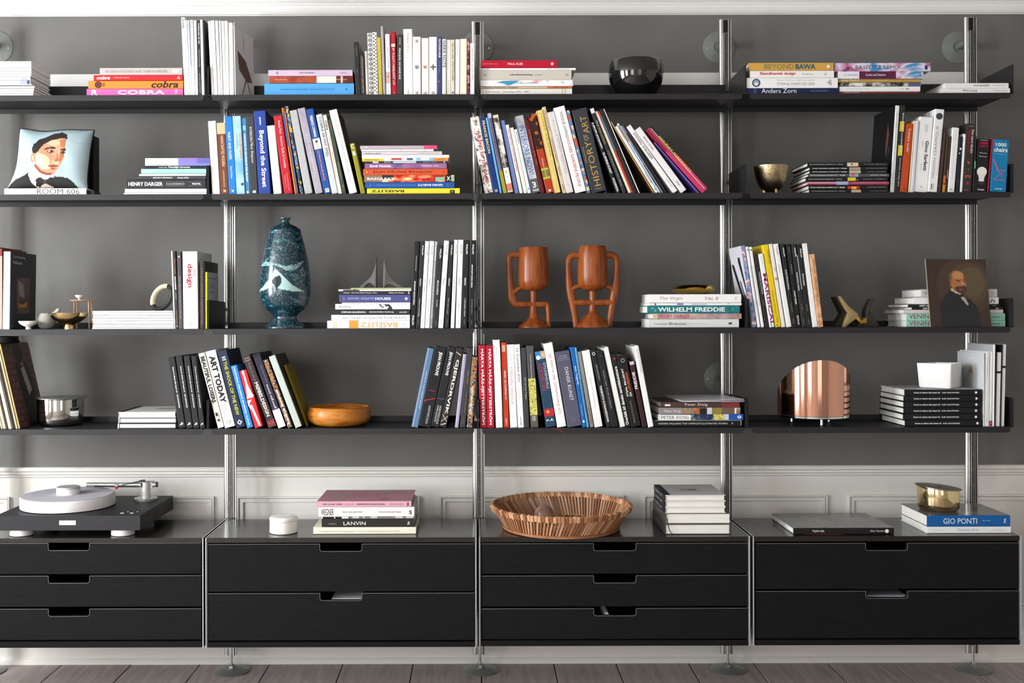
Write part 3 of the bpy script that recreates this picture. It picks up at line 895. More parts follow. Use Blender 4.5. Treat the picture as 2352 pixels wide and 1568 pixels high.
upright(ZB, Z1, [
 (1032, 1008, 418, 52, '#26272a', [('A ROOM OF ONES OWN', .09, .26, .2, '#8a9070'), ('TEXTS', .5, .6, .2, '#7a8060')], 'black book with small olive print', {'side': '#33302e'}),
 (1086, 1070, 542, 46, '#332c29', [('CARNEGIE ART AWARD  NORDIC PAINTING', .05, .95, .28, '#bcb2a0')], 'low dark brown book'),
 (1136, 1122, 510, 26, '#c9c2bb', [('JOURNAL', .05, .4, .3, G)], 'thin grey-beige book'),
 (1166, 1147, 330, 46, '#efece8', DIA, 'black and white diamond-pattern book'),
 (1214, 1197, 324, 46, '#e9e7e3', DOTS, 'white book with black leafy dots'),
 (1266, 1247, 376, 36, '#bfae3e', [], 'olive-yellow cloth book'),
 (1308, 1282, 262, 26, '#a59ea4', [], 'tall thin mauve-grey book', {'side': '#99939a'}),
 (1340, 1327, 343, 46, W, [('HANS J WEGNER', .22, .57, .55, '#9c948e'), ('#', .62, .81, '#cfa79f'), ('o', .70, .5, .14, '#5a2a22'), ('FOUR CHAIRS', .86, .98, .25, GT)], 'white book with a pink band low down'),
 (1390, 1377, 316, 54, '#a90f28', [('ET FULDT MØBLERET LIV', .26, .84, .36, W), ('#', .19, .24, '#dccfc4', .15, .85), ('ANDREAS HANSEN', .03, .17, .3, '#d05a60'), ('o', .96, .5, .18, '#c85a60')], 'crimson book with thin white capitals'),
 (1446, 1445, 342, 60, '#3f3a38', [('FINN JUHL OG HANS HUS', .23, .74, .36, W, .42, 'b'), ('PER H HANSEN', .06, .17, .18, W)], 'brown-grey book with bold white capitals'),
 (1513, 1507, 290, 90, W, [('Wolfgang Tillmans', .05, .36, .22, '#8a8a8a'), ('TASCHEN', .90, .995, .14, '#555555')], 'tallest thick white book'),
 (1606, 1603, 368, 80, W, [('o', .52, .5, .26, '#8a8a88'), ('o', .49, .58, .12, '#c2c2c0'), ('o', .962, .5, .20, '#b0b0ae'), ('1', .05, .1, .3, GT, .5, 'x')], 'white volume with grey shell emblem'),
 (1691, 1688, 379, 73, '#e6e0dc', [('o', .51, .5, .22, '#c89890'), ('p', [(.47, .15), (.51, .5), (.47, .85), (.53, .5)], '#a0605a'), ('o', .97, .5, .22, '#b0b0ae')], 'greyish volume with small red emblem'),
 (1767, 1766, 368, 80, W, [('p', [(.47, .42), (.57, .42), (.57, .58), (.47, .58)], '#5a5a58'), ('p', [(.505, .15), (.53, .15), (.53, .85), (.505, .85)], '#5a5a58'), ('o', .962, .5, .20, '#b0b0ae')], 'white volume with dark cross emblem'),
 (1850, 1850, 370, 44, '#3e4173', [('THE LITTLE STAR DWELLER', .03, .36, .42, W, .5, 'b'), ('YOSHITOMO', .4, .62, .2, '#9a9cc8'), ('o', .77, .4, .16, '#d06a50')], 'navy book with white capitals'),
 (1896, 1897, 392, 42, '#dfe3df', [('NARA NOTE', .03, .51, .78, '#2e2e2e', .5)], 'pale book with large black title'),
 (1940, 1940, 396, 43, '#e3e1d6', [('o', .74, .5, .1, '#e0b070'), ('SKETCHBOOK', .78, .95, .25, '#d8c8a8')], 'pale cream book with orange mark'),
 (1985, 1985, 397, 37, '#ddd3c0', [('Slash with a Knife  YOSHITOMO NARA', .06, .74, .42, '#3a3a36'), ('.', .94, .97, .4, '#3a3a36')], 'beige book with dark handwritten-style title'),
 (2026, 2029, 392, 44, W, [('DRAWING FILE', .05, .3, .25, '#a0a0e0'), ('BOOK', .7, .8, .2, GT)], 'white book with faint violet print'),
 (2076, 2078, 389, 68, '#efe9d2', [], 'plain cream book'),
 (2149, 2150, 386, 24, p_redfloral, [], 'thin red and black patterned book'),
 (2176, 2175, 430, 46, W, [('NARA 48 GIRLS   THE LOST WORKS', .1, .72, .25, '#8a8a8a'), ('x', .0, .002, .1, K)], 'white book with grey speckled print'),
 ], 'upright under the cornice', 'books upright on the top shelf by the middle post', D=.18)

stack(ZCc, Z1, [
 (88, 860, 733, 789, '#e5e0d8', [('Andy Warhol', .05, .205, .3, '#8f8a82'), ('Drawings 1942 - 1987', .25, .53, .3, '#8f8a82'), ('#', .89, .895, '#b0a89e'), ('#', .92, .925, '#b0a89e')], 'cream hardcover with pale grey title'),
 (86, 858, 712, 731, '#cbb79c', [('Matthias Weischer: Simultan', .03, .41, .8, '#4a3426'), ('#', .73, 1, '#c4663f'), ('Hans Contz', .80, .96, .7, '#4a2018')], 'thin tan paperback with terracotta end'),
 (86, 868, 657, 710, '#e9ecf0', [('#', .0, 1, p_abs3, .02, .98), ('LAURA OWENS', .36, .62, .34, '#3a5a6a', .5, 'i'), ('o', .33, .5, .3, '#2a8fb8'), ('p', [(.17, .6), (.25, .85), (.42, .9), (.36, .4), (.30, .1), (.26, .4)], '#3a93b6')], 'white book with blue bird-like shapes'),
 (87, 855, 572, 655, '#c9c2b8', [('robertRauschenberg', .32, .57, .2, '#3a3836', .52, 'b'), ('combines', .59, .68, .16, '#8a8480', .52), ('MOCA', .935, .965, .2, '#6a6460', .5), ('MOCA', .04, .07, .2, '#6a6460', .5)], 'thick greige hardcover with small dark title'),
 (88, 890, 549, 570, W, [('Jules de Balincourt', .70, .93, .35, '#8a7a74'), ('J', .07, .08, .6, K)], 'thin white paperback, widest of its stack'),
 (90, 732, 483, 547, '#b80c30', [('PAUL KLEE', .355, .55, .30, W), ('Edited by Matthias Kuhn', .035, .22, .15, '#e8a8b4'), ('p', [(.915, .5), (.937, .74), (.959, .5), (.937, .26)], W), ('p', [(.928, .5), (.937, .6), (.946, .5), (.937, .4)], '#b80c30')],
  'crimson hardcover with white diamond emblem')],
 'beside the middle post', 'books stacked next to the middle post on the top shelf', Y=-.38)

stack(ZD, Z1, [
 (120, 858, 702, 748, '#16234a', [('Anders Zorn', .165, .545, .82, '#e8e8f0', .52), ('NATIONALMUSEUM', .70, .89, .2, '#8a94b8'), ('JJ', .07, .11, .75, '#5a6a98')], 'dark navy hardcover with large white title', {'Y': -.39}),
 (122, 855, 616, 700, W, [('NIKI DE SAINT PHALLE', .33, .745, .26, '#a8a6a2', .4, 'f'), ('GRAND PALAIS', .33, .745, .12, '#b8b6b2', .75, 'f'), ('o', .105, .5, .40, '#3a3640'), ('o', .105, .5, .30, '#8f9fb8'), ('o', .105, .4, .16, '#dfe6ee'), ('p', [(.88, .5), (.92, .85), (.93, .2)], '#b0b0ae')],
  'thick white hardcover with a round dark picture', {'Y': -.39}),
 (150, 825, 558, 614, '#efedea', [('Skandinavisk design', .115, .54, .52, '#c2233c', .55, 'b'), ('FIELL', .62, .76, .18, '#8a8a88'), ('p', [(.88, .3), (.90, .8), (.91, .3)], '#c0c0be')], 'white hardcover with red rounded title', {'Y': -.39}),
 (143, 820, 493, 557, '#cfa04b', [('BEYOND', .18, .53, .66, '#6a7a66', .5), ('BAWA', .55, .785, .66, '#12577a', .5, 'b'), ('p', [(.915, .5), (.937, .76), (.962, .5), (.937, .24)], W)], 'ochre hardcover with teal capitals', {'Y': -.39}),
 ], 'left of two stacks', 'left stack of art books on the top shelf of the end bay')
stack(ZD, Z1, [
 (868, 1510, 730, 748, '#a8303a', [('DANA SCHUTZ', .06, .255, .7, '#f0d0d0', .5, 'b'), ('HATJE CANTZ', .3, .6, .3, '#d07880')], 'thin raspberry paperback'),
 (870, 1518, 687, 729, W, [('CATALOGUE RAISONNE  THE 1980S', .08, .37, .2, '#b0b0b0'), ('STEIDL', .75, .80, .2, '#8a8a8a'), ('MIN', .82, .86, .2, K, .5, 'b')], 'plain white paperback'),
 (880, 1525, 653, 686, '#8a8480', [('#', .02, .98, p_mono, .04, .96), ('#', .84, .99, '#5a5c80')], 'paperback with monochrome photo spine'),
 (852, 1523, 624, 652, '#b3934a', [('Andy Warhol', .045, .255, .75, W, .6), ('THE LAST DECADE', .42, .6, .35, '#e0d0a0')], 'thin gold-brown paperback'),
 (855, 1542, 562, 622, '#b98fb4', [('#', .0, .28, '#e9e6ee', 0, 1), ('#', .25, .74, '#5a2440', 0, 1), ('#', .68, 1, p_abs2, 0, 1), ('Cy Twombly', .07, .235, .4, '#8a8494'), ('Cycles and Seasons', .325, .56, .42, W), ('MA', .955, .975, .5, '#8a2050')],
  'plum, white and pink painted-looking book'),
 (828, 1600, 492, 560, '#c8b4c4', [('#', 0, 1, p_abs2, 0, 1), ('BASELITZ REMIX', .22, .69, .44, '#3a3640', .5), ('#', .94, .97, '#2a3a78', .2, .7)], 'pink and blue painterly hardcover with dark capitals'),
 ], 'next to the ochre hardcover', 'right stack of art books on the top shelf of the end bay')
stack(ZD, Z1, [
 (1692, 2240, 706, 748, W, [('Wes Lang', .30, .515, .58, '#6a6a6a'), ('WEDNESDAY MORNING', .75, .95, .22, '#b0b0b0')], 'white paperback with pale serif-like title', {'Y': -.39}),
 (1718, 2228, 663, 705, W, [('signature', .45, .70, .55, '#6a6a6a', .5, 'fi'), ('CONTEMPORARY PRINTS', .74, .95, .2, '#b0b0b0')], 'white paperback with a handwritten mark', {'Y': -.39}),
 ], 'right end of top shelf', 'white paperbacks at the right end of the top shelf')

# ======================================================================= SECOND LEVEL
zr606 = stack(ZE, Z2, [(42, 830, 886, 946, W, [('ROOM 606', .40, .92, .86, '#4c4c4c', .48)], 'wide white hardcover with outlined grey capitals', {'yaw': 0, 'D': .16, 'Y': -.395})],
 'carrying the cushion', 'books on the second shelf of the turntable bay')
stack(ZE, Z2, [
 (1193, 1992, 925, 945, W, [], 'very thin white paperback'), (1205, 1992, 886, 924, W, [], 'white paperback'),
 (1224, 1984, 793, 881, '#26262a', [('HENRY DARGER', .02, .455, .42, '#f0efee', .5, 'b'), ('KLAUS BIESENBACH', .50, .73, .17, '#d0d0d0', .5), ('#', .50, .73, '#9a9a9a', .28, .30), ('#', .50, .73, '#9a9a9a', .70, .72), ('PRESTEL', .83, .94, .18, W, .5, 'b'),
  ('#', .78, .955, '#8a8a8a', .29, .31), ('#', .78, .955, '#8a8a8a', .69, .71)], 'thick black hardcover with bold white capitals'),
 (1305, 1985, 757, 791, '#3a3b40', [('GREGORY CREWDSON', .25, .525, .42, '#d8d8d8', .5, 'b'), ('Dream of Life', .60, .755, .45, '#e8e8e8', .5, 'bi')], 'charcoal hardcover with two white titles'),
 (1342, 1985, 734, 755, W, [('Nan Goldin', .82, .95, .5, '#8a8a8a', .5, 'f')], 'thin white book'),
 (1362, 1988, 684, 732, '#9ccdc6', [('ELLEN GALLAGHER', .05, .22, .2, W, .65), ('Writing on the wall of Danish glass  Gallery Press', .16, .92, .2, '#5aa89a', .25)], 'mint-green paperback'),
 (1398, 1995, 652, 681, '#1c2430', [('Moonlight Serenade', .38, .73, .75, W, .5, 'b'), ('Yoshitomo Nara', .22, .36, .4, W, .5)], 'thin dark navy book with narrow white title'),
 (1400, 2025, 576, 650, W, [('#', .51, 1, '#7a7ac4', .0, 1), ('#', .80, 1, '#5a62b0', .3, 1), ('The good, the bad, the average', .04, .49, .15, '#a0a0a0', .8), ('and unique', .07, .23, .14, '#b0b0b0', .5), ('YOSHITOMO NARA', .04, .36, .2, '#6a6a6a', .15), ('DRYDENS', .56, .90, .2, '#c04a90', .75)],
  'white and violet paperback')],
 'uneven stack beside the shelf gap', 'books stacked at the right of the cushion')

upright(ZF, Z2, [
 (105, 46, 352, 108, W, [('JOCKUM NORDSTRÖM', .04, .47, .28, '#9a9a98', .5), ('All I Have Learned and Forgotten Again', .5, .85, .2, '#bcbcba', .55), ('SV', .95, .97, .25, '#bcbcba')], 'white hardcover with pale grey capitals'),
 (220, 163, 378, 116, '#70391f', [('#', -.002, .155, '#cdb28c', -.0, 1), ('HANDCRAFTED MODERN', .18, .61, .36, '#e8cfae', .55), ('AT HOME WITH MIDCENTURY DESIGNERS', .66, .90, .2, '#dcc0a0', .5), ('R', .93, .975, .34, '#e8dccb', .5, 'i')], 'brown hardcover with a cream band on top'),
 (338, 276, 290, 105, '#1176c8', [('PAINT AND PAPER', .20, .555, .36, W, .45), ('David Oliver', .64, .80, .24, W, .5), ('R', .94, .975, .32, W, .5, 'i')], 'bright blue hardcover with white capitals'),
 (446, 386, 284, 116, p_blue, [('Louise Bourgeois', .225, .54, .32, '#d8922f', .75, 'b'), ('The Fabric Works', .24, .42, .14, '#4a6a90', .4), ('#', .86, .89, '#27406a', .6, .9)], 'pale blue hardcover with orange title'),
 (564, 507, 308, 66, '#3f7fae', [('COLOR MOVES: ART AND FASHION BY SONIA DELAUNAY', .205, .84, .40, W, .5, 'b'), ('#', .10, .16, '#8ab8d8', .2, .8), ('p', [(.955, .5), (.972, .8), (.989, .5), (.972, .2)], W)], 'slim steel-blue paperback with white capitals'),
 (634, 575, 288, 112, '#38393c', [('INTERIORS', .135, .32, .30, '#e2e2e2', .5), ('Mary Simpson', .33, .60, .42, '#dcdcdc', .5, 'i'), ('#', .955, .985, W, .35, .72)], 'charcoal hardcover with handwritten-style name'),
 (750, 680, 214, 166, '#213f93', [('Beyond the Street', .235, .92, .52, W, .5, 'b'), ('gestalten', .075, .17, .2, W, .5, 'b')], 'thick royal-blue hardcover with huge white title', {'side': '#1c3478'}),
 (955, 858, 416, 114, '#efece7', [('DANSKE BILLEDER', .25, .4, .2, '#dad4cc')], 'plain off-white hardcover'),
 (1104, 954, 284, 118, '#b8182c', [('Amelia Peck · American Quilts & Coverlets', .06, .67, .36, '#f2d8d0', .55), ('The Metropolitan Museum of Art', .74, .96, .16, '#e8b0a8', .62), ('MQ Publications USA', .76, .92, .14, '#e8b0a8', .35)], 'red hardcover with cream serif-like lettering'),
 (1252, 1066, 166, 24, '#cf7f2e', [('#', .06, .45, '#2c6aa8', .1, .9)], 'very thin orange and blue catalogue'),
 (1278, 1092, 172, 24, '#7a4a38', [('#', .05, .45, '#c4694a', .2, .8), ('#', .48, .98, '#2c5a98', .4, 1)], 'very thin brown and blue catalogue'),
 (1328, 1116, 150, 54, p_multi, [('#', .03, .05, '#d8b44a', .3, .9), ('#', .09, .12, '#d8b44a', .3, .9)], 'tall multicoloured patchwork book'),
 (1390, 1172, 210, 108, p_grey_lin, [], 'light grey linen-bound book'),
 (1535, 1285, 182, 108, p_mauve, [('London Interiors', .31, .76, .34, '#d8d4dc', .45, 'f')], 'mauve-grey hardcover with faint upward title', {'side': '#5c5660'}),
 (1657, 1402, 192, 104, '#1b4c9a', [('TERENCE CONRAN', .075, .33, .36, W, .5, 'b'), ('#', .35, .475, '#ded8cc', .0, 1), ('o', .385, .5, .17, '#3a3a34'), ('#', .39, .465, '#4a4a44', .48, .52), ('ULTIMATE HOUSE BOOK', .49, .85, .26, '#d88a78', .45, 'b'), ('#', .94, .985, W, .25, .75), ('R', .948, .978, .3, '#1b4c9a')],
  'cobalt-blue hardcover with a cream picture band'),
 (1765, 1542, 266, 86, '#c9cdd2', [('COBRA ER MIT SPEJL', .035, .54, .48, '#3c4046', .5)], 'pale grey-blue hardcover with dark capitals'),
 (1855, 1636, 270, 58, '#e8e0cc', [('Cobra', .07, .19, .62, '#1a1a1a', .5, 'bi'), ('AFBILDET OG BESKREVET', .27, .62, .22, '#5a5448', .5), ('#', .35, .8, '#c85a48', -.02, .08)], 'cream hardcover with black brushed name'),
 (1912, 1702, 330, 72, '#3b4a3f', [('#', .06, .13, '#8c4a44', .35, .65), ('DANSK MALERI OG SKULPTUR', .58, .80, .24, '#b8b060', .5), ('Y', .88, .92, .3, '#d8d098', .5, 'i')], 'slim dark green book'),
 (2006, 1724, 206, 112, W, [('Les Décorateurs des années 60-70', .11, .87, .30, '#a9a9a7', .5, 'f')], 'tall white hardcover with grey upward title', {'side': '#4d3c36'}),
 (2162, 2010, 664, 66, '#8f8a1e', [('C', .02, .10, .62, W, .45, 'bx'), ('B', .16, .24, .62, W, .5, 'bx')], 'low olive-green book with white letters', {'free': 1}),
 ], 'second-shelf row', 'books upright on the second shelf behind the first inner post', D=.19)

stack(ZG, Z2, [
 (620, 1905, 1265, 1345, '#e9dc2e', [('BASELITZ', .045, .40, .42, '#2a2418', .5, 'fb'), ('#', .895, .945, '#2a2418', .0, .68), ('Y', .905, .93, .35, '#e9dc2e', .35)], 'bright yellow hardcover with upside-down black capitals', {'D': .20}),
 (595, 1832, 1180, 1264, '#1552a0', [('GEORG BASELITZ', .59, .87, .32, '#e8eef6', .5, 'fb'), ('AQUARELLES MONUMENTALES  DIE MONUMENTALEN AQUARELLE', .12, .56, .15, '#8ab0dc', .5, 'f'), ('#', .055, .06, '#6a9ad0', .2, .8), ('#', .925, .93, '#c07080', .2, .8)], 'blue hardcover with upside-down white lettering'),
 (580, 1830, 1084, 1179, '#c2583a', [('#', .0, 1, p_abs, .0, 1), ('#', 0, .2, '#8a6e5c', 0, 1), ('#', .2, .33, '#2a2220', .45, 1), ('#', .79, .89, '#7abf9c', .1, .7), ('#', .90, .965, '#1e1c1c', .0, 1), ('#', .965, 1, '#7abf9c', .1, .7), ('BASQUIAT', .035, .335, .42, W, .45, 'b'), ('X', .915, .955, .6, W, .5, 'b')],
  'red-orange painted-looking hardcover with white title'),
 (568, 1735, 992, 1083, '#cf5228', [('Jean-Michel Basquiat', .115, .82, .44, '#3c1c14', .5), ('o', .045, .5, .17, '#26201c'), ('o', .045, .5, .11, '#e8d8c8'), ('o', .955, .5, .14, '#7a2a14'), ('o', .957, .56, .10, '#cf5228')], 'orange-red hardcover with thin brown title'),
 (590, 1725, 914, 990, p_violet, [('Emil Nolde', .065, .32, .44, W, .5, 'b'), ('Whitechapel · Arken', .69, .905, .26, W, .5, 'b')], 'violet hardcover with white name'),
 (700, 1700, 884, 912, '#c3c8d8', [('#', .08, .28, '#26262c', .0, .9), ('#', .6, .98, '#2a2c34', .0, .9), ('WOSI', .16, .25, .6, '#d8d8d8', .5, 'f'), ('Kate Gould', .70, .89, .45, '#b8b8b8', .5, 'f')], 'thin black and pale blue book'),
 (552, 1745, 838, 882, '#e9e9ea', [('#', .0, .25, '#e3c22c', 0, .8), ('#', .34, .46, '#b8342c', .35, .9), ('#', .52, .59, '#38507a', .3, .9), ('#', .63, .83, '#8ab8d8', 0, 1), ('#', .68, .78, '#e8dcc8', .3, 1), ('#', .83, 1, '#d88a38', 0, 1), ('Nobody knows', .03, .195, .42, '#3a3010', .4, 'bi'), ('Little Maid', .86, .96, .34, '#5a3010')],
  'thin white and yellow book with small pictures'),
 (550, 1758, 793, 837, '#eef2f6', [('Tomorrow Never Knows', .06, .26, .35, '#8ab4d8', .4, 'f'), ('Who said that the future?', .60, .94, .35, '#8ab4d8', .4, 'f')], 'white book with pale blue upside-down print'),
 (548, 1658, 742, 792, '#cbc3c7', [('ERNESTO NETO', .04, .24, .28, '#5a5458', .35, 'b'), ('ATELIER VAN LIESHOUT MATTER', .72, .96, .2, '#7a7478', .45)], 'pale pinkish-grey book'),
 (540, 1543, 710, 740, '#eeedf0', [('#', .545, .55, '#8a90a8'), ('#', .88, .885, '#8a90a8'), ('DANIEL RICHTER', .16, .38, .35, '#8aa8d0')], 'thin white book, shortest of its stack'),
 (525, 1590, 656, 706, '#b8a8b2', [('#', .83, 1, '#d84a78', 0, 1), ('NARA', .045, .1, .3, W, .55, 'b')], 'mauve book with a pink end'),
 ], 'tall stack beside the olive-green book', 'art books stacked on the second shelf left of the middle post', D=.17)

upright(ZH, Z2, [
 (322, 122, 300, 126, p_floral, [('THE END OF THE GAME', .175, .86, .36, '#b22a30', .56, 'b'), ('PETER', .045, .06, .5, '#8a3a3a', .5, 'x'), ('BEARD', .07, .085, .5, '#8a3a3a', .5, 'x'), ('TASCHEN', .955, .97, .55, '#b22a30', .5, 'x')], 'grey speckled hardcover with red capitals'),
 (445, 247, 305, 88, '#12346f', [('FRANCIS BACON', .045, .475, .44, '#e2cf8a', .55, 'b'), ('TATE', .955, .985, .45, W, .5, 'xb')], 'navy book with cream capitals'),
 (534, 335, 306, 50, p_stripe, [], 'light blue striped book'),
 (580, 358, 248, 52, '#6f6a88', [('#', 0, .06, '#b0b6da', 0, 1), ('#', .72, 1, '#9c9628', 0, 1), ('DAVID ROSENBERG ART', .08, .55, .34, '#2c2a3a', .5)], 'grey-violet and olive book'),
 (632, 420, 262, 98, '#2b2620', [('#', .012, .99, '#d8cfae', .12, .88), ('#', .05, .7, p_mono, .12, .88), ('Fashioning Interiors', .26, .67, .5, W, .5, 'i'), ('#', .68, .97, W, .12, .88), ('#', .88, .97, '#d87a6c', .12, .88), ('#', .72, .75, '#d8c030', .3, .6), ('o', .80, .5, .06, K)], 'black-framed book with collage spine'),
 (736, 540, 345, 68, '#7486c0', [], 'plain periwinkle-blue book'),
 (808, 613, 405, 50, W, [('YOSHITOMO NARA: NOTHING EVER HAPPENS', .05, .68, .34, '#d8486a', .5, 'b')], 'slim white book with pink-red capitals'),
 (862, 668, 445, 56, '#e6e3dc', [], 'plain off-white book'),
 (922, 731, 468, 52, '#e9ecee', [('KEITH HARING', .04, .22, .3, '#4a4a4a', .5, 'b'), ('The Political Line', .35, .6, .25, '#a8a8a8'), ('o', .93, .5, .22, '#3a7ab0')], 'slim white book with small grey title'),
 (972, 738, 286, 122, p_silver, [('#', .0, 1, '#1560a8', -.0, .07), ('INTERIORS NOW!', .13, .765, .62, '#1d6ab2', .5), ('#', .82, 1, '#5c5a5c', .08, 1), ('3', .86, .935, .42, W, .52, 'xb'), ('TASCHEN', .955, .98, .7, W, .55, 'xb')], 'silver hardcover with big blue capitals and numeral'),
 (1102, 880, 345, 74, '#5c1218', [('THE ROCAILLE  JEAN TRIAL', .12, .62, .28, '#c8a8a0', .5)], 'burgundy hardcover'),
 (1180, 922, 268, 106, '#b03a1c', [('#', .0, .44, p_poppy, 0, 1), ('#', .68, .83, '#7c7a2c', 0, 1), ('#', .69, .71, '#c8c040', 0, 1), ('#', .80, .82, '#c8c040', 0, 1), ('Western', .56, .68, .24, '#f0d8c8', .5), ('Textiles', .715, .80, .2, '#e8dcc8', .5), ('p', [(.955, .5), (.972, .74), (.989, .5), (.972, .26)], W)],
  'orange-red hardcover with poppy print on top'),
 (1286, 1036, 210, 116, '#e6d27a', [('#', 0, 1, '#e0834a', .0, .16), ('#', 0, 1, '#f0e8d8', .16, .22), ('JOSEF FRANK', .03, .57, .36, '#a8923c', .62), ('SVENSKT TENN', .6, .95, .2, '#c8b65c', .6)], 'yellow hardcover with an orange edge'),
 (1404, 1118, 158, 52, '#d8c3a2', [('TOR: LOVETTE BOY', .04, .28, .34, '#4a4234', .5), ('CONTEMPORARY FINE ARTS', .36, .64, .36, '#4a4234'), ('BERLIN', .69, .8, .32, '#4a4234'), ('SNOECK', .9, .97, .3, '#3a3428', .5, 'b')], 'tall slim beige book'),
 (1458, 1190, 234, 102, '#ddd8d8', [('STEPHEN NEIDITCH', .28, .76, .34, '#b89ca8', .6), ('Paintings', .1, .26, .2, '#a8a4a4', .5), ('steidl', .88, .93, .15, '#a8a4a4')], 'pale grey hardcover with faint pinkish letters'),
 (1578, 1275, 172, 160, W, [('VOGUE LIVING', .055, .36, .26, '#5a5a5a', .55), ('HOUSES GARDENS PEOPLE', .37, .935, .26, '#c43a54', .55)], 'thick white hardcover with black and red capitals'),
 (1745, 1450, 206, 48, p_multi2, [], 'slim blue patchwork book'),
 ], 'second shelf over the goblets', 'books upright on the second shelf of the middle bay', D=.19)
upright(ZI, Z2, [
 (348, 78, 200, 224, '#34383f', [('HISTORY', .39, .93, .40, '#b99644', .52, 'f'), ('OF', .31, .38, .3, '#b99644', .5, 'f'), ('ART', .09, .30, .40, '#b99644', .62, 'f'), ('JANSON', .45, .64, .14, '#b99644', .17, 'f'), ('FIFTH EDITION', .955, .97, .45, '#b99644', .5, 'x')], 'very thick slate hardcover with gold letters'),
 (688, 330, 360, 52, '#1d1c1d', [('R.BROBY-JOHANSEN', .015, .375, .6, W, .5, 'b'), ('GLÆDENS KUNST', .43, .73, .6, W, .5, 'b'), ('GYLDENDAL', .79, .985, .6, W, .5, 'b')], 'slim black book with bold white capitals'),
 (768, 322, 182, 74, '#2c2d33', [('#', -.001, .055, '#e8e8e8', 0, 1), ('TAL R', .14, .21, .4, W), ('House of Prince', .22, .42, .38, '#c8c848', .5, 'i'), ('CONTEMPORARY FINE ARTS  BERLIN', .5, .92, .3, '#b8b8b8')], 'black hardcover with a white top and yellow script'),
 (850, 392, 216, 42, '#e6dfc8', [('x', .9, .91, .3, GT)], 'slim cream book with blue edge'),
 (893, 436, 214, 22, '#b8302c', [('#', .06, .48, '#3a7090', 0, 1)], 'thin red and blue book'),
 (918, 458, 192, 68, '#26231f', [], 'dark brown-black book'),
 (986, 506, 178, 12, '#f0f0ee', [], 'very thin white booklet'),
 ], 'second shelf after the patchwork book', 'books upright on the second shelf, centre of the middle bay', D=.19)
upright(ZI, Z2, [
 (1178, 602, 356, 38, '#b38750', [], 'leaning board of tan cardboard', {'side': '#3a2c24', 'cat': 'board', 'name': 'backing_board', 'hard': False}),
 (1212, 665, 420, 42, '#eef0f4', [('CARPENTER', .68, .86, .45, '#7a7e88'), ('MUSEO', .12, .2, .3, '#9a9ea8'), ('o', .95, .5, .3, '#9a9ea8')], 'white catalogue with grey capitals low down'),
 (1258, 690, 378, 40, '#c8d4e4', [('#', .03, .26, '#a88848', 0, .5), ('#', .3, .55, '#5a88c0', .6, 1), ('#', .6, .9, '#3a6a9a', .5, .8)], 'pale blue striped catalogue'),
 (1300, 740, 410, 34, '#3a3a44', [('#', .0, 1, '#d8dce4', .0, .2), ('#', .0, .12, '#5a6a98', .2, 1)], 'thin dark catalogue'),
 (1342, 770, 402, 56, '#2a2426', [('#', .05, .35, '#5a2830', .3, .7)], 'dark brown catalogue'),
 (1430, 795, 424, 80, W, [('STEVEN SHEARER', .11, .51, .46, '#2c2c2c', .5), ('THE NATIONAL GALLERY', .8, .93, .2, '#b0b0b0')], 'white hardcover with spaced black capitals'),
 (1556, 930, 466, 108, '#ebe9ea', [('HERE AND THE THERE', .13, .34, .26, '#a8283a', .5), ('DISTANZ', .84, .91, .24, '#4a4a4a', .5)], 'white hardcover with small dark red title'),
 (1790, 1190, 632, 20, '#6a5cae', [], 'thin violet booklet'),
 (1838, 1082, 462, 138, '#c43a62', [('#', 0, .46, '#2b2725', .52, .97), ('#', .0, .35, '#8a2038', .0, .3), ('#', .02, .98, '#f4e8ec', .60, .66), ('HOLIDAY SNAPSHOTS', .16, .72, .26, '#d8c23a', .76, 'b')], 'crimson and black hardcover, last of the leaning books'),
 ], 'leaning before an empty stretch', 'leaning books on the second shelf of the middle bay', D=.19)

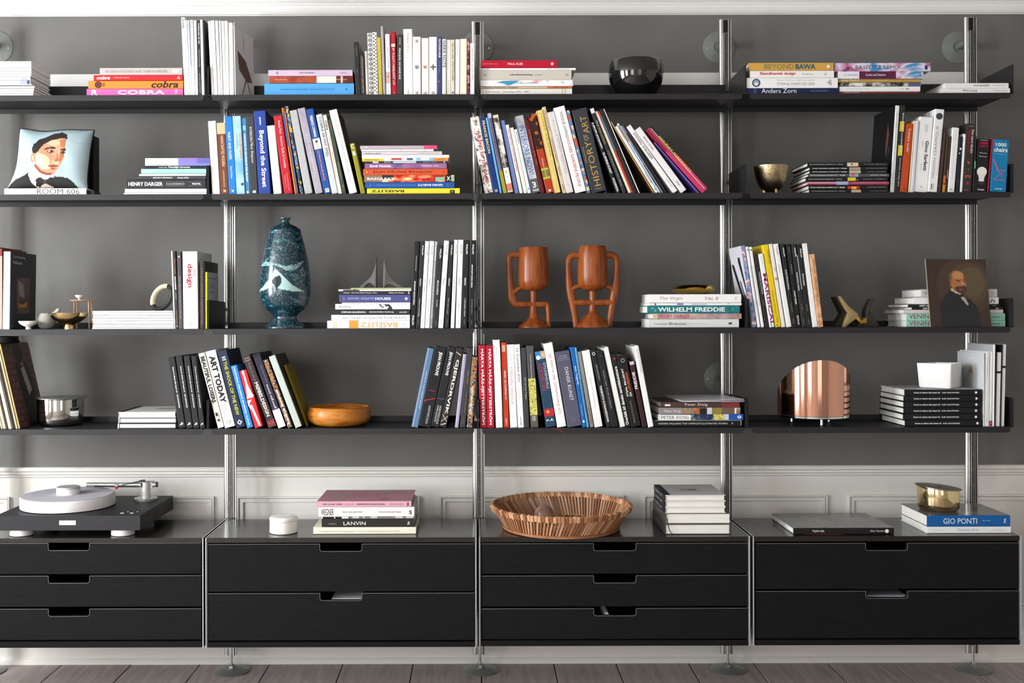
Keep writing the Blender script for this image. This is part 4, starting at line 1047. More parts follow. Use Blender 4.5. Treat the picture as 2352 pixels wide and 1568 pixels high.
stack(ZJ, Z2, [
 (1075, 2180, 1294, 1336, p_blk, [('BRUUN RASMUSSEN MODERN ART + DESIGN', .04, .45, .26, '#c8c8c8'), ('#', .53, .65, '#c8a890', .05, .95), ('AUCTION 838 · JUNE 2013', .76, .97, .22, '#b0b0b0')], 'black catalogue with peach picture', {}),
 (1072, 2170, 1226, 1292, p_blk, [('bruun rasmussen modern art + design', .02, .455, .32, W, .45, 'b'), ('#', .49, .64, '#c42a2a', .1, .7), ('#', .54, .60, '#e0b840', .1, .6), ('AUCTION 826 · MARCH 2012', .74, .97, .18, '#b0b0b0', .5)], 'black catalogue with red and yellow picture'),
 (1055, 2183, 1178, 1225, '#a03c58', [('#', .35, .50, '#98a8c8', .0, 1), ('#', .0, .35, '#d0a0ac', .4, .8), ('auction catalogue fine contemporary society', .55, .97, .34, '#f0d8dc', .6, 'i')], 'raspberry catalogue with pale blue picture'),
 (1030, 2165, 1117, 1177, p_blk, [('BRUUN RASMUSSEN MODERN ART + DESIGN', .035, .44, .2, '#d8d8d8', .5), ('#', .51, .61, '#d8c030', .1, .9), ('o', .63, .3, .12, '#e8e038'), ('AUCTION 824 · NOVEMBER 2011', .70, .97, .17, '#b0b0b0')], 'black catalogue with yellow picture'),
 (1060, 2185, 1067, 1116, '#4c4d52', [('bruun rasmussen modern art + design', .03, .46, .34, W, .5, 'b'), ('#', .51, .62, '#8aa0d0', .05, .95), ('#', .53, .58, '#d85a3a', .4, .9), ('AUCTION 817 · APRIL 2011', .76, .97, .24, '#e0e0e0', .5, 'b')], 'grey catalogue with blue and orange picture'),
 (1085, 2155, 1021, 1066, p_blk, [('bruun rasmussen modern art + design', .035, .48, .38, W, .5, 'b'), ('#', .51, .66, '#b8b088', .05, .95), ('AUCTION 813 · DECEMBER 2010', .74, .98, .2, '#b0b0b0')], 'black catalogue with grey-green picture'),
 (1085, 2165, 967, 1020, p_blk, [('bruun rasmussen modern art + design', .035, .475, .34, W, .5, 'b'), ('#', .505, .65, '#a89488', .05, .8), ('AUCTION 804 · SEPTEMBER 2010', .72, .98, .18, '#b0b0b0')], 'black catalogue with brownish picture'),
 (1055, 2170, 908, 966, p_blk, [('BRUUN RASMUSSEN MODERN ART + DESIGN', .025, .44, .2, '#d8d8d8', .5), ('#', .49, .63, '#d8c8a8', .0, .9), ('o', .55, .5, .2, '#3a2420'), ('AUCTION 829 · FEBRUARY 2012', .70, .97, .18, '#b0b0b0')], 'black catalogue with cream picture'),
 ], 'stack beside the pitted bowl', 'auction catalogues beside the metal bowl', Y=-.39, D=.18)
upright(ZK, Z2, [
 (332, 410, 131, 58, '#e6ebe8', [('BUKOWSKIS CONTEMPORARY AUKTION 14 NOVEMBER 2013', .09, .94, .34, '#9aa4a2', .5)], 'tall white catalogue with a black cover side',
  {'side': '#141416', 'hard': False, 'lo': [('p', [(.17, .30), (.30, .21), (.55, .28), (.56, .33), (.40, .34)], '#6a3c34'), ('p', [(.45, .15), (.60, .22), (.62, .23), (.47, .19)], '#38506a'), ('#', .62, .64, '#3a6aa8', .32, .38)]}),
 (392, 480, 130, 62, '#26231f', [('#', .185, .30, '#d8c023', 0, 1), ('#', .46, .58, '#d8c023', 0, 1), ('BUKOWSKIS CONTEMPORARY', .09, .56, .36, W, .62), ('AUKTION 14 MAJ 2014', .60, .93, .36, W, .6)], 'tall black catalogue with yellow bands', {'hard': False}),
 (455, 536, 316, 12, '#5c649c', [], 'very thin slate-blue booklet'),
 (458, 548, 382, 118, '#bf4a1e', [('Svenska stolar', .07, .42, .38, '#f0dcc8', .55), ('o', .955, .55, .1, '#3a1c10')], 'burnt-orange hardcover with pale title'),
 (585, 660, 345, 26, '#e8d5b0', [], 'thin cream book'),
 (612, 686, 345, 56, '#d3d8e4', [], 'pale blue-white book'),
 (662, 750, 285, 186, W, [('Gino Sarfatti', .315, .71, .25, '#2a2a2c', .68, 'b'), ('selected works', .32, .40, .1, '#8a8a8a', .38), ('opere scelte', .62, .71, .1, '#8a8a8a', .38), ('Marco Romanelli', .1, .2, .09, '#9a9a9a', .6), ('Sandra Severi', .1, .2, .09, '#9a9a9a', .48), ('o', .93, .5, .07, '#c0c0c0')], 'thick white hardcover with bold black title'),
 (850, 955, 182, 126, W, [('o', .085, .5, .37, '#47454a'), ('MISSION CERAMIQUE', .205, .83, .36, '#9a9a9a', .42, 'f'), ('Construction de la modernité', .24, .80, .13, '#b4b4b4', .82, 'f'), ('#', .90, .97, '#2e2e2e', .28, .36), ('#', .90, .96, '#8a8a8a', .5, .54)], 'white hardcover with a dark apple-shaped emblem'),
 (983, 1068, 440, 62, '#3e2e2a', [('THE DANISH ARTS AND CRAFTS SOCIETY OF YEARS', .06, .95, .22, '#8a6a5e')], 'dark brown hardcover'),
 (1050, 1112, 556, 38, '#4a3a30', [('#', .7, .84, '#d8682a', .1, .9), ('#', .86, 1, '#c88a30', 0, 1)], 'low brown book with orange patches'),
 (1088, 1150, 560, 40, '#40302a', [('KATALOG', .6, .75, .3, W)], 'low umber book'),
 (1130, 1200, 436, 92, '#ececee', [('Frode Lyng', .05, .2, .2, '#b8b8b8'), ('Den danske kunstindustri og designer hos', .26, .82, .13, '#b8b8b8'), ('o', .955, .42, .09, '#5a5a5a'), ('o', .965, .6, .06, '#5a5a5a')], 'white hardcover with very faint print'),
 (1242, 1286, 562, 52, '#22242c', [('o', .22, .6, .3, '#dadde4'), ('o', .3, .35, .2, '#c0c4cc'), ('o', .8, .5, .1, '#c0c4cc')], 'black book with white swirls'),
 (1298, 1352, 520, 34, '#edf1f6', [('#', 0, .012, '#a02a2a', 0, 1)], 'slim white book with a dark red top'),
 (1338, 1402, 378, 120, '#37302c', [('Den store danske', .09, .43, .28, W, .72), ('MØBELGUIDE', .09, .42, .3, '#8c2430', .32, 'b'), ('p', [(.54, .3), (.56, .55), (.60, .55), (.57, .3)], '#b8553a'), ('#', .56, .565, '#b8553a', .3, .7), ('o', .67, .5, .16, '#5a4c46'), ('#', .755, .775, '#b8553a', .15, .75), ('#', .77, .80, '#b8553a', .15, .28), ('#', .77, .80, '#b8553a', .62, .75),
  ('o', .87, .47, .16, '#a82a3c'), ('#', .03, .05, '#6a605a', .2, .8), ('GYLDENDAL', .965, .975, .5, '#b8b0a8', .4, 'x')], 'dark brown hardcover with red chair pictograms'),
 (1476, 1512, 560, 34, '#2b2826', [('#', .44, .575, '#4ec49a', .1, .9)], 'slim black book with a mint label'),
 (1495, 1550, 590, 165, '#1f1c1d', [('#', .02, .03, '#b8b8b8', .2, .8), ('1000', .055, .105, .66, '#c01848', .5, 'xb'), ('lights', .115, .165, .72, '#c01848', .5, 'x'), ('1000 Leuchten', .255, .275, .62, W, .5, 'x'), ('1000 Luminaires', .32, .34, .66, W, .5, 'x'), ('o', .62, .5, .42, '#e9e7e2'),
  ('p', [(.64, .14), (.74, .28), (.80, .28), (.80, .72), (.74, .72), (.64, .86)], '#e3e1dc'), ('#', .80, .86, '#3a3838', .28, .72), ('TASCHEN', .945, .97, .56, W, .5, 'xb')], 'thick black book with a big white bulb'),
 (1678, 1745, 592, 32, '#a8182c', [('x', .9, .93, .3, W)], 'slim red book touching the thick blue one'),
 (1718, 1764, 600, 222, '#127cae', [('1000', .06, .13, .66, '#e6f0f4', .5, 'xb'), ('chairs', .15, .235, .84, '#e6f0f4', .5, 'xb'), ('Charlotte & Peter Fiell', .265, .285, .66, '#9cc8dc', .5, 'x'), ('p', [(.36, .10), (.40, .06), (.60, .34), (.56, .42)], '#b06a98'), ('p', [(.58, .36), (.575, .92), (.59, .92), (.60, .36)], '#b06a98'),
  ('p', [(.60, .36), (.77, .82), (.78, .86), (.60, .42)], '#b06a98'), ('p', [(.62, .76), (.77, .18), (.77, .13), (.61, .70)], '#b06a98'), ('#', .765, .78, '#b06a98', .13, .86), ('TASCHEN', .93, .955, .46, '#e6f0f4', .5, 'xb')], 'thick blue book with a pink folding chair'),
 ], 'right end of second shelf', 'books upright at the right end of the second shelf', D=.19)
# ======================================================================= THIRD LEVEL
upright(ZL, Z3, [
 (-48, -48, 120, 20, '#6a4a3c', [], 'brown hardcover at the picture edge'),
 (-14, -14, 138, 36, '#7a3020', [('#', .09, 1, '#b09a90', 0, 1)], 'rust and taupe hardcover'),
 (22, 33, 165, 72, '#cdcacb', [('Carl-Henning Pedersen', .27, .765, .34, W, .52, 'b'), ('S', .94, .97, .3, W)], 'pale grey hardcover with a slate cover side',
  {'side': '#33373c', 'D': .205, 'hi': [('Carl-Henning', .0, 0, 0, K)] if False else [('#', .33, .80, p_dark_photo, .25, .75), ('p', [(.66, .30), (.72, .35), (.72, .62), (.64, .68), (.68, .45)], '#b8822c'), ('p', [(.36, .3), (.42, .5), (.60, .55), (.56, .35)], '#8a8a98'),
   ('Carl-Henning', .045, .085, .46, '#d4d4d0', .33, 'x'), ('Pedersen', .115, .155, .33, '#d4d4d0', .27, 'x'), ('#', .955, .965, '#b0b0b0', .06, .12)]}),
 ], 'third shelf at the left edge', 'books upright at the left end of the third shelf', D=.19)
stack(ZL, Z3, [
 (940, 1772, 934, 952, '#e6e5e4', [], 'white periodical'), (946, 1770, 906, 933, '#e6e5e4', [], 'white periodical'), (950, 1770, 890, 905, '#e6e5e4', [], 'white periodical'),
 (946, 1768, 866, 889, '#e6e5e4', [('#', .32, .55, '#b8b8b8', .85, .97)], 'white periodical'), (942, 1768, 836, 865, '#e6e5e4', [], 'white periodical'), (948, 1768, 806, 835, '#e6e5e4', [('#', .0, .2, '#8a8a8a', .85, .95), ('#', .65, .9, '#b0b0b0', .85, .95)], 'white periodical'),
 (944, 1762, 778, 805, '#e6e5e4', [], 'white periodical'), (942, 1758, 757, 777, '#e6e5e4', [], 'white periodical')],
 'low stack under the oval ring', 'white periodicals stacked under the oval ring', D=.19)
upright(ZL, Z3, [
 (1772, 1742, 160, 22, '#f0f0ee', [], 'thin white magazine'),
 (1790, 1758, 162, 38, '#262526', [('HEIMSTAT DANMARK', .10, .30, .3, '#c87a50'), ('BLAA BLAENDET', .33, .5, .4, W, .5, 'b'), ('CRITERIET', .53, .62, .3, '#b8b8b8'), ('OLESJE', .75, .94, .25, '#c8a070'), ('C', .955, .975, .5, W)], 'black magazine with white and copper print', {'hard': False}),
 (1824, 1802, 168, 46, '#4a4546', [('B', .055, .075, .4, W, .5, 'xb'), ('Even More Contemporary Works', .32, .87, .25, '#c8c4c4')], 'grey-brown hardcover with a small white letter'),
 (1868, 1858, 166, 152, W, [('design', .16, .465, .42, '#a82a40', .45, 'b'), ('dansk', .22, .325, .17, '#a82a40', .80), ('MUSEUM', .08, .085, .3, '#b0b0b0', .55), ('s', .925, .94, .08, '#5a5a5a')], 'thick white hardcover with crimson lowercase title', {'side': '#dcdcda'}),
 (2040, 2038, 262, 42, '#352c29', [('OM AT OPLEVE ARKITEKTUR', .10, .93, .36, '#8c7a70')], 'dark brown book with faint capitals'),
 (2081, 2079, 264, 8, '#1d1c1c', [], 'thin black book towering over the yellow one', {'D': .13}),
 (2091, 2090, 374, 20, '#e6d90f', [('TAPIO WIRKKALA', .17, .4, .2, '#a89c20')], 'yellow book with pale cover side', {'side': '#b9bcc2', 'D': .15, 'hi': [('#', .10, .12, '#8a8c92', .1, .8), ('SKAB', .2, .24, .3, '#8a8c92', .4, 'x'), ('1000', .25, .29, .4, '#8a8c92', .4, 'x'), ('#', .34, .36, '#8a8c92', .2, .6)]}),
 ], 'third shelf beside the gap', 'books upright on the third shelf of the turntable bay', D=.19)

zt3 = stack(ZN, Z3, [
 (72, 1245, 1215, 1327, W, [('BASELITZ', .405, .845, .62, '#e39a3e', .48, 'f'), ('#', .265, .375, '#e6993a', 0, 1), ('#', .065, .12, '#ecc08a', .15, .25), ('#', .065, .12, '#ecc08a', .35, .45), ('#', .065, .12, '#ecc08a', .55, .65), ('#', .065, .12, '#ecc08a', .75, .85), ('o', .92, .5, .25, '#d8d8d6')],
  'white hardcover with upside-down orange capitals'),
 (130, 1245, 1131, 1214, W, [('RICHARD AVEDON PORTRAITS', .15, .965, .40, '#8c8c8c', .45), ('#', .04, .09, '#c0c0c0', .5, .53)], 'white paperback with thin grey capitals'),
 (240, 1248, 1055, 1130, '#2a2a2c', [('STEPHAN BALKENHOL', .035, .38, .30, W, .5, 'b'), ('deichtorhallen hamburg', .425, .77, .34, '#e0e0e0', .5, 'b'), ('snoeck', .85, .96, .26, '#e0e0e0', .5, 'b')], 'black hardcover with three white inscriptions'),
 (187, 1250, 973, 1054, W, [('Banksy', .05, .21, .44, '#4a4c4c', .45), ('#', .265, .267, '#c0c0c0', 0, 1), ('#', .40, .402, '#c0c0c0', 0, 1), ('#', .54, .542, '#c0c0c0', 0, 1), ('#', .81, .812, '#c0c0c0', 0, 1), ('p', [(.58, .9), (.60, .95), (.62, .6), (.66, .35), (.63, .3), (.60, .6)], '#3a3a3e'), ('p', [(.65, .9), (.72, .9), (.76, .3), (.755, .02), (.70, .02), (.68, .5)], '#2c2c30'), ('o', .70, .4, .18, '#e8e8ea')],
  'white hardcover with black stencil figure'),
 (280, 1253, 951, 972, '#f3f3f5', [('MICHAEL BORREMANS WEIGHT', .06, .36, .4, '#d86a70')], 'very thin white booklet'),
 (242, 1256, 840, 950, '#4c4e82', [('DAVID ADJAYE', .125, .485, .34, '#b8c4dc', .46), ('HOUSES', .505, .725, .34, W, .46, 'b'), ('THAMES HUDSON', .05, .08, .5, '#9aa0c8', .46), ('p', [(.915, .45), (.94, .68), (.965, .45), (.94, .22)], W), ('p', [(.93, .45), (.94, .55), (.95, .45), (.94, .35)], '#4c4e82')], 'indigo hardcover with pale thin capitals'),
 (242, 1262, 791, 839, '#2c2a2a', [('Picasso   from the Musée Picasso, Paris', .065, .525, .42, W, .5), ('Walker Art Center', .69, .905, .42, W, .5), ('#', .965, .975, W, .1, .9)], 'black paperback with small white serif-like print'),
 (230, 1265, 761, 790, '#f1efec', [('#', .065, .29, '#2c2a2a', .1, .75), ('#', .21, .235, '#a83a2a', .75, 1), ('Yoshitomo Nara', .44, .60, .4, '#9a9a98')], 'thin white book with a small black label'),
 (405, 1265, 740, 760, '#b9c48e', [], 'thin pale green book')],
 'third-shelf stack under the horn sculpture', 'art books stacked under the horn sculpture', D=.19)
PH = 'PHILLIPS'
def phil(c, a, b, extra=()):
    t = W if c == K else '#a2a2a6'
    return [(PH, .05, .16, .3, t, .6, 'b'), (a, .43, .43 + .014 * len(a), .26, t, .45, 'b'), (b, .66, .66 + .011 * len(b), .2, t, .5), ('PHILLIPS', .9, .96, .18, '#8a8a8e', .5)]
upright(ZN, Z3, [
 (1246, 1308, 82, 78, '#1b1b1d', [('EVENING AND DAY EDITIONS', .17, .34, .16, '#d0d0d0', .55), ('IMPORTANT NORDIC DESIGN', .46, .73, .26, W, .5, 'b'), (PH, .855, .965, .32, W, .5, 'b')], 'leftmost black catalogue with the word at its foot', {'side': '#c8c8ca'}),
 (1333, 1400, 84, 62, '#262626', phil(K, 'DESIGN', 'LONDON 26 SEPTEMBER'), 'black auction catalogue'),
 (1397, 1466, 84, 60, W, phil(W, 'AFRICA NOVA', 'NEW YORK'), 'white auction catalogue'),
 (1458, 1530, 82, 68, W, phil(W, 'DESIGN', 'LONDON 28 APRIL'), 'white auction catalogue'),
 (1531, 1604, 88, 36, '#b9bac0', [('20TH 21ST  DESIGN EVENING EDITIONS', .22, .85, .5, '#5a5c68', .5), (PH, .88, .97, .6, '#3a3c48')], 'thin grey catalogue with dark print'),
 (1574, 1645, 134, 78, '#2c2c2e', phil(K, 'BRUUN LONDON', '25 APRIL'), 'shorter black auction catalogue'),
 (1650, 1735, 76, 72, W, phil(W, 'DESIGN', '27 JUNE'), 'white auction catalogue'),
 (1738, 1812, 76, 60, '#2a2a2b', phil(K, 'DESIGN', 'NEW YORK 11 JUNE'), 'black auction catalogue'),
 (1826, 1878, 65, 52, W, phil(W, 'DESIGN MASTERS', 'NEW YORK'), 'white auction catalogue'),
 (1896, 1936, 65, 74, W, phil(W, 'DESIGN', '13 DECEMBER NEW'), 'white auction catalogue'),
 (1977, 2012, 67, 82, '#1e1e20', phil(K, 'DESIGN', '27 SEPTEMBER LONDON'), 'black auction catalogue'),
 (2082, 2110, 69, 76, '#1a1a1c', [(PH, .05, .16, .3, W, .5, 'b'), ('IMPORTANT NORDIC DESIGN', .28, .54, .26, W, .4, 'b'), ('28 SEPTEMBER LONDON', .67, .84, .15, '#b8b8b8', .5), ('PHILLIPS', .91, .96, .15, '#8a8a8e', .5)], 'rightmost black catalogue by the post'),
 ], 'third shelf by the middle post', 'auction catalogues upright on the third shelf', D=.19)

zt4 = stack(ZQ, Z3, [
 (250, 1260, 985, 1082, '#d5d6d4', [('Constantin', .055, .21, .22, '#6a6a68', .45), ('Brancusi', .225, .41, .34, '#3c3c3a', .48), ('#', .43, .432, '#8a8a88', .2, .8), ('Matter, Photos, and Carving', .45, .64, .13, '#9a9a98', .45), ('#', .885, .92, '#4a4a48', .35, .6)], 'pale grey hardcover with dark grey title'),
 (295, 1290, 920, 984, p_pinkgrey, [('HENRY DARGER', .07, .415, .62, '#b8304a', .5), ('WINTER', .50, .61, .25, '#d8c890', .65), ('#', .0, .05, '#d0b498', .0, 1), ('MW', .965, .995, .5, '#d8a848', .5, 'b'), ('EXCERPTS FROM A COLLECTION OF WRITINGS AND SKETCHES', .74, .95, .3, '#c8b8b4', .5)], 'pinkish-grey hardcover with tall red capitals'),
 (230, 1270, 832, 919, p_teal, [('WILHELM FREDDIE', .115, .84, .56, W, .5, 'b'), ('ROLF', .045, .065, .3, '#c8e0e0', .65), ('LÆSSØE', .075, .095, .3, '#c8e0e0', .4), ('GYLDENDAL', .91, .93, .4, '#8ac0c0', .5)], 'teal hardcover with bold white capitals'),
 (252, 1290, 800, 831, '#eeecf0', [('#', .30, .37, '#8a80b8', .2, .9), ('WANDERINGS IN THE FIELD', .45, .62, .4, '#5a5a68', .5), ('#', .06, .07, '#2a2a2a', .1, .95), ('#', .84, .87, '#c88a60', .5, .7)], 'thin white book with violet blossom print'),
 (255, 1285, 702, 799, W, [('The Virgin', .11, .36, .42, '#b87078', .5, 'i'), ('TAL R', .60, .75, .36, '#b87078', .5, 'i'), ('ART', .935, .95, .4, '#c88a90', .5)], 'thick white hardcover with pinkish italic title')],
 'third-shelf stack under the brass dish', 'art books stacked under the flat brass dish', D=.19)
upright(ZQ, Z3, [
 (1416, 1284, 168, 52, p_bluefloral, [('SELECTED SKETCHING PRACTICE ART GLASS', .15, .70, .34, '#d8e0e8', .5)], 'blue and red floral catalogue with spoon cover',
  {'hard': False, 'side': '#d4d4da', 'lo': [('p', [(.14, .24), (.13, .38), (.18, .40), (.5, .14), (.62, .04), (.60, .01), (.45, .08)], '#1d1d22'), ('p', [(.22, .76), (.20, .90), (.24, .92), (.62, .50), (.80, .22), (.78, .16), (.56, .40)], '#1d1d22'), ('p', [(.42, .40), (.43, .46), (.80, .10), (.78, .06)], '#1d1d22')]}),
 (1474, 1338, 180, 30, '#eef0ee', [('o', .04, .5, .25, '#4a4a4a'), ('BUKOWSKIS MODERN CONTEMPORARY', .24, .74, .4, '#b0b4b2')], 'slim white catalogue with a dark top dot'),
 (1514, 1374, 182, 34, '#f0f2f0', [('o', .04, .5, .25, '#4a4a4a'), ('BUKOWSKIS MODERN CONTEMPORARY', .24, .74, .4, '#b0b4b2')], 'slim white catalogue with a dark top dot'),
 (1560, 1430, 268, 44, '#2a2627', [('SVERIGES ALLMANNA', .24, .55, .35, '#e0dcdc', .6), ('ANTIK', .62, .7, .3, '#c05040', .5)], 'short black book with small red word'),
 (1606, 1476, 262, 56, W, [('MARISCAL', .27, .99, .66, '#9c1f7c', .62, 'b'), ('JAVIER', .04, .15, .2, '#b0b0b0', .5)], 'white book with giant magenta letters'),
 (1672, 1525, 160, 66, '#e7c71a', [('DECORUM', .08, .235, .28, '#3a3418', .78, 'f'), ('MODERN CARPETS AND TAPESTRIES', .56, .85, .2, '#5a5020', .45, 'f'), ('FLAMMARION', .87, .95, .22, '#3a3418', .5), ('o', .975, .35, .1, K)], 'yellow book with small black capitals'),
 (1742, 1594, 150, 46, '#ece8e0', [('o', .42, .65, .4, '#b89c68'), ('#', .28, .33, '#5a6a4a', .6, .7)], 'cream book with tan leaf mark'),
 (1800, 1648, 150, 58, W, [(PH, .03, .13, .3, '#a2a2a6', .6, 'b'), ('DESIGN', .25, .35, .26, '#a2a2a6', .45)], 'white catalogue between yellow and black ones'),
 (1864, 1724, 148, 54, '#242425', [(PH, .05, .155, .3, W, .6, 'b'), ('NORDIC DESIGN LONDON', .31, .55, .28, W, .45, 'b'), ('4 NOVEMBER', .7, .82, .2, '#9a9a9a'), ('PHILLIPS', .9, .96, .2, '#9a9a9a')], 'black catalogue from the auction row'),
 (1914, 1792, 148, 52, '#1f1f20', [('PHILLIPS', .04, .1, .2, '#9a9a9a'), ('AMERICA', .24, .36, .2, '#c0c0c0'), ('AGNES WEBER', .56, .73, .3, W, .5, 'b'), ('SESTIAGE', .86, .97, .3, W, .5, 'b')], 'black catalogue with low bold word'),
 (1972, 1850, 148, 54, '#2a2a2b', [(PH, .05, .155, .3, W, .6, 'b'), ('#', .14, .55, '#f0f0f0', .9, 1.0), ('THE ARCHITECT LONDON', .34, .56, .28, W, .35, 'b'), ('24 APRIL', .72, .8, .2, '#9a9a9a'), ('PHILLIPS', .9, .96, .2, '#9a9a9a')], 'black catalogue with a white edge line'),
 (2026, 1912, 150, 56, '#232324', [(PH, .06, .165, .3, W, .6, 'b'), ('BRUUN LONDON', .36, .5, .28, W, .45, 'b'), ('20 APRIL', .73, .81, .2, '#9a9a9a'), ('PHILLIPS', .91, .96, .2, '#9a9a9a')], 'rightmost black catalogue of this row'),
 (2090, 1968, 145, 64, '#f2f4f6', [], 'plain white hardcover'),
 (2152, 2052, 266, 60, p_peach, [('PETER DOIG / WORKS ON PAPER', .07, .60, .34, '#4a3020', .62), ('o', .84, .5, .34, '#6a4630'), ('o', .84, .5, .28, '#d8a478'), ('o', .94, .5, .3, '#6a4630'), ('o', .94, .5, .24, '#d8a478')], 'peach-coloured book with dark scribbles'),
 ], 'third shelf, end bay', 'books leaning on the third shelf of the end bay', D=.17)
stack(ZR_, Z3, [
 (1010, 2138, 878, 950, '#9ad2bd', [('VENINI', .025, .245, .66, '#8c3048', .58), ('Santillana & C.', .80, .985, .36, '#3a5a50', .5)], 'lower mint-green hardcover', {'side': '#cfd6d6'}),
 (1008, 2136, 795, 877, '#9ad2bd', [('VENINI', .025, .245, .62, '#8c3048', .60), ('Brandi & C.', .83, .985, .34, '#3a5a50', .5)], 'upper mint-green hardcover', {'side': '#cfd6d6'}),
 (975, 2114, 751, 794, '#d6cdce', [], 'pale pinkish-grey paperback', {'side': '#bcbcbc'}),
 (1068, 2112, 721, 750, '#242426', [('GERT', .12, .19, .7, W, .5, 'b'), ('CFA', .915, .955, .6, W, .5, 'b')], 'thin black paperback'),
 (1025, 2082, 688, 720, '#222224', [('GERT &', .12, .22, .62, W, .5, 'b'), ('CFA', .91, .955, .5, '#b8b8b8', .5)], 'thin black paperback with longer title'),
 (1088, 2062, 608, 687, W, [('h', .90, .955, .5, K, .5, 'i')], 'plain white hardcover', {'side': '#9c9a9a'}),
 (1175, 2045, 512, 607, '#c9c7c8', [('The Sculptures', .03, .24, .3, '#4a4a4a', .5), ('M', .925, .945, .2, '#4a4a4a', .5)], 'light grey hardcover with rounded spine', {'side': '#8a8888'})],
 'half hidden by the portrait', 'hardcovers stacked behind the small portrait', Y=-.36, D=.17)

# ======================================================================= FOURTH LEVEL
lp = []
bots = [-70, -48, -26, -4, 14, 32, 50, 70, 92, 114, 138, 160, 182, 204]
cl = ['#6a3a2a', '#e6dcc4', '#b8242c', '#2c2a2a', '#d8cfb4', '#f0ece0', '#c8b890', '#3a3430', '#e6dcc0', '#efe9d8', '#5a4a3c', '#26211e', '#d8c49a', '#c9b27a']
nm = ['rust', 'cream', 'red', 'black', 'yellowed', 'white', 'tan', 'dark brown', 'pale cream', 'off-white', 'umber', 'blackish', 'straw-coloured', 'ochre']
brick_lo = []
for i, b in enumerate(bots):
    ext = {'hard': False, 'name': 'record_sleeve', 'cat': 'record sleeve', 'D': .214}
    if i == len(bots) - 1: ext.update({'side': '#4a2a28'})
    lp.append((b, b - 220, 146 + (i * 5) % 12, 20, cl[i], [], nm[i] + ' record sleeve', ext))
lp_spec = upright(ZS, Z4, lp, 'leaning at the fourth shelf end', 'record sleeves leaning at the left end of the fourth shelf')
stack(ZS, Z4, [
 (1325, 1980, 1038, 1098, W, [], 'white-edged hardcover', {'face': 'head', 'side': '#1d1d20'}),
 (1333, 1984, 969, 1032, W, [], 'white-edged hardcover', {'face': 'head', 'side': '#1d1d20'}),
 (1320, 1978, 898, 963, '#1c1c1f', [], 'white-edged hardcover', {'face': 'head', 'side': '#cfcdca', 'hi': [('#', 0, 1, '#1c1c1f', 0, .10), ('#', .30, .55, '#a8a6a4', .50, .80)]})],
 'low stack in front of leaning black books', 'hardcovers lying beside the leaning black books', D=.212)
ILSE = [('home is where the heart is?', .145, .505, .20, '#f0f0f0', .56, 'b'), ('ILSE CRAWFORD', .53, .72, .18, '#f0f0f0', .56, 'b'), ('o', .94, .56, .17, '#f0f0f0'), ('p', [(.945, .3), (.965, .2), (.95, .5)], '#f0f0f0')]
upright(ZT, Z4, [
 (275, 100, 275, 112, '#1e1f22', ILSE, 'black hardcover with small white print'), (398, 226, 260, 104, '#1e1f22', ILSE, 'black hardcover with small white print'),
 (508, 350, 258, 96, '#1e1f22', ILSE, 'black hardcover with small white print'), (610, 470, 262, 78, '#1e1f22', ILSE, 'black hardcover with small white print')],
 'leaning across the shelf gap', 'four identical black hardcovers leaning at the shelf gap', D=.2)
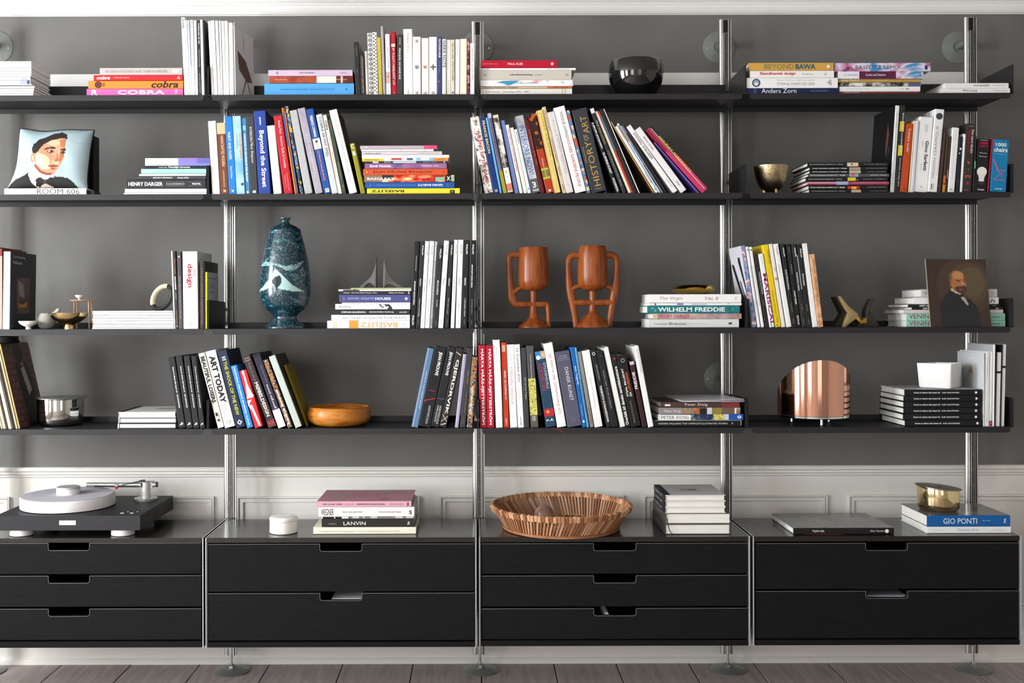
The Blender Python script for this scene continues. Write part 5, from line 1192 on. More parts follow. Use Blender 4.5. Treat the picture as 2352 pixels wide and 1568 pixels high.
upright(ZT, Z4, [
 (888, 580, 222, 102, '#e9e2d6', [('BEAUTIFUL LOSERS', .045, .665, .66, '#1f1d1b', .5, 'B'), ('ICONOCLAST', .80, .94, .3, '#3a3430', .65), ('#', .80, .845, '#2a2622', .2, .55), ('o', .9, .45, .2, '#2a2622')], 'cream book with crowded black capitals'),
 (998, 690, 192, 168, '#efefed', [('ART TODAY', .065, .685, .58, '#191919', .5, 'B'), ('Edward', .70, .79, .2, '#8a8a8a', .55), ('Lucie-Smith', .70, .86, .16, '#8a8a8a', .32), ('o', .93, .5, .2, '#6a6a6a'), ('o', .93, .5, .16, '#efefed'), ('#', .928, .932, '#6a6a6a', .28, .72)], 'thick white book with heavy black capitals'),
 (1178, 882, 186, 150, '#1c2a44', [('THE SHOCK OF THE NEW', .145, .84, .36, '#dfe03a', .5), ('ROBERT', .078, .10, .4, W, .5, 'xb'), ('HUGHES', .108, .13, .4, W, .5, 'xb'), ('p', [(.90, .5), (.935, .78), (.97, .5), (.935, .22)], W), ('p', [(.915, .5), (.935, .64), (.955, .5), (.935, .36)], '#1c2a44')], 'navy book with yellow capitals'),
 (1350, 1092, 414, 98, '#3a8fd8', [('CRISTINA IGLESIAS GUIDED TOUR', .02, .97, .22, W, .5, 'b'), ('#', 0, 1, '#2a78c8', .6, 1)], 'light blue book with white capitals'),
 (1470, 1214, 498, 132, '#d8262c', [('p', [(.0, .35), (.20, .40), (.42, .18), (.50, 0), (.62, 0), (.55, .35), (.50, .7), (.46, 1.0), (.42, .85), (.25, .62), (.0, .62)], W), ('#', .485, .515, '#d8262c', .0, 1), ('p', [(.60, .0), (.70, .25), (.98, .55), (.98, .8), (.75, .60), (.60, .45)], W)], 'red book with white spindle shapes'),
 (1690, 1272, 268, 132, '#38292a', [('Moderne dansk', .10, .36, .22, '#8a7c7a', .5), ('MØBELDESIGN', .375, .85, .44, '#eae2da', .5, 'b'), ('Per H. Hansen', .03, .045, .6, '#e0d8d4', .5, 'x'), ('Klaus Petersen', .06, .075, .7, '#e0d8d4', .5, 'x'), ('#', .90, .995, '#7a3238', 0, 1), ('o', .945, .3, .1, '#a85a60'), ('o', .945, .7, .1, '#a85a60')], 'dark brown book with tall cream capitals'),
 (1842, 1432, 238, 124, '#29263a', [('#', 0, .045, '#191919', 0, 1), ('#', .76, 1, '#e6ecf6', 0, 1), ('georges jouve', .42, .745, .36, '#e6e6ea', .5, 'f'), ('galerie jousse seguin', .16, .4, .14, '#a8a8b4', .6)], 'dark violet book with a white foot'),
 (1988, 1598, 326, 76, p_spots, [('jacques', .44, .70, .62, '#f0ece6', .55, 'fb'), ('hedne', .72, .95, .62, '#f0ece6', .5, 'fb')], 'narrow book with white dots on brown'),
 (2104, 1684, 270, 112, '#b9c3bd', [('Dan Flavin', .06, .24, .24, '#e2e8e2', .62), ('Lights', .43, .54, .22, '#e8e8c8', .5), ('MUNICH', .93, .97, .3, '#e2e8e2', .5, 'xb')], 'pale grey-green hardcover', {'side': '#3e352c'}),
 (2268, 1915, 400, 40, '#8c7a16', [('#', .1, .95, '#3a3412', .45, .55)], 'mustard-yellow book', {'Y': -.33, 'free': 1, 'D': .13}),
 ], 'fourth-shelf row left of the wooden bowl', 'books leaning on the fourth shelf left of the wooden bowl', D=.19)
upright(ZU, Z4, [
 (1418, 1620, 150, 82, '#5c7a9c', [('GEORG JENSEN SØLV & DESIGN', .29, .76, .22, '#dce4ec', .62, 'f'), ('#', 0, 1, '#7f9cbc', .0, .3)], 'steel-blue hardcover'),
 (1506, 1714, 134, 148, '#18191b', [('JEAN PROUVE', .055, .35, .36, '#f2f2f2', .56, 'b'), ('p', [(.675, .08), (.685, .08), (.635, .92), (.625, .92)], '#c8283c'), ('p', [(.675, .02), (.70, .1), (.70, .16), (.675, .12)], '#c8283c'), ('#', .54, .548, '#a82838', .25, .8), ('GALERIE PATRICK SEGUIN', .73, .96, .18, '#c8c8c8', .6)], 'black hardcover with a crimson stroke', {'side': '#d4d4d4'}),
 (1654, 1872, 138, 104, '#1b1c1f', [('JEAN PROUVE', .055, .35, .44, '#f2f2f2', .5, 'b'), ('#', .64, .65, '#4a4e70', .05, .95), ('GALERIE PATRICK SEGUIN', .73, .96, .22, '#d8d8d8', .66), ('SONNABEND GALLERY NEW YORK', .73, .94, .2, '#d8d8d8', .36)], 'black hardcover with a bluish stroke', {'side': '#d4d4d4'}),
 (1760, 1976, 150, 86, '#2e2723', [('GJERDRVIK', .14, .84, .56, '#ece8e2', .5, 'b'), ('p', [(.05, .1), (.06, .1), (.09, .9), (.08, .9)], '#d8d2c8'), ('p', [(.84, .1), (.85, .1), (.93, .9), (.92, .9)], '#d8d2c8'), ('p', [(.93, .1), (.94, .1), (.86, .9), (.85, .9)], '#d8d2c8'), ('p', [(.97, .15), (.98, .2), (.95, .9), (.94, .85)], '#d8d2c8')], 'dark brown hardcover with scattered white letters'),
 ], 'fourth shelf beside the post', 'books leaning on the fourth shelf by the middle post', D=.19)
upright(ZU, Z4, [
 (1950, 2052, 228, 46, '#a8a2c0', [('#', 0, 1, '#c4bed8', .0, .4)], 'lilac cloth-patterned book'),
 (2010, 2106, 152, 80, '#3a383a', [('Franz WEST', .27, .45, .26, '#9a90b8', .55, 'fi'), ('JOURNEY THROUGH ETRURIA', .55, .82, .14, '#9a989a', .6, 'f'), ('DUMONT', .88, .95, .14, '#8a888a', .5, 'f')], 'charcoal hardcover with small lilac name'),
 (2096, 2166, 262, 68, p_spots, [('JØRGEN HAUGEN', .42, .82, .6, '#f0ece6', .5, 'fb')], 'short dotted book against the post'),
 ], 'fourth shelf touching the post', 'books leaning on the fourth shelf by the middle post', D=.19)

MM = [('MÄRTA MÅÅS-FJETTERSTRÖM', .045, .965, .56, W, .5, 'b')]
upright(ZV, Z4, [
 (140, 118, 206, 103, '#b00f2c', MM, 'crimson hardcover with big white capitals'), (247, 229, 208, 104, '#b00f2c', MM, 'crimson hardcover with big white capitals'),
 (372, 328, 128, 98, '#e8e7e8', [('#', .08, .8, p_speck, .02, .98), ('TENDENSER', .08, .25, .25, '#b8b8b8')], 'tall white hardcover speckled grey'),
 (482, 441, 166, 82, '#c23a17', [('LA MAISON DE VERRE', .33, .67, .32, W, .55, 'f'), ('#', .03, .11, '#e0a080', .15, .75), ('GRISCH', .89, .97, .26, W, .5)], 'orange-red hardcover with white upward title'),
 (578, 526, 196, 106, W, [('STEPHEN NEIDICH', .27, .72, .34, '#cfa8ac', .45), ('VON HINTEN', .1, .25, .16, '#b8b8b8', .6), ('steidl', .84, .91, .14, '#b8b8b8')], 'white hardcover with faded pink letters'),
 (690, 630, 194, 86, W, [("La Colombe d'Or", .045, .46, .40, '#4c4c4c', .55), ('SAINT PAUL DE VENCE', .5, .66, .15, '#b8b8b8'), ('ASSOULINE', .87, .97, .22, '#4a4a4a')], 'white hardcover with dark old-style title'),
 (780, 732, 242, 82, '#3c3d41', [('Gert & Uwe Tobias', .37, .645, .30, '#c8c8c8', .6), ('FOKUS', .07, .14, .25, '#3a6aa0', .5)], 'charcoal book with small white title'),
 (874, 806, 216, 106, '#4f4f50', [('#', .40, 1, p_green_spk, 0, 1), ('#', .85, 1, '#5a584e', 0, 1), ('Tracing Art in Norway and Iceland', .10, .41, .22, '#d8d8d8', .5), ('IIII', .86, .92, .4, '#d8d8d0', .5, 'x')], 'grey book with mossy yellow lower half'),
 ], 'fourth shelf by the post', 'books upright on the fourth shelf right of the middle post', D=.19)
upright(ZV, Z4, [
 (1096, 928, 304, 150, '#25435c', [('GYLDENDALS', .15, .50, .26, '#c8ccd0', .80), ('LEKSIKON', .17, .515, .40, '#c43040', .38), ('#', 0, .10, '#2a86c8', 0, .55), ('#', 0, .10, '#c8a890', .55, 1), ('o', .08, .28, .22, '#e8ecf0'), ('o', .05, .8, .16, '#e0b8a0'), ('#', .76, .86, '#b82838', 0, 1), ('o', .80, .4, .16, '#d8a060'), ('P-Å', .89, .925, .72, W, .5, 'xb')], 'slate-blue encyclopedia volume with red capitals'),
 (1256, 1055, 184, 132, W, [('Les Décorateurs des années 50', .13, .84, .30, '#c8909a', .5, 'f')], 'tall white hardcover with pink upward title'),
 (1405, 1220, 308, 212, '#565669', [('DANSK KUNST', .215, .66, .24, '#dcdce4', .6), ('Hans Edvard', .055, .07, .5, '#c0c0cc', .5, 'x'), ('Nørregård-Nielsen', .085, .10, .7, '#c0c0cc', .5, 'x'), ('#', .115, .12, '#8a8a9c', .05, .95), ('o', .91, .5, .12, '#8a8a9c'), ('o', .91, .5, .10, '#565669')], 'very thick grey-violet hardcover'),
 (1618, 1436, 236, 64, '#1566b4', [('Jean Tinguely', .235, .475, .44, W, .6, 'b'), ('Werke und Skizzen', .72, .86, .3, '#a8c8e8', .5), ('p', [(.91, .5), (.93, .8), (.95, .5), (.93, .2)], W)], 'blue book with white rounded title'),
 (1682, 1499, 240, 42, '#5a9ac0', [('GERHARD TWENTE TOBIAS', .4, .8, .5, '#1c5478')], 'slim light blue book'),
 (1732, 1546, 300, 52, '#8f8680', [('SEIERSTAD', .74, .96, .4, '#8a2c34', .5, 'f')], 'taupe book with dark red capitals'),
 (1796, 1606, 290, 116, '#f0f0f0', [('LANDON METZ   MONOGRAPHIE', .34, .74, .12, '#b0b0b0', .5)], 'thick plain white book'),
 (1966, 1730, 286, 78, '#222224', [('TAKEHITO KOGANEZAWA', .46, .94, .40, '#f0f0f0', .5, 'b'), ('DENK ZU ES HOCH 2', .19, .39, .2, '#d0d0d0', .55), ('o', .045, .5, .3, '#e8e8e8'), ('o', .045, .5, .2, '#222224')], 'black book with white capitals and round emblem'),
 (2046, 1818, 302, 92, '#1e1f22', [('ANSELM REYLE ARS NOVA', .25, .76, .24, '#a8a8aa', .45, 'f'), ('X', .05, .065, .14, '#a8a8aa', .5)], 'black book with thin grey capitals'),
 ], 'fourth shelf of the basket bay', 'books leaning on the fourth shelf of the basket bay', D=.19)
upright(ZX, Z4, [
 (664, 455, 155, 70, '#ecece6', [('#', 0, 1, '#3a3a5a', 0, .05), ('#', 0, 1, '#3a3a5a', .92, .97)], 'white hardcover with dark outlined edges'),
 (738, 552, 236, 66, '#1f1f20', [('Overblik 63 danske samtidskunstnere', .17, .97, .62, '#f4f4f2', .42, 'fb'), ('#', .05, .075, '#b82028', .3, .8)], 'black book with white rounded upward title'),
 (802, 618, 256, 122, '#191817', [('LOUISIANA', .24, .50, .24, '#d8601c', .64, 'fb'), ('DA', .52, .58, .24, '#f2f0ec', .64, 'fb'), ('STJAL BILLEDET', .18, .575, .24, '#f2f0ec', .34, 'fb'), ('PERNILLE STENSGAARD', .64, .95, .16, '#8a8680', .45, 'f'), ('o', .075, .55, .2, '#b8b8b4'), ('o', .075, .55, .15, '#191817')], 'black book with orange and white capitals'),
 (940, 778, 326, 56, '#3b1c2a', [('FREDDIE', .16, .42, .62, '#f0e8ea', .4, 'fb'), ('#', 0, .05, '#c8c4c8', 0, 1)], 'maroon book with spaced white capitals'),
 (1012, 826, 136, 66, W, [('KATJA STRUNZ', .04, .33, .36, '#9a9a98', .6), ('#', .02, .2, '#d82860', -.06, -.01)], 'white hardcover leaning last'),
 ], 'fourth shelf of the middle bay', 'books leaning on the fourth shelf of the basket bay', D=.19)
stack(ZX, Z4, [
 (1095, 2152, 1048, 1132, '#141416', [('ANDREA PALLADIO THE COMPLETE ILLUSTRATED WORKS', .035, .84, .24, '#e0dedc', .5), ('V', .885, .905, .26, '#e0dedc', .5, 'b'), ('#', .0, .995, '#b8b8b8', .93, .98), ('#', .993, 1, '#b8b8b8', .2, .95)], 'black hardcover with long white inscription'),
 (1128, 2175, 975, 1047, '#2a4476', [('#', .03, .385, W, .0, .92), ('#', .0, .03, '#d8d8d8', 0, 1), ('#', .385, .65, p_night, 0, 1), ('#', .65, .83, p_green_spk, 0, 1), ('#', .78, .83, '#c8d0e0', 0, 1), ('#', .83, 1, '#1f52a4', 0, 1), ('PETER DOIG', .04, .36, .52, '#3a3a3c', .46), ('o', .955, .5, .3, W), ('o', .955, .5, .2, '#1f52a4'), ('#', .93, .98, W, .44, .56)], 'blue and white hardcover with boxed dark title'),
 (1142, 2140, 893, 974, p_doig, [('#', .0, .29, '#8d8684', 0, 1), ('#', .46, .50, '#b8582c', 0, 1), ('#', .50, .59, '#22201f', 0, .9), ('#', .59, .65, '#c8cede', 0, 1), ('#', .65, .77, '#8c7c3c', 0, 1), ('#', .78, .93, '#6c594c', 0, 1), ('#', .93, .95, W, .05, .95), ('Peter Doig', .065, .265, .42, '#f0ece4', .45)], 'multicoloured hardcover with small white title'),
 (1160, 2130, 822, 892, '#4a3734', [('#', .77, 1, '#7a3434', 0, 1), ('#', .055, .125, W, .3, .6), ('Peter Doig', .31, .595, .58, '#eae2da', .5)], 'dark brown hardcover with large white title')],
 'stack under the open magazine', 'art books stacked at the right end of the middle bay', Y=-.38, D=.20)
stack(ZZ, Z4, [
 (625, 1748, 1232, 1325, '#17181b', [('home is where the heart is?', .13, .47, .26, '#f0f0f0', .5, 'b'), ('ILSE CRAWFORD', .49, .71, .20, '#f0f0f0', .48, 'b'), ('o', .935, .5, .2, '#f0f0f0')], 'black hardcover', {'hard': True}),
 (598, 1738, 1140, 1231, '#17181b', [('home is where the heart is?', .13, .47, .26, '#f0f0f0', .5, 'b'), ('ILSE CRAWFORD', .49, .71, .20, '#f0f0f0', .48, 'b'), ('o', .925, .5, .2, '#f0f0f0')], 'black hardcover'),
 (605, 1732, 1050, 1139, '#17181b', [('home is where the heart is?', .13, .47, .26, '#f0f0f0', .5, 'b'), ('ILSE CRAWFORD', .49, .71, .20, '#f0f0f0', .48, 'b'), ('o', .93, .5, .2, '#f0f0f0')], 'black hardcover'),
 (604, 1738, 960, 1049, '#17181b', [('home is where the heart is?', .13, .47, .26, '#f0f0f0', .5, 'b'), ('ILSE CRAWFORD', .49, .71, .20, '#f0f0f0', .48, 'b'), ('o', .93, .5, .2, '#f0f0f0')], 'black hardcover'),
 (606, 1740, 872, 959, '#17181b', [('home is where the heart is?', .13, .47, .26, '#f0f0f0', .5, 'b'), ('ILSE CRAWFORD', .49, .71, .20, '#f0f0f0', .48, 'b'), ('o', .93, .5, .2, '#f0f0f0')], 'black hardcover'),
 (618, 1738, 782, 871, '#17181b', [('home is where the heart is?', .12, .46, .26, '#f0f0f0', .5, 'b'), ('ILSE CRAWFORD', .49, .71, .20, '#f0f0f0', .48, 'b'), ('o', .925, .5, .2, '#f0f0f0')], 'black hardcover', {'side': '#d0cdca'})],
 'stack under the white dish', 'black hardcovers stacked under the white dish', Y=-.385, D=.21)
z_ilse = Z4 + (1325 - 782) / 6.3226 / ppm(-.385)
upright(ZZ, Z4, [
 (1762, 1762, 258, 26, '#cfd0d4', [], 'light grey book with pencil-tip cover', {'side': '#cdced2', 'lo': [('p', [(.20, .46), (.295, .36), (.285, .60)], '#a8875c'), ('p', [(.20, .46), (.215, .445), (.213, .475)], '#3a3024'), ('#', .29, .90, '#5a564e', .47, .485), ('p', [(.285, .60), (.295, .36), (.9, .45), (.9, .75), (.4, .78)], '#aaa8a6')]}),
 (1786, 1800, 240, 68, '#e6e6e4', [('Serge Clement  photographs', .06, .3, .12, '#6a6a68', .5, 'fi'), ('LETTERS', .2, .36, .12, '#a8a8a6', .3), ('PAPER', .88, .94, .14, '#b0b0b0')], 'off-white book with small script'),
 (1850, 1868, 234, 44, '#f0f1f2', [('#', .925, .995, '#a81c2c', 0, 1), ('SCAND', .82, .91, .3, '#a0a0a0'), ('re', .94, .97, .3, W)], 'white book with a red foot'),
 (1896, 1912, 132, 34, '#eef0f4', [('BESTIAIRE', .64, .75, .3, '#b0b0b0'), ('M', .78, .82, .2, '#8a8a8a')], 'tall white book with grey side', {'side': '#b4b4b8'}),
 (1926, 1946, 245, 14, '#161618', [], 'thin black book'),
 (1940, 1966, 246, 72, '#f0f2f6', [('#', .255, .285, '#2c2c30', 0, 1)], 'white binder with one dark band'),
 (2008, 2036, 132, 14, '#1c1c1f', [], 'tall thin black folder'),
 (2018, 2048, 130, 52, '#eceef2', [('#', .262, .29, '#2c2c30', 0, 1)], 'tall white binder with one dark band'),
 ], 'right end of the fourth shelf', 'books upright at the right end of the fourth shelf', D=.19)
# ======================================================================= CABINET TOPS
z_lan = stack(Zb, ZC, [
 (925, 1765, 607, 664, '#e6e3d0', [('L ENSEMBLE ARTISTE DERSKENNET    STYLES LATINES BANTELEN NUT PESSER', .055, .84, .22, '#c2bfae', .4)], 'cream paperback with faint capitals', {'side': '#e2dcc6', 'D': .23}),
 (994, 1752, 537, 606, '#282624', [('LANVIN', .235, .475, .42, '#efece6', .45), ('MERCEDON', .075, .16, .12, '#b8b4ae', .4), ('R', .925, .95, .4, '#efece6', .45, 'i')], 'black hardcover with white capitals', {'D': .22}),
 (994, 1752, 521, 536, p_bw_band, [('#', .3, 1, '#a8a6a2', .2, .7)], 'thin black and white booklet', {'D': .21}),
 (966, 1752, 440, 520, '#e4e3e1', [('WEGNER', .03, .16, .68, '#262626', .5), ('bare een god stol', .255, .455, .26, '#4a4a4a', .5), ('Christian Holmsted Olesen', .625, .86, .18, '#5a5a5a', .52), ('S', .945, .975, .42, '#262626', .46, 'b')], 'light grey hardcover with narrow black capitals', {'D': .22}),
 (955, 1728, 390, 438, '#cf9fae', [('GERT & UWE TOBIAS', .06, .27, .24, '#6a4050', .5, 'b'), ('DRESDENER PARAPHRASEN', .42, .72, .24, '#6a4050', .5, 'b'), ('BLUMEN VASEN', .30, .39, .2, '#a87080', .5), ('KERBER ART EDITION BIELEFELD', .765, .91, .2, '#a87080', .5), ('#', .955, .97, '#8a3a44', .2, .8)],
  'pink hardcover with tiny dark print', {'D': .225, 'side': '#b57e8b', 'hi': [('p', [(.1, .3), (.25, .15), (.3, .45), (.22, .7), (.12, .6)], '#a58a80'), ('p', [(.62, .6), (.74, .68), (.80, .9), (.64, .92)], '#a58a80'), ('p', [(.62, .12), (.75, .1), (.72, .3)], '#9a6a70'), ('#', .36, .365, '#8a5a66', .35, .6), ('#', .42, .425, '#8a5a66', .35, .6), ('#', .48, .485, '#8a5a66', .35, .6), ('#', .54, .545, '#8a5a66', .35, .6), ('#', .60, .605, '#8a5a66', .35, .6)]})],
 'stack beside the white jar', 'books stacked on the cabinet beside the white jar', Y=-.38)
IL2 = [('home is where the heart is?', .15, .52, .24, '#e0e0e0', .5), ('ILSE', .6, .75, .24, '#e0e0e0', .5)]
stack(Zc, ZC, [
 (1630, 2192, 462, 552, '#3a3835', [('ATLAS CONTEMPORARY WORLD', .3, .7, .14, '#b0b0b0', .6)], 'thick hardcover with charcoal boards', {'face': 'head', 'D': .25, 'side': '#4a4845'}),
 (1636, 2195, 368, 461, '#4c4a47', [('THE PHAIDON ATLAS', .3, .7, .14, '#b0b0b0', .6)], 'thick hardcover with taupe boards', {'face': 'head', 'D': .25, 'side': '#55534f'}),
 (1628, 2152, 312, 364, '#1b1c20', IL2, 'black-spined white-edged book', {'face': 'head', 'D': .21, 'side': '#dedbd6', 'hard': True}),
 (1630, 2152, 259, 311, '#1b1c20', IL2, 'black-spined white-edged book', {'face': 'head', 'D': .21, 'side': '#dedbd6', 'hard': True}),
 (1628, 2150, 206, 258, '#1b1c20', IL2, 'black-spined white-edged book', {'face': 'head', 'D': .21, 'side': '#c8c6c3', 'hard': True, 'hi': [('#', 0, 1, '#1b1c20', 0, .10), ('#', .42, .62, '#8a8a8a', .36, .62), ('#', .45, .59, '#b8b6b4', .39, .48)]})],
 'stack right of the slatted basket', 'hardcovers stacked right of the slatted basket', Y=-.40)
stack(Zd, ZC, [(603, 1366, 543, 592, '#1a1718', [('Hybrids', .19, .305, .46, W, .5), ('Klaus Thymann', .765, .90, .32, W, .5), ('o', .928, .5, .30, W), ('#', .1, .5, '#4a1a24', .0, .12)], 'large flat black art book with grey photo cover',
   {'D': .26, 'side': pattern('misty_photo', ['#4a4442', '#7d746f', '#5a6a6c', '#8a8480'], 6, 'noise', (1, 4, 1), rough=.15), 'Y': -.405})],
 'lying alone', 'books on the end cabinet')
z_gio = stack(Zd, ZC, [
 (1617, 2252, 515, 567, W, [('Fontana Arte', .36, .615, .42, '#a8bcc8', .55), ('Sergio Montefusco', .07, .21, .14, '#b0b0b0', .5), ('Gio Ponti Piero Chiesa', .785, .935, .14, '#b0b0b0', .5)], 'white hardcover with pale blue title', {'D': .22}),
 (1617, 2247, 428, 514, '#155a9e', [('GIO PONTI', .195, .60, .50, W, .5), ('Ugo La Pietra', .665, .765, .15, '#c0d4e8', .52), ('R', .92, .95, .42, W, .5, 'i')], 'bright blue hardcover with white capitals', {'D': .22, 'side': pattern('dark_cover_photo', ['#4a4644', '#6e6763', '#8a8684'], 5, 'noise', (1, 3, 1), rough=.18)})],
 'pair under the brass pan', 'books on the end cabinet', Y=-.395)
# ======================================================================= THINGS
def lathe_thing(name, label, cat, px, Y, zbase, prof, mats, parts=None, n=64, group=None, smooth=40):
    """prof: list of (part name, [(radius, z)...], material)"""
    x = at(px, 700, Y)[0]
    t = thing(name, label, cat, (x, Y, zbase), group)
    for nm_, pf, m in prof:
        mb = MB(); mb.lathe(pf, 0, 0, n)
        mb.build(nm_, [m], t, smooth)
    return t
brass = mat('#c9a86a', 0.16, 1.0, exact=True)
brass_old = pattern('pitted_bronze', ['#2a2622', '#a49474', '#b5a684'], 260, 'noise', rough=0.3, metal=1.0, exact=True, stops=[.33, .38, .7], bump=.25, detail=2)
chrome = mat('#d6d6d6', 0.05, 1.0, exact=True)
ceramic = mat('#efebe4', 0.3, coat=.3)

# black glossy bowl, top level
r0 = 126 / 2 / ppm(-.29)
H0 = 88 / ppm(-.29)
out = [(0, 0), (.46, 0), (.55, .03), (.74, .18), (.90, .36), (.985, .56), (1.0, .70), (.985, .84), (.95, .955), (.925, .99), (.905, 1.0), (.89, .99), (.91, .94), (.94, .8), (.95, .65), (.92, .5), (.8, .3), (.6, .12), (0, .07)]
lathe_thing('bowl', 'large glossy black round bowl on the top shelf', 'bowl', 1462, -.29, Z1, [('bowl_body', [(r * r0, z * H0) for r, z in out], mat('#0d0d0e', .04, exact=True, coat=1.0))], None)
# pitted metal bowl on three short feet
r0 = 500 / 6.03 / 2 / ppm(-.31); hb = .011; H0 = 355 / 6.03 / ppm(-.31)
t = lathe_thing('footed_bowl', 'pitted bronze bowl standing on small square feet', 'bowl', 1772, -.31, Z2,
  [('bowl_body', [(r * r0, hb + z * H0) for r, z in [(0, 0), (.3, .02), (.55, .14), (.78, .38), (.91, .62), (.98, .85), (1, 1), (.97, 1.0), (.95, .85), (.87, .62), (.73, .38), (.5, .18), (0, .08)]], brass_old)], None)
for a in (-70, 50, 170):
    mb = MB(); mb.bbox(-.0045, .0045, -.0045, .0045, 0, .019, .0006, mtx=Matrix.Rotation(R(a), 4, 'Z') @ Matrix.Translation((r0 * .40, 0, 0)))
    mb.build('foot', [brass], t)

# --- cushion
zc0 = zr606 + .001
def inpoly(u, v, P):
    c = False
    j = len(P) - 1
    for i in range(len(P)):
        if (P[i][1] > v) != (P[j][1] > v) and u < (P[j][0] - P[i][0]) * (v - P[i][1]) / (P[j][1] - P[i][1]) + P[i][0]: c = not c
        j = i
    return c
def colour_at(u, v, layers, bg):
    col = bg
    for l in layers:
        if l[0] == 'e':
            if ((u - l[1]) / l[3]) ** 2 + ((v - l[2]) / l[4]) ** 2 < 1: col = l[5]
        elif inpoly(u, v, l[0]): col = l[1]
    return col
_rnd = random.Random(3)
def picture(name, nx, ny, place, layers, bg, view, parent, jitter=.04, rough=.85, smooth=False):
    """coloured grid: view=(x0,x1,y0,y1) of the drawing coordinates; place(i/nx, j/ny) gives the point (j up)"""
    v = [place(i / nx, j / ny) for j in range(ny + 1) for i in range(nx + 1)]
    f = [(j * (nx + 1) + i, j * (nx + 1) + i + 1, (j + 1) * (nx + 1) + i + 1, (j + 1) * (nx + 1) + i) for j in range(ny) for i in range(nx)]
    me = mesh(name, v, f)
    ca = me.color_attributes.new('print', 'FLOAT_COLOR', 'CORNER')
    k = 0
    x0, x1, y0, y1 = view
    data = []
    for j in range(ny):
        for i in range(nx):
            h = colour_at(x0 + (i + .5) / nx * (x1 - x0), y1 - (j + .5) / ny * (y1 - y0), layers, bg)
            c = alb(h); q = 1 + _rnd.uniform(-jitter, jitter)
            data += [c[0] * q, c[1] * q, c[2] * q, 1] * 4
    ca.data.foreach_set('color', data)
    return link(name, me, [colour_attribute_mat(rough)], parent, None, 60)
cush = [([(80, 885), (105, 850), (150, 800), (250, 760), (300, 715), (390, 870), (560, 770), (720, 785), (780, 830), (815, 890)], '#1c1a1b'),
 ([(285, 735), (345, 655), (400, 740), (575, 752), (578, 800), (560, 885), (400, 885), (330, 810)], '#e3d3c6'),
 ([(480, 840), (540, 860), (560, 885), (470, 885)], '#d8bfae'),
 ([(300, 520), (350, 480), (400, 400), (500, 370), (650, 380), (657, 480), (652, 560), (625, 650), (572, 742), (500, 760), (430, 735), (350, 665), (330, 600), (292, 570)], '#cf9272'),
 ([(360, 520), (470, 560), (500, 600), (520, 700), (440, 700), (350, 630), (340, 560)], '#e6c3a8'), ([(430, 395), (560, 390), (600, 440), (520, 450), (440, 430)], '#dcab8a'),
 ([(520, 600), (600, 610), (610, 650), (560, 645), (520, 640)], '#dfb394'),
 ([(585, 400), (650, 385), (655, 470), (600, 470)], '#b06c48'), ([(605, 500), (657, 480), (648, 570), (612, 640), (596, 590)], '#a86142'),
 ([(560, 500), (585, 560), (604, 606), (588, 620), (545, 612), (560, 580)], '#ae6b4a'),
 ([(345, 640), (360, 655), (430, 712), (500, 738), (560, 742), (570, 752), (500, 764), (425, 740), (345, 668)], '#8a4630'),
 ('e', 312, 575, 27, 48, '#bd7c58'), ('e', 314, 578, 12, 30, '#e0b090'),
 ([(290, 500), (296, 440), (350, 370), (430, 345), (500, 315), (590, 310), (650, 338), (662, 392), (652, 384), (600, 380), (490, 390), (425, 418), (388, 465), (368, 505), (335, 535), (300, 522)], '#231517'),
 ([(418, 498), (440, 472), (480, 460), (545, 464), (548, 482), (480, 478), (440, 492)], '#3a2018'), ([(588, 502), (612, 480), (650, 478), (668, 490), (660, 508), (620, 500)], '#3a2018'),
 ('e', 494, 510, 40, 17, '#7a4632'), ('e', 480, 508, 14, 7, '#e8ddd2'), ('e', 502, 510, 14, 10, '#241614'), ('e', 634, 522, 26, 15, '#5a3022'), ('e', 636, 522, 11, 9, '#241614'),
 ([(488, 664), (545, 653), (602, 658), (590, 672), (545, 678), (500, 674)], '#7c3a2e'), ([(520, 684), (575, 684), (560, 708), (540, 708)], '#ad5442'),
 ([(388, 805), (405, 788), (440, 786), (485, 812), (540, 784), (575, 786), (584, 800), (584, 872), (545, 868), (486, 842), (435, 880), (400, 870)], '#171415'), ('e', 485, 828, 20, 24, '#342c2c')]
yc = -.33
k = ppm(yc)
cx0, _ = at(485 / 4.2, 400, yc)
cw, chh = 725 / 4.2 / k, 615 / 4.2 / k
t = thing('cushion', 'small pale blue cushion with a needlework portrait of a young man', 'cushion', (cx0, yc, zc0))
def cpos(u, v, s):
    a, b = u * 2 - 1, v * 2 - 1
    pin = 1 - .05 * (1 - b * b) * abs(a) - (.0)
    wid = cw / 2 * (1.0 + .10 * max(0, -b) ** 3) * pin
    x = a * wid + (-.012 * max(0, -b) ** 2)
    z = chh / 2 + b * chh / 2 * (1 - .05 * (1 - a * a)) + .003 * math.sin(a * 5) * (b > .5)
    th = .042 * (max(0, 1 - a ** 4) * max(0, 1 - b ** 4)) ** .55
    y = s * (th + .002) + .06 * (v) + .004 * math.sin(a * 7 + b * 4) * (1 - abs(a)) * (1 - abs(b))
    return (x, y, z)
picture('needlework_front', 92, 78, lambda u, v: cpos(u, v, -1), cush, '#a9bdc5', (78, 890, 268, 888), t, .07)
me = mesh('back_panel', [cpos(i / 24, j / 24, 1) for j in range(25) for i in range(25)], [(j * 25 + i, (j + 1) * 25 + i, (j + 1) * 25 + i + 1, j * 25 + i + 1) for j in range(24) for i in range(24)])
link('back_panel', me, ['#19181a'], t, None, 60)
rim = [cpos(i / 24, 0, 0) for i in range(24)] + [cpos(1, i / 24, 0) for i in range(24)] + [cpos(1 - i / 24, 1, 0) for i in range(24)] + [cpos(0, 1 - i / 24, 0) for i in range(24)]
mb = MB()
for p, q in zip(rim, rim[1:] + rim[:1]): mb.cyl(p, q, .0032, 6)
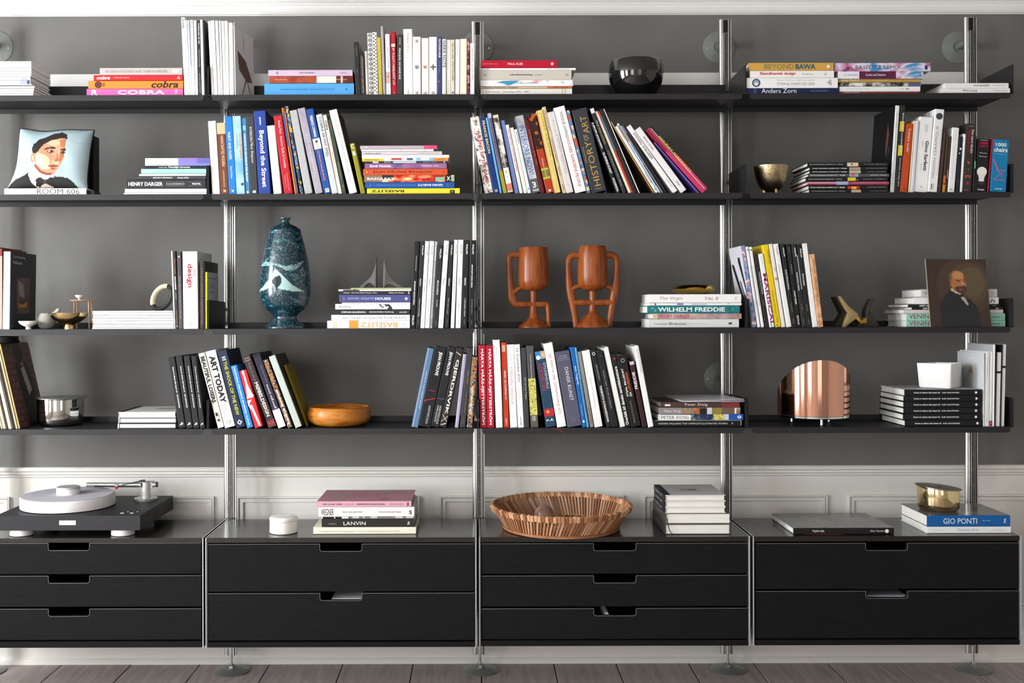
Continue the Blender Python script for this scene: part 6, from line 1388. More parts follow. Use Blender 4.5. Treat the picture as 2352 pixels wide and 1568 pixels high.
mb.build('piping', ['#141315'], t, 60)
# black case behind the cushion
xa, xb2 = X_(190, 400, -.25), X_(213, 400, -.25)
mb = MB(); mb.bbox(xa - .03, xb2, -.238, -.185, Z2, Z_(200, 310, -.25), .002)
o = mb.build('storage_case', ['#131214']); tag(o, 'black case standing half hidden behind the portrait cushion', 'case')
mb = MB(); mb.prism([(X_(198, 432, -.36), Z2), (X_(222, 432, -.36), Z2), (X_(221, 432, -.36), Z2 + .014), (X_(205, 432, -.36), Z2 + .016)], -.38, -.32)
o = mb.build('tape_roll', ['#1b1a1b']); tag(o, 'small black holder beside the wide white hardcover', 'holder')
mb = MB(); mb.cyl((X_(222, 436, -.36), -.36, Z2 + .005), (X_(238, 436, -.33), -.33, Z2 + .001), .0008, 6)
o2 = mb.build('cord', ['#1b1a1b'], o)

# --- things of the third shelf, turntable bay
def bowl_prof(r, h, foot, wall=.003, lip=.0):
    o = [(0, 0), (foot, 0), (foot, h * .12), (foot * .82, h * .24), (r * .55, h * .42), (r * .82, h * .62), (r * .96, h * .85), (r, h)]
    i = [(r - wall, h), (r * .92 - wall, h * .82), (r * .75 - wall, h * .6), (r * .4, h * .42), (0, h * .36)]
    return o + i
k = ppm(-.37)
lathe_thing('footed_bowl', 'tiny white footed bowl beside the stone mortar', 'bowl', 65.5, -.37, Z3, [('bowl_body', bowl_prof(195 / 4.4377 / 2 / k, 84 / 4.4377 / k, .0095), ceramic)], None)
k = ppm(-.36)
lathe_thing('footed_bowl', 'polished brass footed bowl in front of the little table', 'bowl', 157.5, -.36, Z3, [('bowl_body', bowl_prof(384 / 4.4377 / 2 / k, 166 / 4.4377 / k, .0165, .002), mat('#cdb583', .10, 1.0, exact=True))], None)
k = ppm(-.30)
xm_ = at(475 / 4.4377, 745, -.30)[0]
t = thing('mortar', 'grey stone mortar between the white and brass bowls', 'mortar', (xm_, -.30, Z3))
stone = mat('#aaa59f', .85, bump=.2, bscale=300)
mb = MB(); rr_, hh_ = .030, .054
mb.lathe([(0, 0), (.016, 0), (.025, .008), (rr_, .022), (.029, .034), (.025, .046), (.021, hh_), (.017, hh_), (.018, .04), (0, .030)], 0, 0, 40); mb.build('mortar_body', [stone], t, 50)
mb = MB(); mb.lathe([(0, 0), (.0085, .003), (.010, .010), (.0065, .025), (.0055, .035), (.0075, .044), (.006, .051), (0, .054)], 0, 0, 20, 0, Matrix.Translation((.004, 0, .036)) @ Matrix.Rotation(R(52), 4, 'Y'))
mb.build('pestle', [mat('#b5b0aa', .8)], t, 60)
# miniature table
yt_ = -.25
k = ppm(yt_)
xt0, zt0 = at(845 / 4.4377, 540 + 660 / 4.4377, yt_)
t = thing('miniature_table', 'miniature pale wooden table with thin legs', 'table', (xt0, yt_, Z3))
wood = pattern('pale_beech', ['#b98c62', '#d3a87c'], 30, 'noise', (1, 1, .1), rough=.5)
ht = zt0 - Z3
mb = MB(); mb.lathe([(0, ht - .004), (.041, ht - .004), (.044, ht - .001), (.044, ht), (0, ht)], 0, 0, 48); mb.build('table_top', [wood], t, 30)
for a in (35, 145, 215, 325):
    ca, sa = math.cos(R(a)), math.sin(R(a))
    mb = MB(); mb.cyl((.030 * ca, .022 * sa, ht - .003), (.035 * ca, .03 * sa, 0), .0024, 10, r1=.0018); mb.build('leg', [wood], t, 60)
lathe_thing('footed_bowl', 'tiny white cup standing on the miniature table', 'cup', 809 / 4.4377, yt_, zt0, [('bowl_body', bowl_prof(88 / 4.4377 / 2 / k, 50 / 4.4377 / k, .0045, .0015), ceramic)], None)
# oval ring
z_ring = Z3 + (952 - 757) / 4.4377 / ppm(-.385) + .0005
yr = -.33
xr_, zr_ = at(1655 / 4.4377, 540 + 635 / 4.4377, yr)
t = thing('oval_ring', 'dark oval ring with a cane-wrapped upper side on the white periodicals', 'ornament', (xr_, yr, z_ring))
def ring(name, a0, a1, m, rad, n=30):
    mb = MB()
    sz = (755 - 508) / 4.4377 / ppm(yr)
    A, B = sz * .52, sz * .34
    tilt = R(58)
    P = []
    for i in range(n + 1):
        a = R(a0 + (a1 - a0) * i / n)
        x, z = A * math.cos(a), B * math.sin(a)
        P.append((x * math.cos(tilt) - z * math.sin(tilt), x * math.sin(tilt) + z * math.cos(tilt) + sz * .50))
    sweep(mb, P, rad, rad * 1.5, 0, 12, 0, 0, 2.2)
    mb.build(name, [m], t, 60)
ring('ring_body', 150, 370, mat('#232224', .35), .0078)
ring('cane_wrap', 10, 150, pattern('wrapped_cane', ['#c9bd8e', '#eae2c0'], 220, 'wavez', rough=.6), .0080)

# --- marbled vase
yv = -.29
kv = ppm(yv) * 4.2
pf = [(190, 1148), (192, 1135), (178, 1118), (150, 1095), (118, 1068), (108, 1040), (125, 1010), (180, 970), (212, 930), (232, 880), (243, 800), (245, 740), (238, 640), (224, 520), (206, 430), (186, 340), (165, 270), (154, 224)]
pf2 = [(154, 221), (154, 214), (148, 196), (122, 176), (90, 160), (55, 146), (40, 132), (38, 118), (46, 100), (58, 91), (58, 86), (45, 86), (0, 90)]
xv = at(560 + 400 / 4.2, 700, yv)[0]
t = thing('lidded_vase', 'tall teal marbled stone vase with lid', 'vase', (xv, yv, Z3))
zz0 = 1148
scale_v = (Z_(655, 480 + 88 / 4.2, yv) - Z3) / (1148 - 88)
def marble():
    m = bpy.data.materials.new('teal_marble'); m.use_nodes = True
    nt = m.node_tree; b = nt.nodes['Principled BSDF']; L = nt.links.new
    tc = nt.nodes.new('ShaderNodeTexCoord')
    mp = nt.nodes.new('ShaderNodeMapping'); mp.inputs['Scale'].default_value = (1, 1, 2.2); mp.inputs['Location'].default_value = (.31, .2, .0)
    L(tc.outputs['Object'], mp.inputs['Vector'])
    n1 = nt.nodes.new('ShaderNodeTexNoise'); n1.inputs['Scale'].default_value = 12; n1.inputs['Detail'].default_value = 7; n1.inputs['Distortion'].default_value = 1.6
    L(mp.outputs[0], n1.inputs['Vector'])
    r1 = nt.nodes.new('ShaderNodeValToRGB'); e = r1.color_ramp.elements
    cs = [('#0a2426', .30), ('#16384a', .42), ('#0f2c38', .50), ('#17424c', .60), ('#6a9696', .628), ('#143644', .648), ('#0c2628', .8)]
    while len(e) < len(cs): e.new(.5)
    for i, (h, p) in enumerate(cs): e[i].position = p; e[i].color = alb(h)
    L(n1.outputs['Fac'], r1.inputs[0])
    vo = nt.nodes.new('ShaderNodeTexVoronoi'); vo.inputs['Scale'].default_value = 210
    L(tc.outputs['Object'], vo.inputs['Vector'])
    r2 = nt.nodes.new('ShaderNodeValToRGB'); r2.color_ramp.elements[0].color = (1, 1, 1, 1); r2.color_ramp.elements[1].color = (0, 0, 0, 1)
    r2.color_ramp.elements[0].position = .14; r2.color_ramp.elements[1].position = .22
    L(vo.outputs['Distance'], r2.inputs[0])
    n3 = nt.nodes.new('ShaderNodeTexNoise'); n3.inputs['Scale'].default_value = 14
    L(tc.outputs['Object'], n3.inputs['Vector'])
    mm = nt.nodes.new('ShaderNodeMath'); mm.operation = 'GREATER_THAN'; mm.inputs[1].default_value = .45
    L(n3.outputs['Fac'], mm.inputs[0])
    mu = nt.nodes.new('ShaderNodeMath'); mu.operation = 'MULTIPLY'
    L(r2.outputs[0], mu.inputs[0]); L(mm.outputs[0], mu.inputs[1])
    mx = nt.nodes.new('ShaderNodeMix'); mx.data_type = 'RGBA'
    L(mu.outputs[0], mx.inputs['Factor']); L(r1.outputs[0], mx.inputs['A']); mx.inputs['B'].default_value = alb('#cfe0dc')
    L(mx.outputs['Result'], b.inputs['Base Color'])
    b.inputs['Roughness'].default_value = .22; b.inputs['Coat Weight'].default_value = .3
    return m
tm = marble()
def vprof(P): return [(a * scale_v, (zz0 - y) * scale_v) for a, y in P]
mb = MB(); mb.lathe([(0, 0)] + vprof(pf) + [(0, (zz0 - 224) * scale_v)], 0, 0, 72); mb.build('vase_body', [tm], t, 50)
mb = MB(); mb.lathe(vprof(pf2), 0, 0, 72, closed=True); mb.build('lid', [tm], t, 50)
# pale mountain-like inlay with a dark patch, following the belly of the vase
def rad_at(y):
    for (a0, y0), (a1, y1) in zip(pf, pf[1:]):
        if y1 <= y <= y0: return (a0 + (a1 - a0) * (y0 - y) / (y0 - y1)) * scale_v
    return .05
def inlay(poly, h, lift, name):
    """drawn on the front of the vase: (x, y) in zoom pixels, wrapped on the surface of the body"""
    bm = bmesh.new()
    xs_ = [p[0] for p in poly]; ys_ = [p[1] for p in poly]
    st = 9
    vs = {}
    for iy in range(int(min(ys_)), int(max(ys_)) + st, st):
        for ix in range(int(min(xs_)), int(max(xs_)) + st, st):
            if inpoly(ix + st / 2, iy + st / 2, poly):
                q = []
                for a, c in ((0, 0), (st, 0), (st, st), (0, st)):
                    kk = (ix + a, iy + c)
                    if kk not in vs:
                        r_ = rad_at(kk[1]) + lift
                        s_ = max(-.97, min(.97, (kk[0] - 400) * scale_v / r_))
                        vs[kk] = bm.verts.new((r_ * s_, -r_ * math.sqrt(1 - s_ * s_), (zz0 - kk[1]) * scale_v))
                    q.append(vs[kk])
                bm.faces.new(q[::-1])
    me = bpy.data.meshes.new(name); bm.to_mesh(me); bm.free()
    link(name, me, [h], t, None, 60)
inlay([(160, 800), (255, 720), (310, 660), (335, 600), (345, 582), (370, 600), (420, 650), (500, 730), (600, 795), (500, 795), (400, 775), (330, 745), (250, 780)], mat('#a9cdc9', .25), .0004, 'pale_inlay')
inlay([(322, 690), (350, 660), (398, 650), (410, 690), (400, 740), (360, 768), (335, 735), (318, 715)], mat('#12262a', .25), .0008, 'dark_inlay')
inlay([(190, 530), (250, 512), (350, 530), (450, 560), (540, 535), (600, 500), (560, 570), (500, 610), (430, 590), (360, 552), (250, 550), (195, 560)], pattern('milky_vein', ['#3a6a74', '#a8c8c4', '#47767c'], 60, 'noise', (1, 1, 3), rough=.22, stops=[.42, .52, .62]), .0004, 'cloudy_vein')

# --- horn sculpture on the art books
kn = ppm(-.30) * 6.189
zsc = zt3 + .0005
xo = at(740 + 826 / 6.189, 700, -.30)[0]
t = thing('horn_sculpture', 'dark metal sculpture of two upright horns', 'sculpture', (xo, -.30, zsc))
pewter = mat('#5a5958', .42, .65, exact=True, bump=.05, bscale=150)
def shape(P): return [((x - 826) / kn, (735 - y) / kn) for x, y in P]
def blade(P, name, y0, y1, m, par, top_thin=.3, bev=.0015):
    """extruded outline, thinner towards its top"""
    bm = bmesh.new()
    H = max(p[1] for p in P)
    fr = [bm.verts.new((x, y0 + (y1 - y0) * .5 * (1 - top_thin) * (z / H), z)) for x, z in P]
    bk = [bm.verts.new((x, y1 - (y1 - y0) * .5 * (1 - top_thin) * (z / H), z)) for x, z in P]
    n = len(P)
    f1 = bm.faces.new(fr); f2 = bm.faces.new(bk[::-1])
    for i in range(n): bm.faces.new((fr[i], bk[i], bk[(i + 1) % n], fr[(i + 1) % n]))
    bmesh.ops.recalc_face_normals(bm, faces=bm.faces)
    es = [e for e in bm.edges if (e in f1.edges or e in f2.edges)]
    bmesh.ops.bevel(bm, geom=es, offset=bev, segments=2, affect='EDGES', profile=.5)
    bmesh.ops.triangulate(bm, faces=[f for f in bm.faces if len(f.verts) > 4])
    me = bpy.data.meshes.new(name); bm.to_mesh(me); bm.free()
    return link(name, me, [m], par, None, 35)
blade(shape([(768, 290), (776, 290), (778, 735), (765, 735), (735, 695), (705, 672), (675, 668), (645, 682), (620, 710), (605, 735), (530, 735), (560, 700), (610, 650), (660, 610), (700, 565), (735, 495), (755, 420), (764, 350)]), 'left_horn', -.018, .018, pewter, t)
blade(shape([(884, 735), (872, 735), (878, 400), (885, 290), (893, 292), (902, 370), (925, 470), (965, 550), (1020, 620), (1080, 665), (1140, 700), (1180, 735), (1075, 735), (1040, 710), (1000, 685), (960, 678), (925, 695), (900, 720)]), 'right_horn', -.018, .018, pewter, t)

# --- two carved wooden goblets
ko = 6.03 * ppm(-.30)
teak = pattern('oiled_teak', ['#6c3012', '#84421c', '#8f4c22', '#763713'], 14, 'noise', (3, 3, .5), rough=.28, detail=7, distort=.5)
def goblet(label, cxz, cup, stem, foot, paths, yk=1335):
    x0 = at(1100 + cxz / 6.03, 700, -.30)[0]
    t = thing('carved_goblet', label, 'goblet', (x0, -.30, Z3), 'carved wooden goblets')
    sc = 1 / ko
    pl = lambda P: [(r * sc, (yk - y) * sc) for r, y in P]
    mb = MB(); mb.lathe(pl(cup), 0, 0, 64); mb.build('cup', [teak], t, 50)
    mb = MB(); mb.lathe(pl(stem), 0, 0, 40); mb.build('stem', [teak], t, 50)
    mb = MB(); mb.lathe(pl(foot), 0, 0, 64); mb.build('foot', [teak], t, 50)
    for nm_, P, hw in paths:
        mb = MB(); sweep(mb, [((x - cxz) * sc, (yk - y) * sc) for x, y in P], [h * sc for h in hw] if isinstance(hw, list) else hw * sc, .0125, 0, 14, 0, 2, 3.0)
        mb.build(nm_, [teak], t, 50)
goblet('single-handled carved teak goblet, left of the pair', 757,
 [(0, 832), (60, 830), (140, 815), (185, 785), (208, 740), (214, 680), (210, 450), (198, 240), (192, 226), (180, 226), (176, 260), (190, 450), (190, 680), (150, 760), (0, 780)],
 [(0, 800), (50, 800), (48, 870), (46, 960), (52, 1040), (56, 1120), (66, 1170), (84, 1215), (84, 1240), (0, 1240)],
 [(0, 1200), (84, 1205), (118, 1235), (160, 1270), (200, 1305), (214, 1325), (214, 1335), (0, 1335)],
 [('handle', [(590, 325), (420, 322), (421, 420), (428, 640), (442, 820), (462, 940), (500, 1014), (600, 1016), (760, 1016), (940, 1014)], [50, 46, 42, 42, 52, 66, 54, 44, 42, 40]),
  ('brace', [(600, 770), (520, 815), (460, 860)], [30, 34, 40]),
  ('leg', [(940, 1000), (955, 1060), (962, 1160), (962, 1250), (965, 1330)], [40, 32, 30, 32, 36])])
P2 = lambda s, P: [(1575 + s * (x - 1575), y) for x, y in P]
hand = [(1400, 335), (1310, 330), (1248, 375), (1238, 450), (1242, 600), (1256, 760), (1280, 900), (1305, 1040), (1330, 1180), (1352, 1328)]
hwid = [50, 48, 44, 42, 44, 56, 56, 46, 42, 50]
goblet('double-handled carved teak goblet, right of the pair', 1575,
 [(0, 842), (40, 838), (120, 815), (190, 770), (206, 735), (208, 600), (205, 450), (198, 320), (186, 240), (176, 208), (160, 206), (164, 260), (180, 450), (180, 720), (0, 790)],
 [(0, 800), (52, 800), (50, 860), (50, 1080), (56, 1130), (80, 1150), (0, 1150)],
 [(0, 1125), (70, 1135), (110, 1165), (150, 1215), (200, 1280), (228, 1318), (232, 1335), (0, 1335)],
 [('handle', P2(1, hand), hwid), ('handle', P2(-1, hand), hwid),
  ('crossbar', [(1290, 990), (1430, 992), (1575, 993), (1720, 992), (1860, 990)], 44),
  ('brace', [(1270, 830), (1320, 780), (1400, 765)], [40, 34, 30]), ('brace', P2(-1, [(1270, 830), (1320, 780), (1400, 765)]), [40, 34, 30])])

# --- flat brass dish on the book stack
yb_ = -.30
kq = ppm(yb_) * 4.9
x0 = at(1440 + 745 / 4.9, 700, yb_)[0]
t = thing('flat_dish', 'shiny flattened brass dish lying on the white hardcover', 'dish', (x0, yb_, zt4 + .0005))
mb = MB(); rr_ = 242 / kq; h_ = 108 / kq
mb.lathe([(0, 0), (rr_ * .55, 0), (rr_ * .85, h_ * .18), (rr_ * .98, h_ * .42), (rr_, h_ * .55), (rr_ * .94, h_ * .75), (rr_ * .82, h_ * .92), (rr_ * .74, h_), (rr_ * .70, h_ * .97), (rr_ * .74, h_ * .85), (rr_ * .8, h_ * .6), (rr_ * .5, h_ * .25), (0, h_ * .2)], 0, 0, 64)
mb.build('dish_body', [mat('#c9a24a', .12, 1.0, exact=True)], t, 50)

# --- brass angular sculpture
kr = ppm(-.33) * 4.983
x0 = at(1880 + 420 / 4.983, 700, -.33)[0]
t = thing('angular_sculpture', 'angular brass bookend sculpture with splayed arms', 'sculpture', (x0, -.33, Z3))
sh = lambda P: [((x - 420) / kr, max(0, (952 - y)) / kr) for x, y in P]
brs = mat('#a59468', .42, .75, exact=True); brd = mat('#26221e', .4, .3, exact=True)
o = blade(sh([(186, 606), (200, 598), (218, 606), (300, 712), (408, 800), (402, 850), (330, 900), (272, 952), (234, 952), (256, 880), (292, 792), (250, 730), (198, 632)]), 'front_arm', -.035, -.018, brs, t, 1.0, .0008)
o = blade(sh([(170, 612), (186, 606), (198, 632), (292, 792), (256, 880), (228, 948), (165, 948), (258, 800)]), 'shadowed_arm', -.018, .03, brd, t, 1.0, .0008)  # side of the front arm, its shade painted in as dark brown
o = blade(sh([(408, 800), (455, 880), (512, 840), (515, 905), (455, 920), (395, 862)]), 'cross_piece', -.030, .015, mat('#b08a3c', .3, .9, exact=True), t, 1.0, .0008)
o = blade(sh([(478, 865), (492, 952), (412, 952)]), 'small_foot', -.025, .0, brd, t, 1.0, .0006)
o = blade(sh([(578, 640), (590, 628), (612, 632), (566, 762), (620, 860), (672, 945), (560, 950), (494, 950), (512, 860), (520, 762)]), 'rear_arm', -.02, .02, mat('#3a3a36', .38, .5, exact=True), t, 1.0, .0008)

# --- small oil portrait
yp = -.392
corner = [at(1880 + x / 4.983, 560 + y / 4.983, yp) for x, y in ((1285, 948), (1978, 946), (1950, 172), (1258, 170))]
oil = [('e', 1700, 480, 330, 330, '#3f2c20'), ('e', 1740, 450, 230, 240, '#4a3826'), ('e', 1780, 430, 150, 170, '#544630'),
 ([(1380, 960), (1390, 700), (1440, 600), (1530, 520), (1640, 590), (1760, 640), (1830, 740), (1860, 960)], '#15161a'),
 ([(1528, 512), (1545, 506), (1600, 545), (1645, 572), (1640, 580), (1585, 565), (1530, 530)], '#b8aa98'), ([(1636, 612), (1662, 592), (1690, 620), (1722, 690), (1712, 702), (1672, 660)], '#a89c88'),
 ('e', 1612, 400, 86, 100, '#9a6238'), ([(1545, 380), (1650, 310), (1700, 400), (1712, 460), (1700, 520), (1640, 560), (1560, 530), (1530, 470)], '#a0673c'),
 ('e', 1625, 355, 62, 45, '#b07c48'), ([(1512, 380), (1530, 330), (1552, 318), (1548, 380), (1535, 440), (1522, 400)], '#5a4636'), ('e', 1538, 425, 14, 28, '#8a5230'),
 ([(1590, 415), (1650, 402), (1660, 412), (1600, 425)], '#4a2a1a'), ([(1676, 410), (1706, 404), (1708, 414), (1680, 420)], '#4a2a1a'), ('e', 1632, 428, 14, 6, '#2a1a14'), ('e', 1692, 426, 10, 6, '#2a1a14'),
 ([(1650, 420), (1672, 420), (1690, 462), (1660, 468)], '#b87a50'), ([(1568, 500), (1620, 480), (1700, 478), (1718, 510), (1706, 556), (1650, 568), (1600, 548)], '#4a2a20'), ('e', 1650, 520, 26, 14, '#6e3c2c'),
 ([(1630, 585), (1665, 565), (1680, 595), (1650, 610)], '#17151a')]
x0 = (corner[0][0] + corner[1][0]) / 2
t = thing('oil_portrait', 'small dark oil portrait of a bearded man in a black coat', 'painting', (x0, yp, Z3))
zb_ = Z3 + .0003
cor = [(c[0] - x0, (0 if i < 2 else c[1] - zb_)) for i, c in enumerate(corner)]
def opos(u, v, d=0.0):
    bx_ = cor[0][0] * (1 - u) + cor[1][0] * u; tx_ = cor[3][0] * (1 - u) + cor[2][0] * u
    tz_ = cor[3][1] * (1 - u) + cor[2][1] * u
    return (bx_ * (1 - v) + tx_ * v, .0 + .022 * v + d, tz_ * v + .0003)
picture('painted_canvas', 84, 92, lambda u, v: opos(u, v), oil, '#332119', (1262, 1965, 170, 948), t, .12, .5)
mb = MB()
P8 = [opos(0, 0, .0004), opos(1, 0, .0004), opos(1, 1, .0004), opos(0, 1, .0004)]; Q8 = [(p[0], p[1] + .007, p[2]) for p in P8]
mb.add(P8 + Q8, [(0, 1, 2, 3), (7, 6, 5, 4), (0, 4, 5, 1), (1, 5, 6, 2), (2, 6, 7, 3), (3, 7, 4, 0)])
mb.build('stretcher_board', ['#a89a86'], t)

# --- record cover picture on the last sleeve, and the black cap on the records
sl = lp_spec[-1]
dx, dz, L_, T_ = sl['dx'], sl['dz'], sl['L'], sl['T']
root = [o for o in bpy.data.objects if o.get('label', '').startswith('ochre record sleeve')][0]
brick = []
rows_ = 13
for r_ in range(rows_):
    for c_ in range(7):
        x_ = c_ * 16 - (8 if r_ % 2 else 0)
        brick.append(([(x_ + 1, r_ * 8 + .8), (x_ + 15, r_ * 8 + .8), (x_ + 15, r_ * 8 + 7.2), (x_ + 1, r_ * 8 + 7.2)], ['#6e4444', '#7a4c4a', '#603a3a'][(r_ * 3 + c_) % 3]))
brick += [([(0, 0), (44, 0), (34, 14), (0, 20)], '#5a4420'), ([(38, 0), (66, 0), (72, 16), (64, 26), (48, 26), (40, 14)], '#1c1312'), ([(36, 26), (50, 24), (66, 22), (80, 30), (88, 60), (84, 78), (96, 104), (40, 104), (42, 80), (36, 60)], '#15110f'),
 ([(50, 24), (56, 28), (64, 23), (72, 46), (78, 60), (62, 66), (56, 46)], '#bab5b0'), ([(50, 26), (57, 29), (64, 25), (63, 31), (57, 31), (52, 32)], '#0e0b0b')]
def lpos(u, v): return ((1 - v) * L_ * 1.0, u * .222 + .002, T_ + .0005)
picture('cover_picture', 56, 64, lambda u, v: ((1 - v) * L_, .002 + u * .211, T_ + .0005), brick, '#3e2826', (0, 104, 0, 104), root, .10, .35)
lptop = [o for o in bpy.data.objects if o.get('label', '').startswith('yellowed record sleeve')][0]
zcap = Z4 + max(k_['L'] * -k_['dz'] for k_ in lp_spec) + .0005
xc = at(10, 780, -.33)[0]
t = thing('black_hat', 'black flat-topped cap lying on top of the record sleeves', 'cap', (xc, -.33, zcap))
mb = MB(); mb.lathe([(0, 0), (.045, 0), (.050, .004), (.046, .012), (.045, .022), (.048, .024), (0, .026)], 0, 0, 28); mb.build('cap_body', ['#161516'], t, 40)

# --- chrome pan with slanted flat lid; brass twin on the blue hardcover
def pan(label, px, Y, z0, r0, h, mt, mtl, tilt, lid_r):
    x = at(px, 900, Y)[0]
    t = thing('covered_pan', label, 'pan', (x, Y, z0), 'two covered metal pans')
    mb = MB(); mb.lathe([(0, 0), (r0 * .78, 0), (r0 * .90, h * .04), (r0 * .965, h * .14), (r0 * .99, h * .30), (r0, h * .95), (r0 * .985, h), (r0 * .96, h * .94), (r0 * .94, h * .3), (r0 * .8, h * .1), (0, h * .08)], 0, 0, 72)
    # cut the rim obliquely
    mb.v = [(x_, y_, z_ + (z_ / h) * math.tan(tilt) * (-x_) * .75) for x_, y_, z_ in mb.v]
    mb.build('pan_body', [mt], t, 50)
    q = Matrix.Translation((0, 0, h + .0008)) @ Matrix.Rotation(tilt, 4, 'Y')
    mb = MB(); mb.lathe([(0, 0), (lid_r, 0), (lid_r + .0004, .0011), (lid_r, .0020), (0, .0026)], 0, 0, 72, 0, q); mb.build('lid', [mtl], t, 50)
    mb = MB(); mb.lathe([(.0, .0026), (.0045, .0024), (.005, .004), (.0035, .005), (0, .005)], 0, 0, 20, 0, q @ Matrix.Translation((.004, 0, 0))); mb.build('lid_rivet', [mtl], t, 50)
kk = ppm(-.26)
pan('mirror-bright steel pan with lid beside the record sleeves', 139, -.26, Z4, 532 / 4.9 / 2 / kk * .93, (1065 - 762) / 4.9 / kk, mat('#b9b7b4', .05, 1.0, exact=True), mat('#8c8c8b', .3, 1.0, exact=True), R(0), 575 / 4.9 / 2 / kk)
kk = ppm(-.29)
pan('polished brass pan with tilted lid on the blue hardcover', 1640 + 1700 / 3.303, -.29, z_gio + .0003, 304 / 3.303 / 2 / kk, (412 - 245) / 3.303 / kk, mat('#dcc79a', .08, 1.0, exact=True), mat('#9a9084', .3, 1.0, exact=True), R(5), 330 / 3.303 / 2 / kk)

# --- turned wooden bowl, fourth shelf
kk = ppm(-.29) * 5.345
r0 = 783 / 2 / kk
hb_ = (1135 - 905) / kk
wd = pattern('golden_wood', ['#9a5a1c', '#c07c34', '#b06a24', '#8a4a14'], 9, 'noise', (1, 1, 6), rough=.3, detail=6, distort=.8)
lathe_thing('wooden_bowl', 'turned golden-brown wooden bowl on the fourth shelf', 'bowl', 680 + 527 / 5.345, -.285, Z4,
  [('bowl_body', [(0, 0), (r0 * .66, 0), (r0 * .80, hb_ * .06), (r0 * .92, hb_ * .18), (r0 * .985, hb_ * .36), (r0, hb_ * .52), (r0 * .99, hb_ * .70), (r0 * .96, hb_ * .88), (r0 * .935, hb_ * .97), (r0 * .915, hb_), (r0 * .89, hb_ * .97), (r0 * .90, hb_ * .7), (r0 * .88, hb_ * .4), (r0 * .7, hb_ * .14), (0, hb_ * .1)], wd)], None)

# --- open magazine on the Doig stack
zm = Z4 + (1132 - 822) / 5.345 / ppm(-.38) + .0005
kk = ppm(-.36) * 5.345
xa, xb2 = X_(1300 + 1440 / 5.345, 900, -.39), X_(1300 + 2190 / 5.345, 900, -.39)
t = thing('magazine', 'white magazine with curling cover on top of the dark brown hardcover', 'magazine', ((xa + xb2) / 2, -.30, zm))
mb = MB()
for i, (lift, sh_) in enumerate(((0, 0), (.0022, .002), (.0045, -.001))):
    v, f = [], []
    nx, ny = 10, 8
    for j in range(ny + 1):
        for q in range(nx + 1):
            u, w_ = q / nx, j / ny
            x = (xa - xb2) / 2 + (xb2 - xa) * u - .025 * w_ + sh_ - .002
            y = -.095 + .19 * w_
            z = lift * (.4 + .6 * u) + .010 * (i == 2) * w_ * (1 - u) * .5 + .004 * u * i * .5
            v.append((x, y, z))
    n0 = len(v)
    v += [(a, b, c - .0012) for a, b, c in v]
    for j in range(ny):
        for q in range(nx):
            k0 = j * (nx + 1) + q
            f.append((k0, k0 + 1, k0 + nx + 2, k0 + nx + 1)); f.append((n0 + k0 + nx + 1, n0 + k0 + nx + 2, n0 + k0 + 1, n0 + k0))
    for q in range(nx): f.append((q, n0 + q, n0 + q + 1, q + 1)); k0 = ny * (nx + 1) + q; f.append((k0 + 1, n0 + k0 + 1, n0 + k0, k0))
    for j in range(ny): k0 = j * (nx + 1); f.append((k0 + nx + 1, n0 + k0 + nx + 1, n0 + k0, k0)); k0 += nx; f.append((k0, n0 + k0, n0 + k0 + nx + 1, k0 + nx + 1))
    mb.add([(a, b, c + .0012) for a, b, c in v], f)
mb.build('loose_pages', [mat('#c9c8cc', .3)], t, 60)
mb = MB(); mb.box((xb2 - xa) / 2 - .024, (xb2 - xa) / 2 + .002, .0, .10, .009, .0105); mb.build('dark_corner', ['#1a1a1c'], t)

# --- copper lamp
yl = -.285
kk = ppm(yl)
xl = at(1868.5, 900, yl)[0]
rl = 161 / 2 / kk
zb_ = Z_(1869, 949, yl)
t = thing('table_lamp', 'small table lamp with obliquely cut polished copper shade', 'lamp', (xl, yl, Z4))
N = 96
v, f = [], []
phi0 = R(-3)
th = .0012
H1, H2 = 58 / kk, 68 / kk
for i in range(N):
    a = 2 * math.pi * i / N
    top = zb_ - Z4 + max(.012, H1 + H2 * math.cos(a - phi0))
    for rr2 in (rl, rl - th):
        for z in (zb_ - Z4, top): v.append((rr2 * math.sin(a), -rr2 * math.cos(a), z))
for i in range(N):
    j = (i + 1) % N
    a, b = i * 4, j * 4
    f += [(a, b, b + 1, a + 1), (b + 2, a + 2, a + 3, b + 3), (a + 1, b + 1, b + 3, a + 3), (b, a, a + 2, b + 2)]
mb = MB(); mb.add(v, f); mb.build('copper_shade', [mat('#d8a08a', .07, 1.0, exact=True)], t, 40)
mb = MB(); mb.lathe([(0, 0), (rl * .93, 0), (rl * .985, .003), (rl * .985, .0095), (rl * .96, .011), (0, .011)], 0, 0, 72, 0, Matrix.Translation((0, 0, zb_ - Z4 - .011))); mb.build('base_plate', [chrome], t, 40)
for a in (-88, 30, 150):
    mb = MB(); mb.lathe([(0, 0), (.005, 0), (.006, .003), (.0045, .008), (.0045, zb_ - Z4 - .010), (0, zb_ - Z4 - .010)], 0, 0, 20, 0, Matrix.Translation((rl * .62 * math.cos(R(a)), rl * .62 * math.sin(R(a)), 0)))
    mb.build('foot', [chrome], t, 40)
mb = MB(); mb.lathe([(0, 0), (.018, 0), (.030, .02), (.034, .045), (.026, .07), (0, .082)], 0, 0, 32, 0, Matrix.Translation((0, 0, zb_ - Z4))); mb.build('bulb', [mat('#f4efe6', .3)], t, 60)

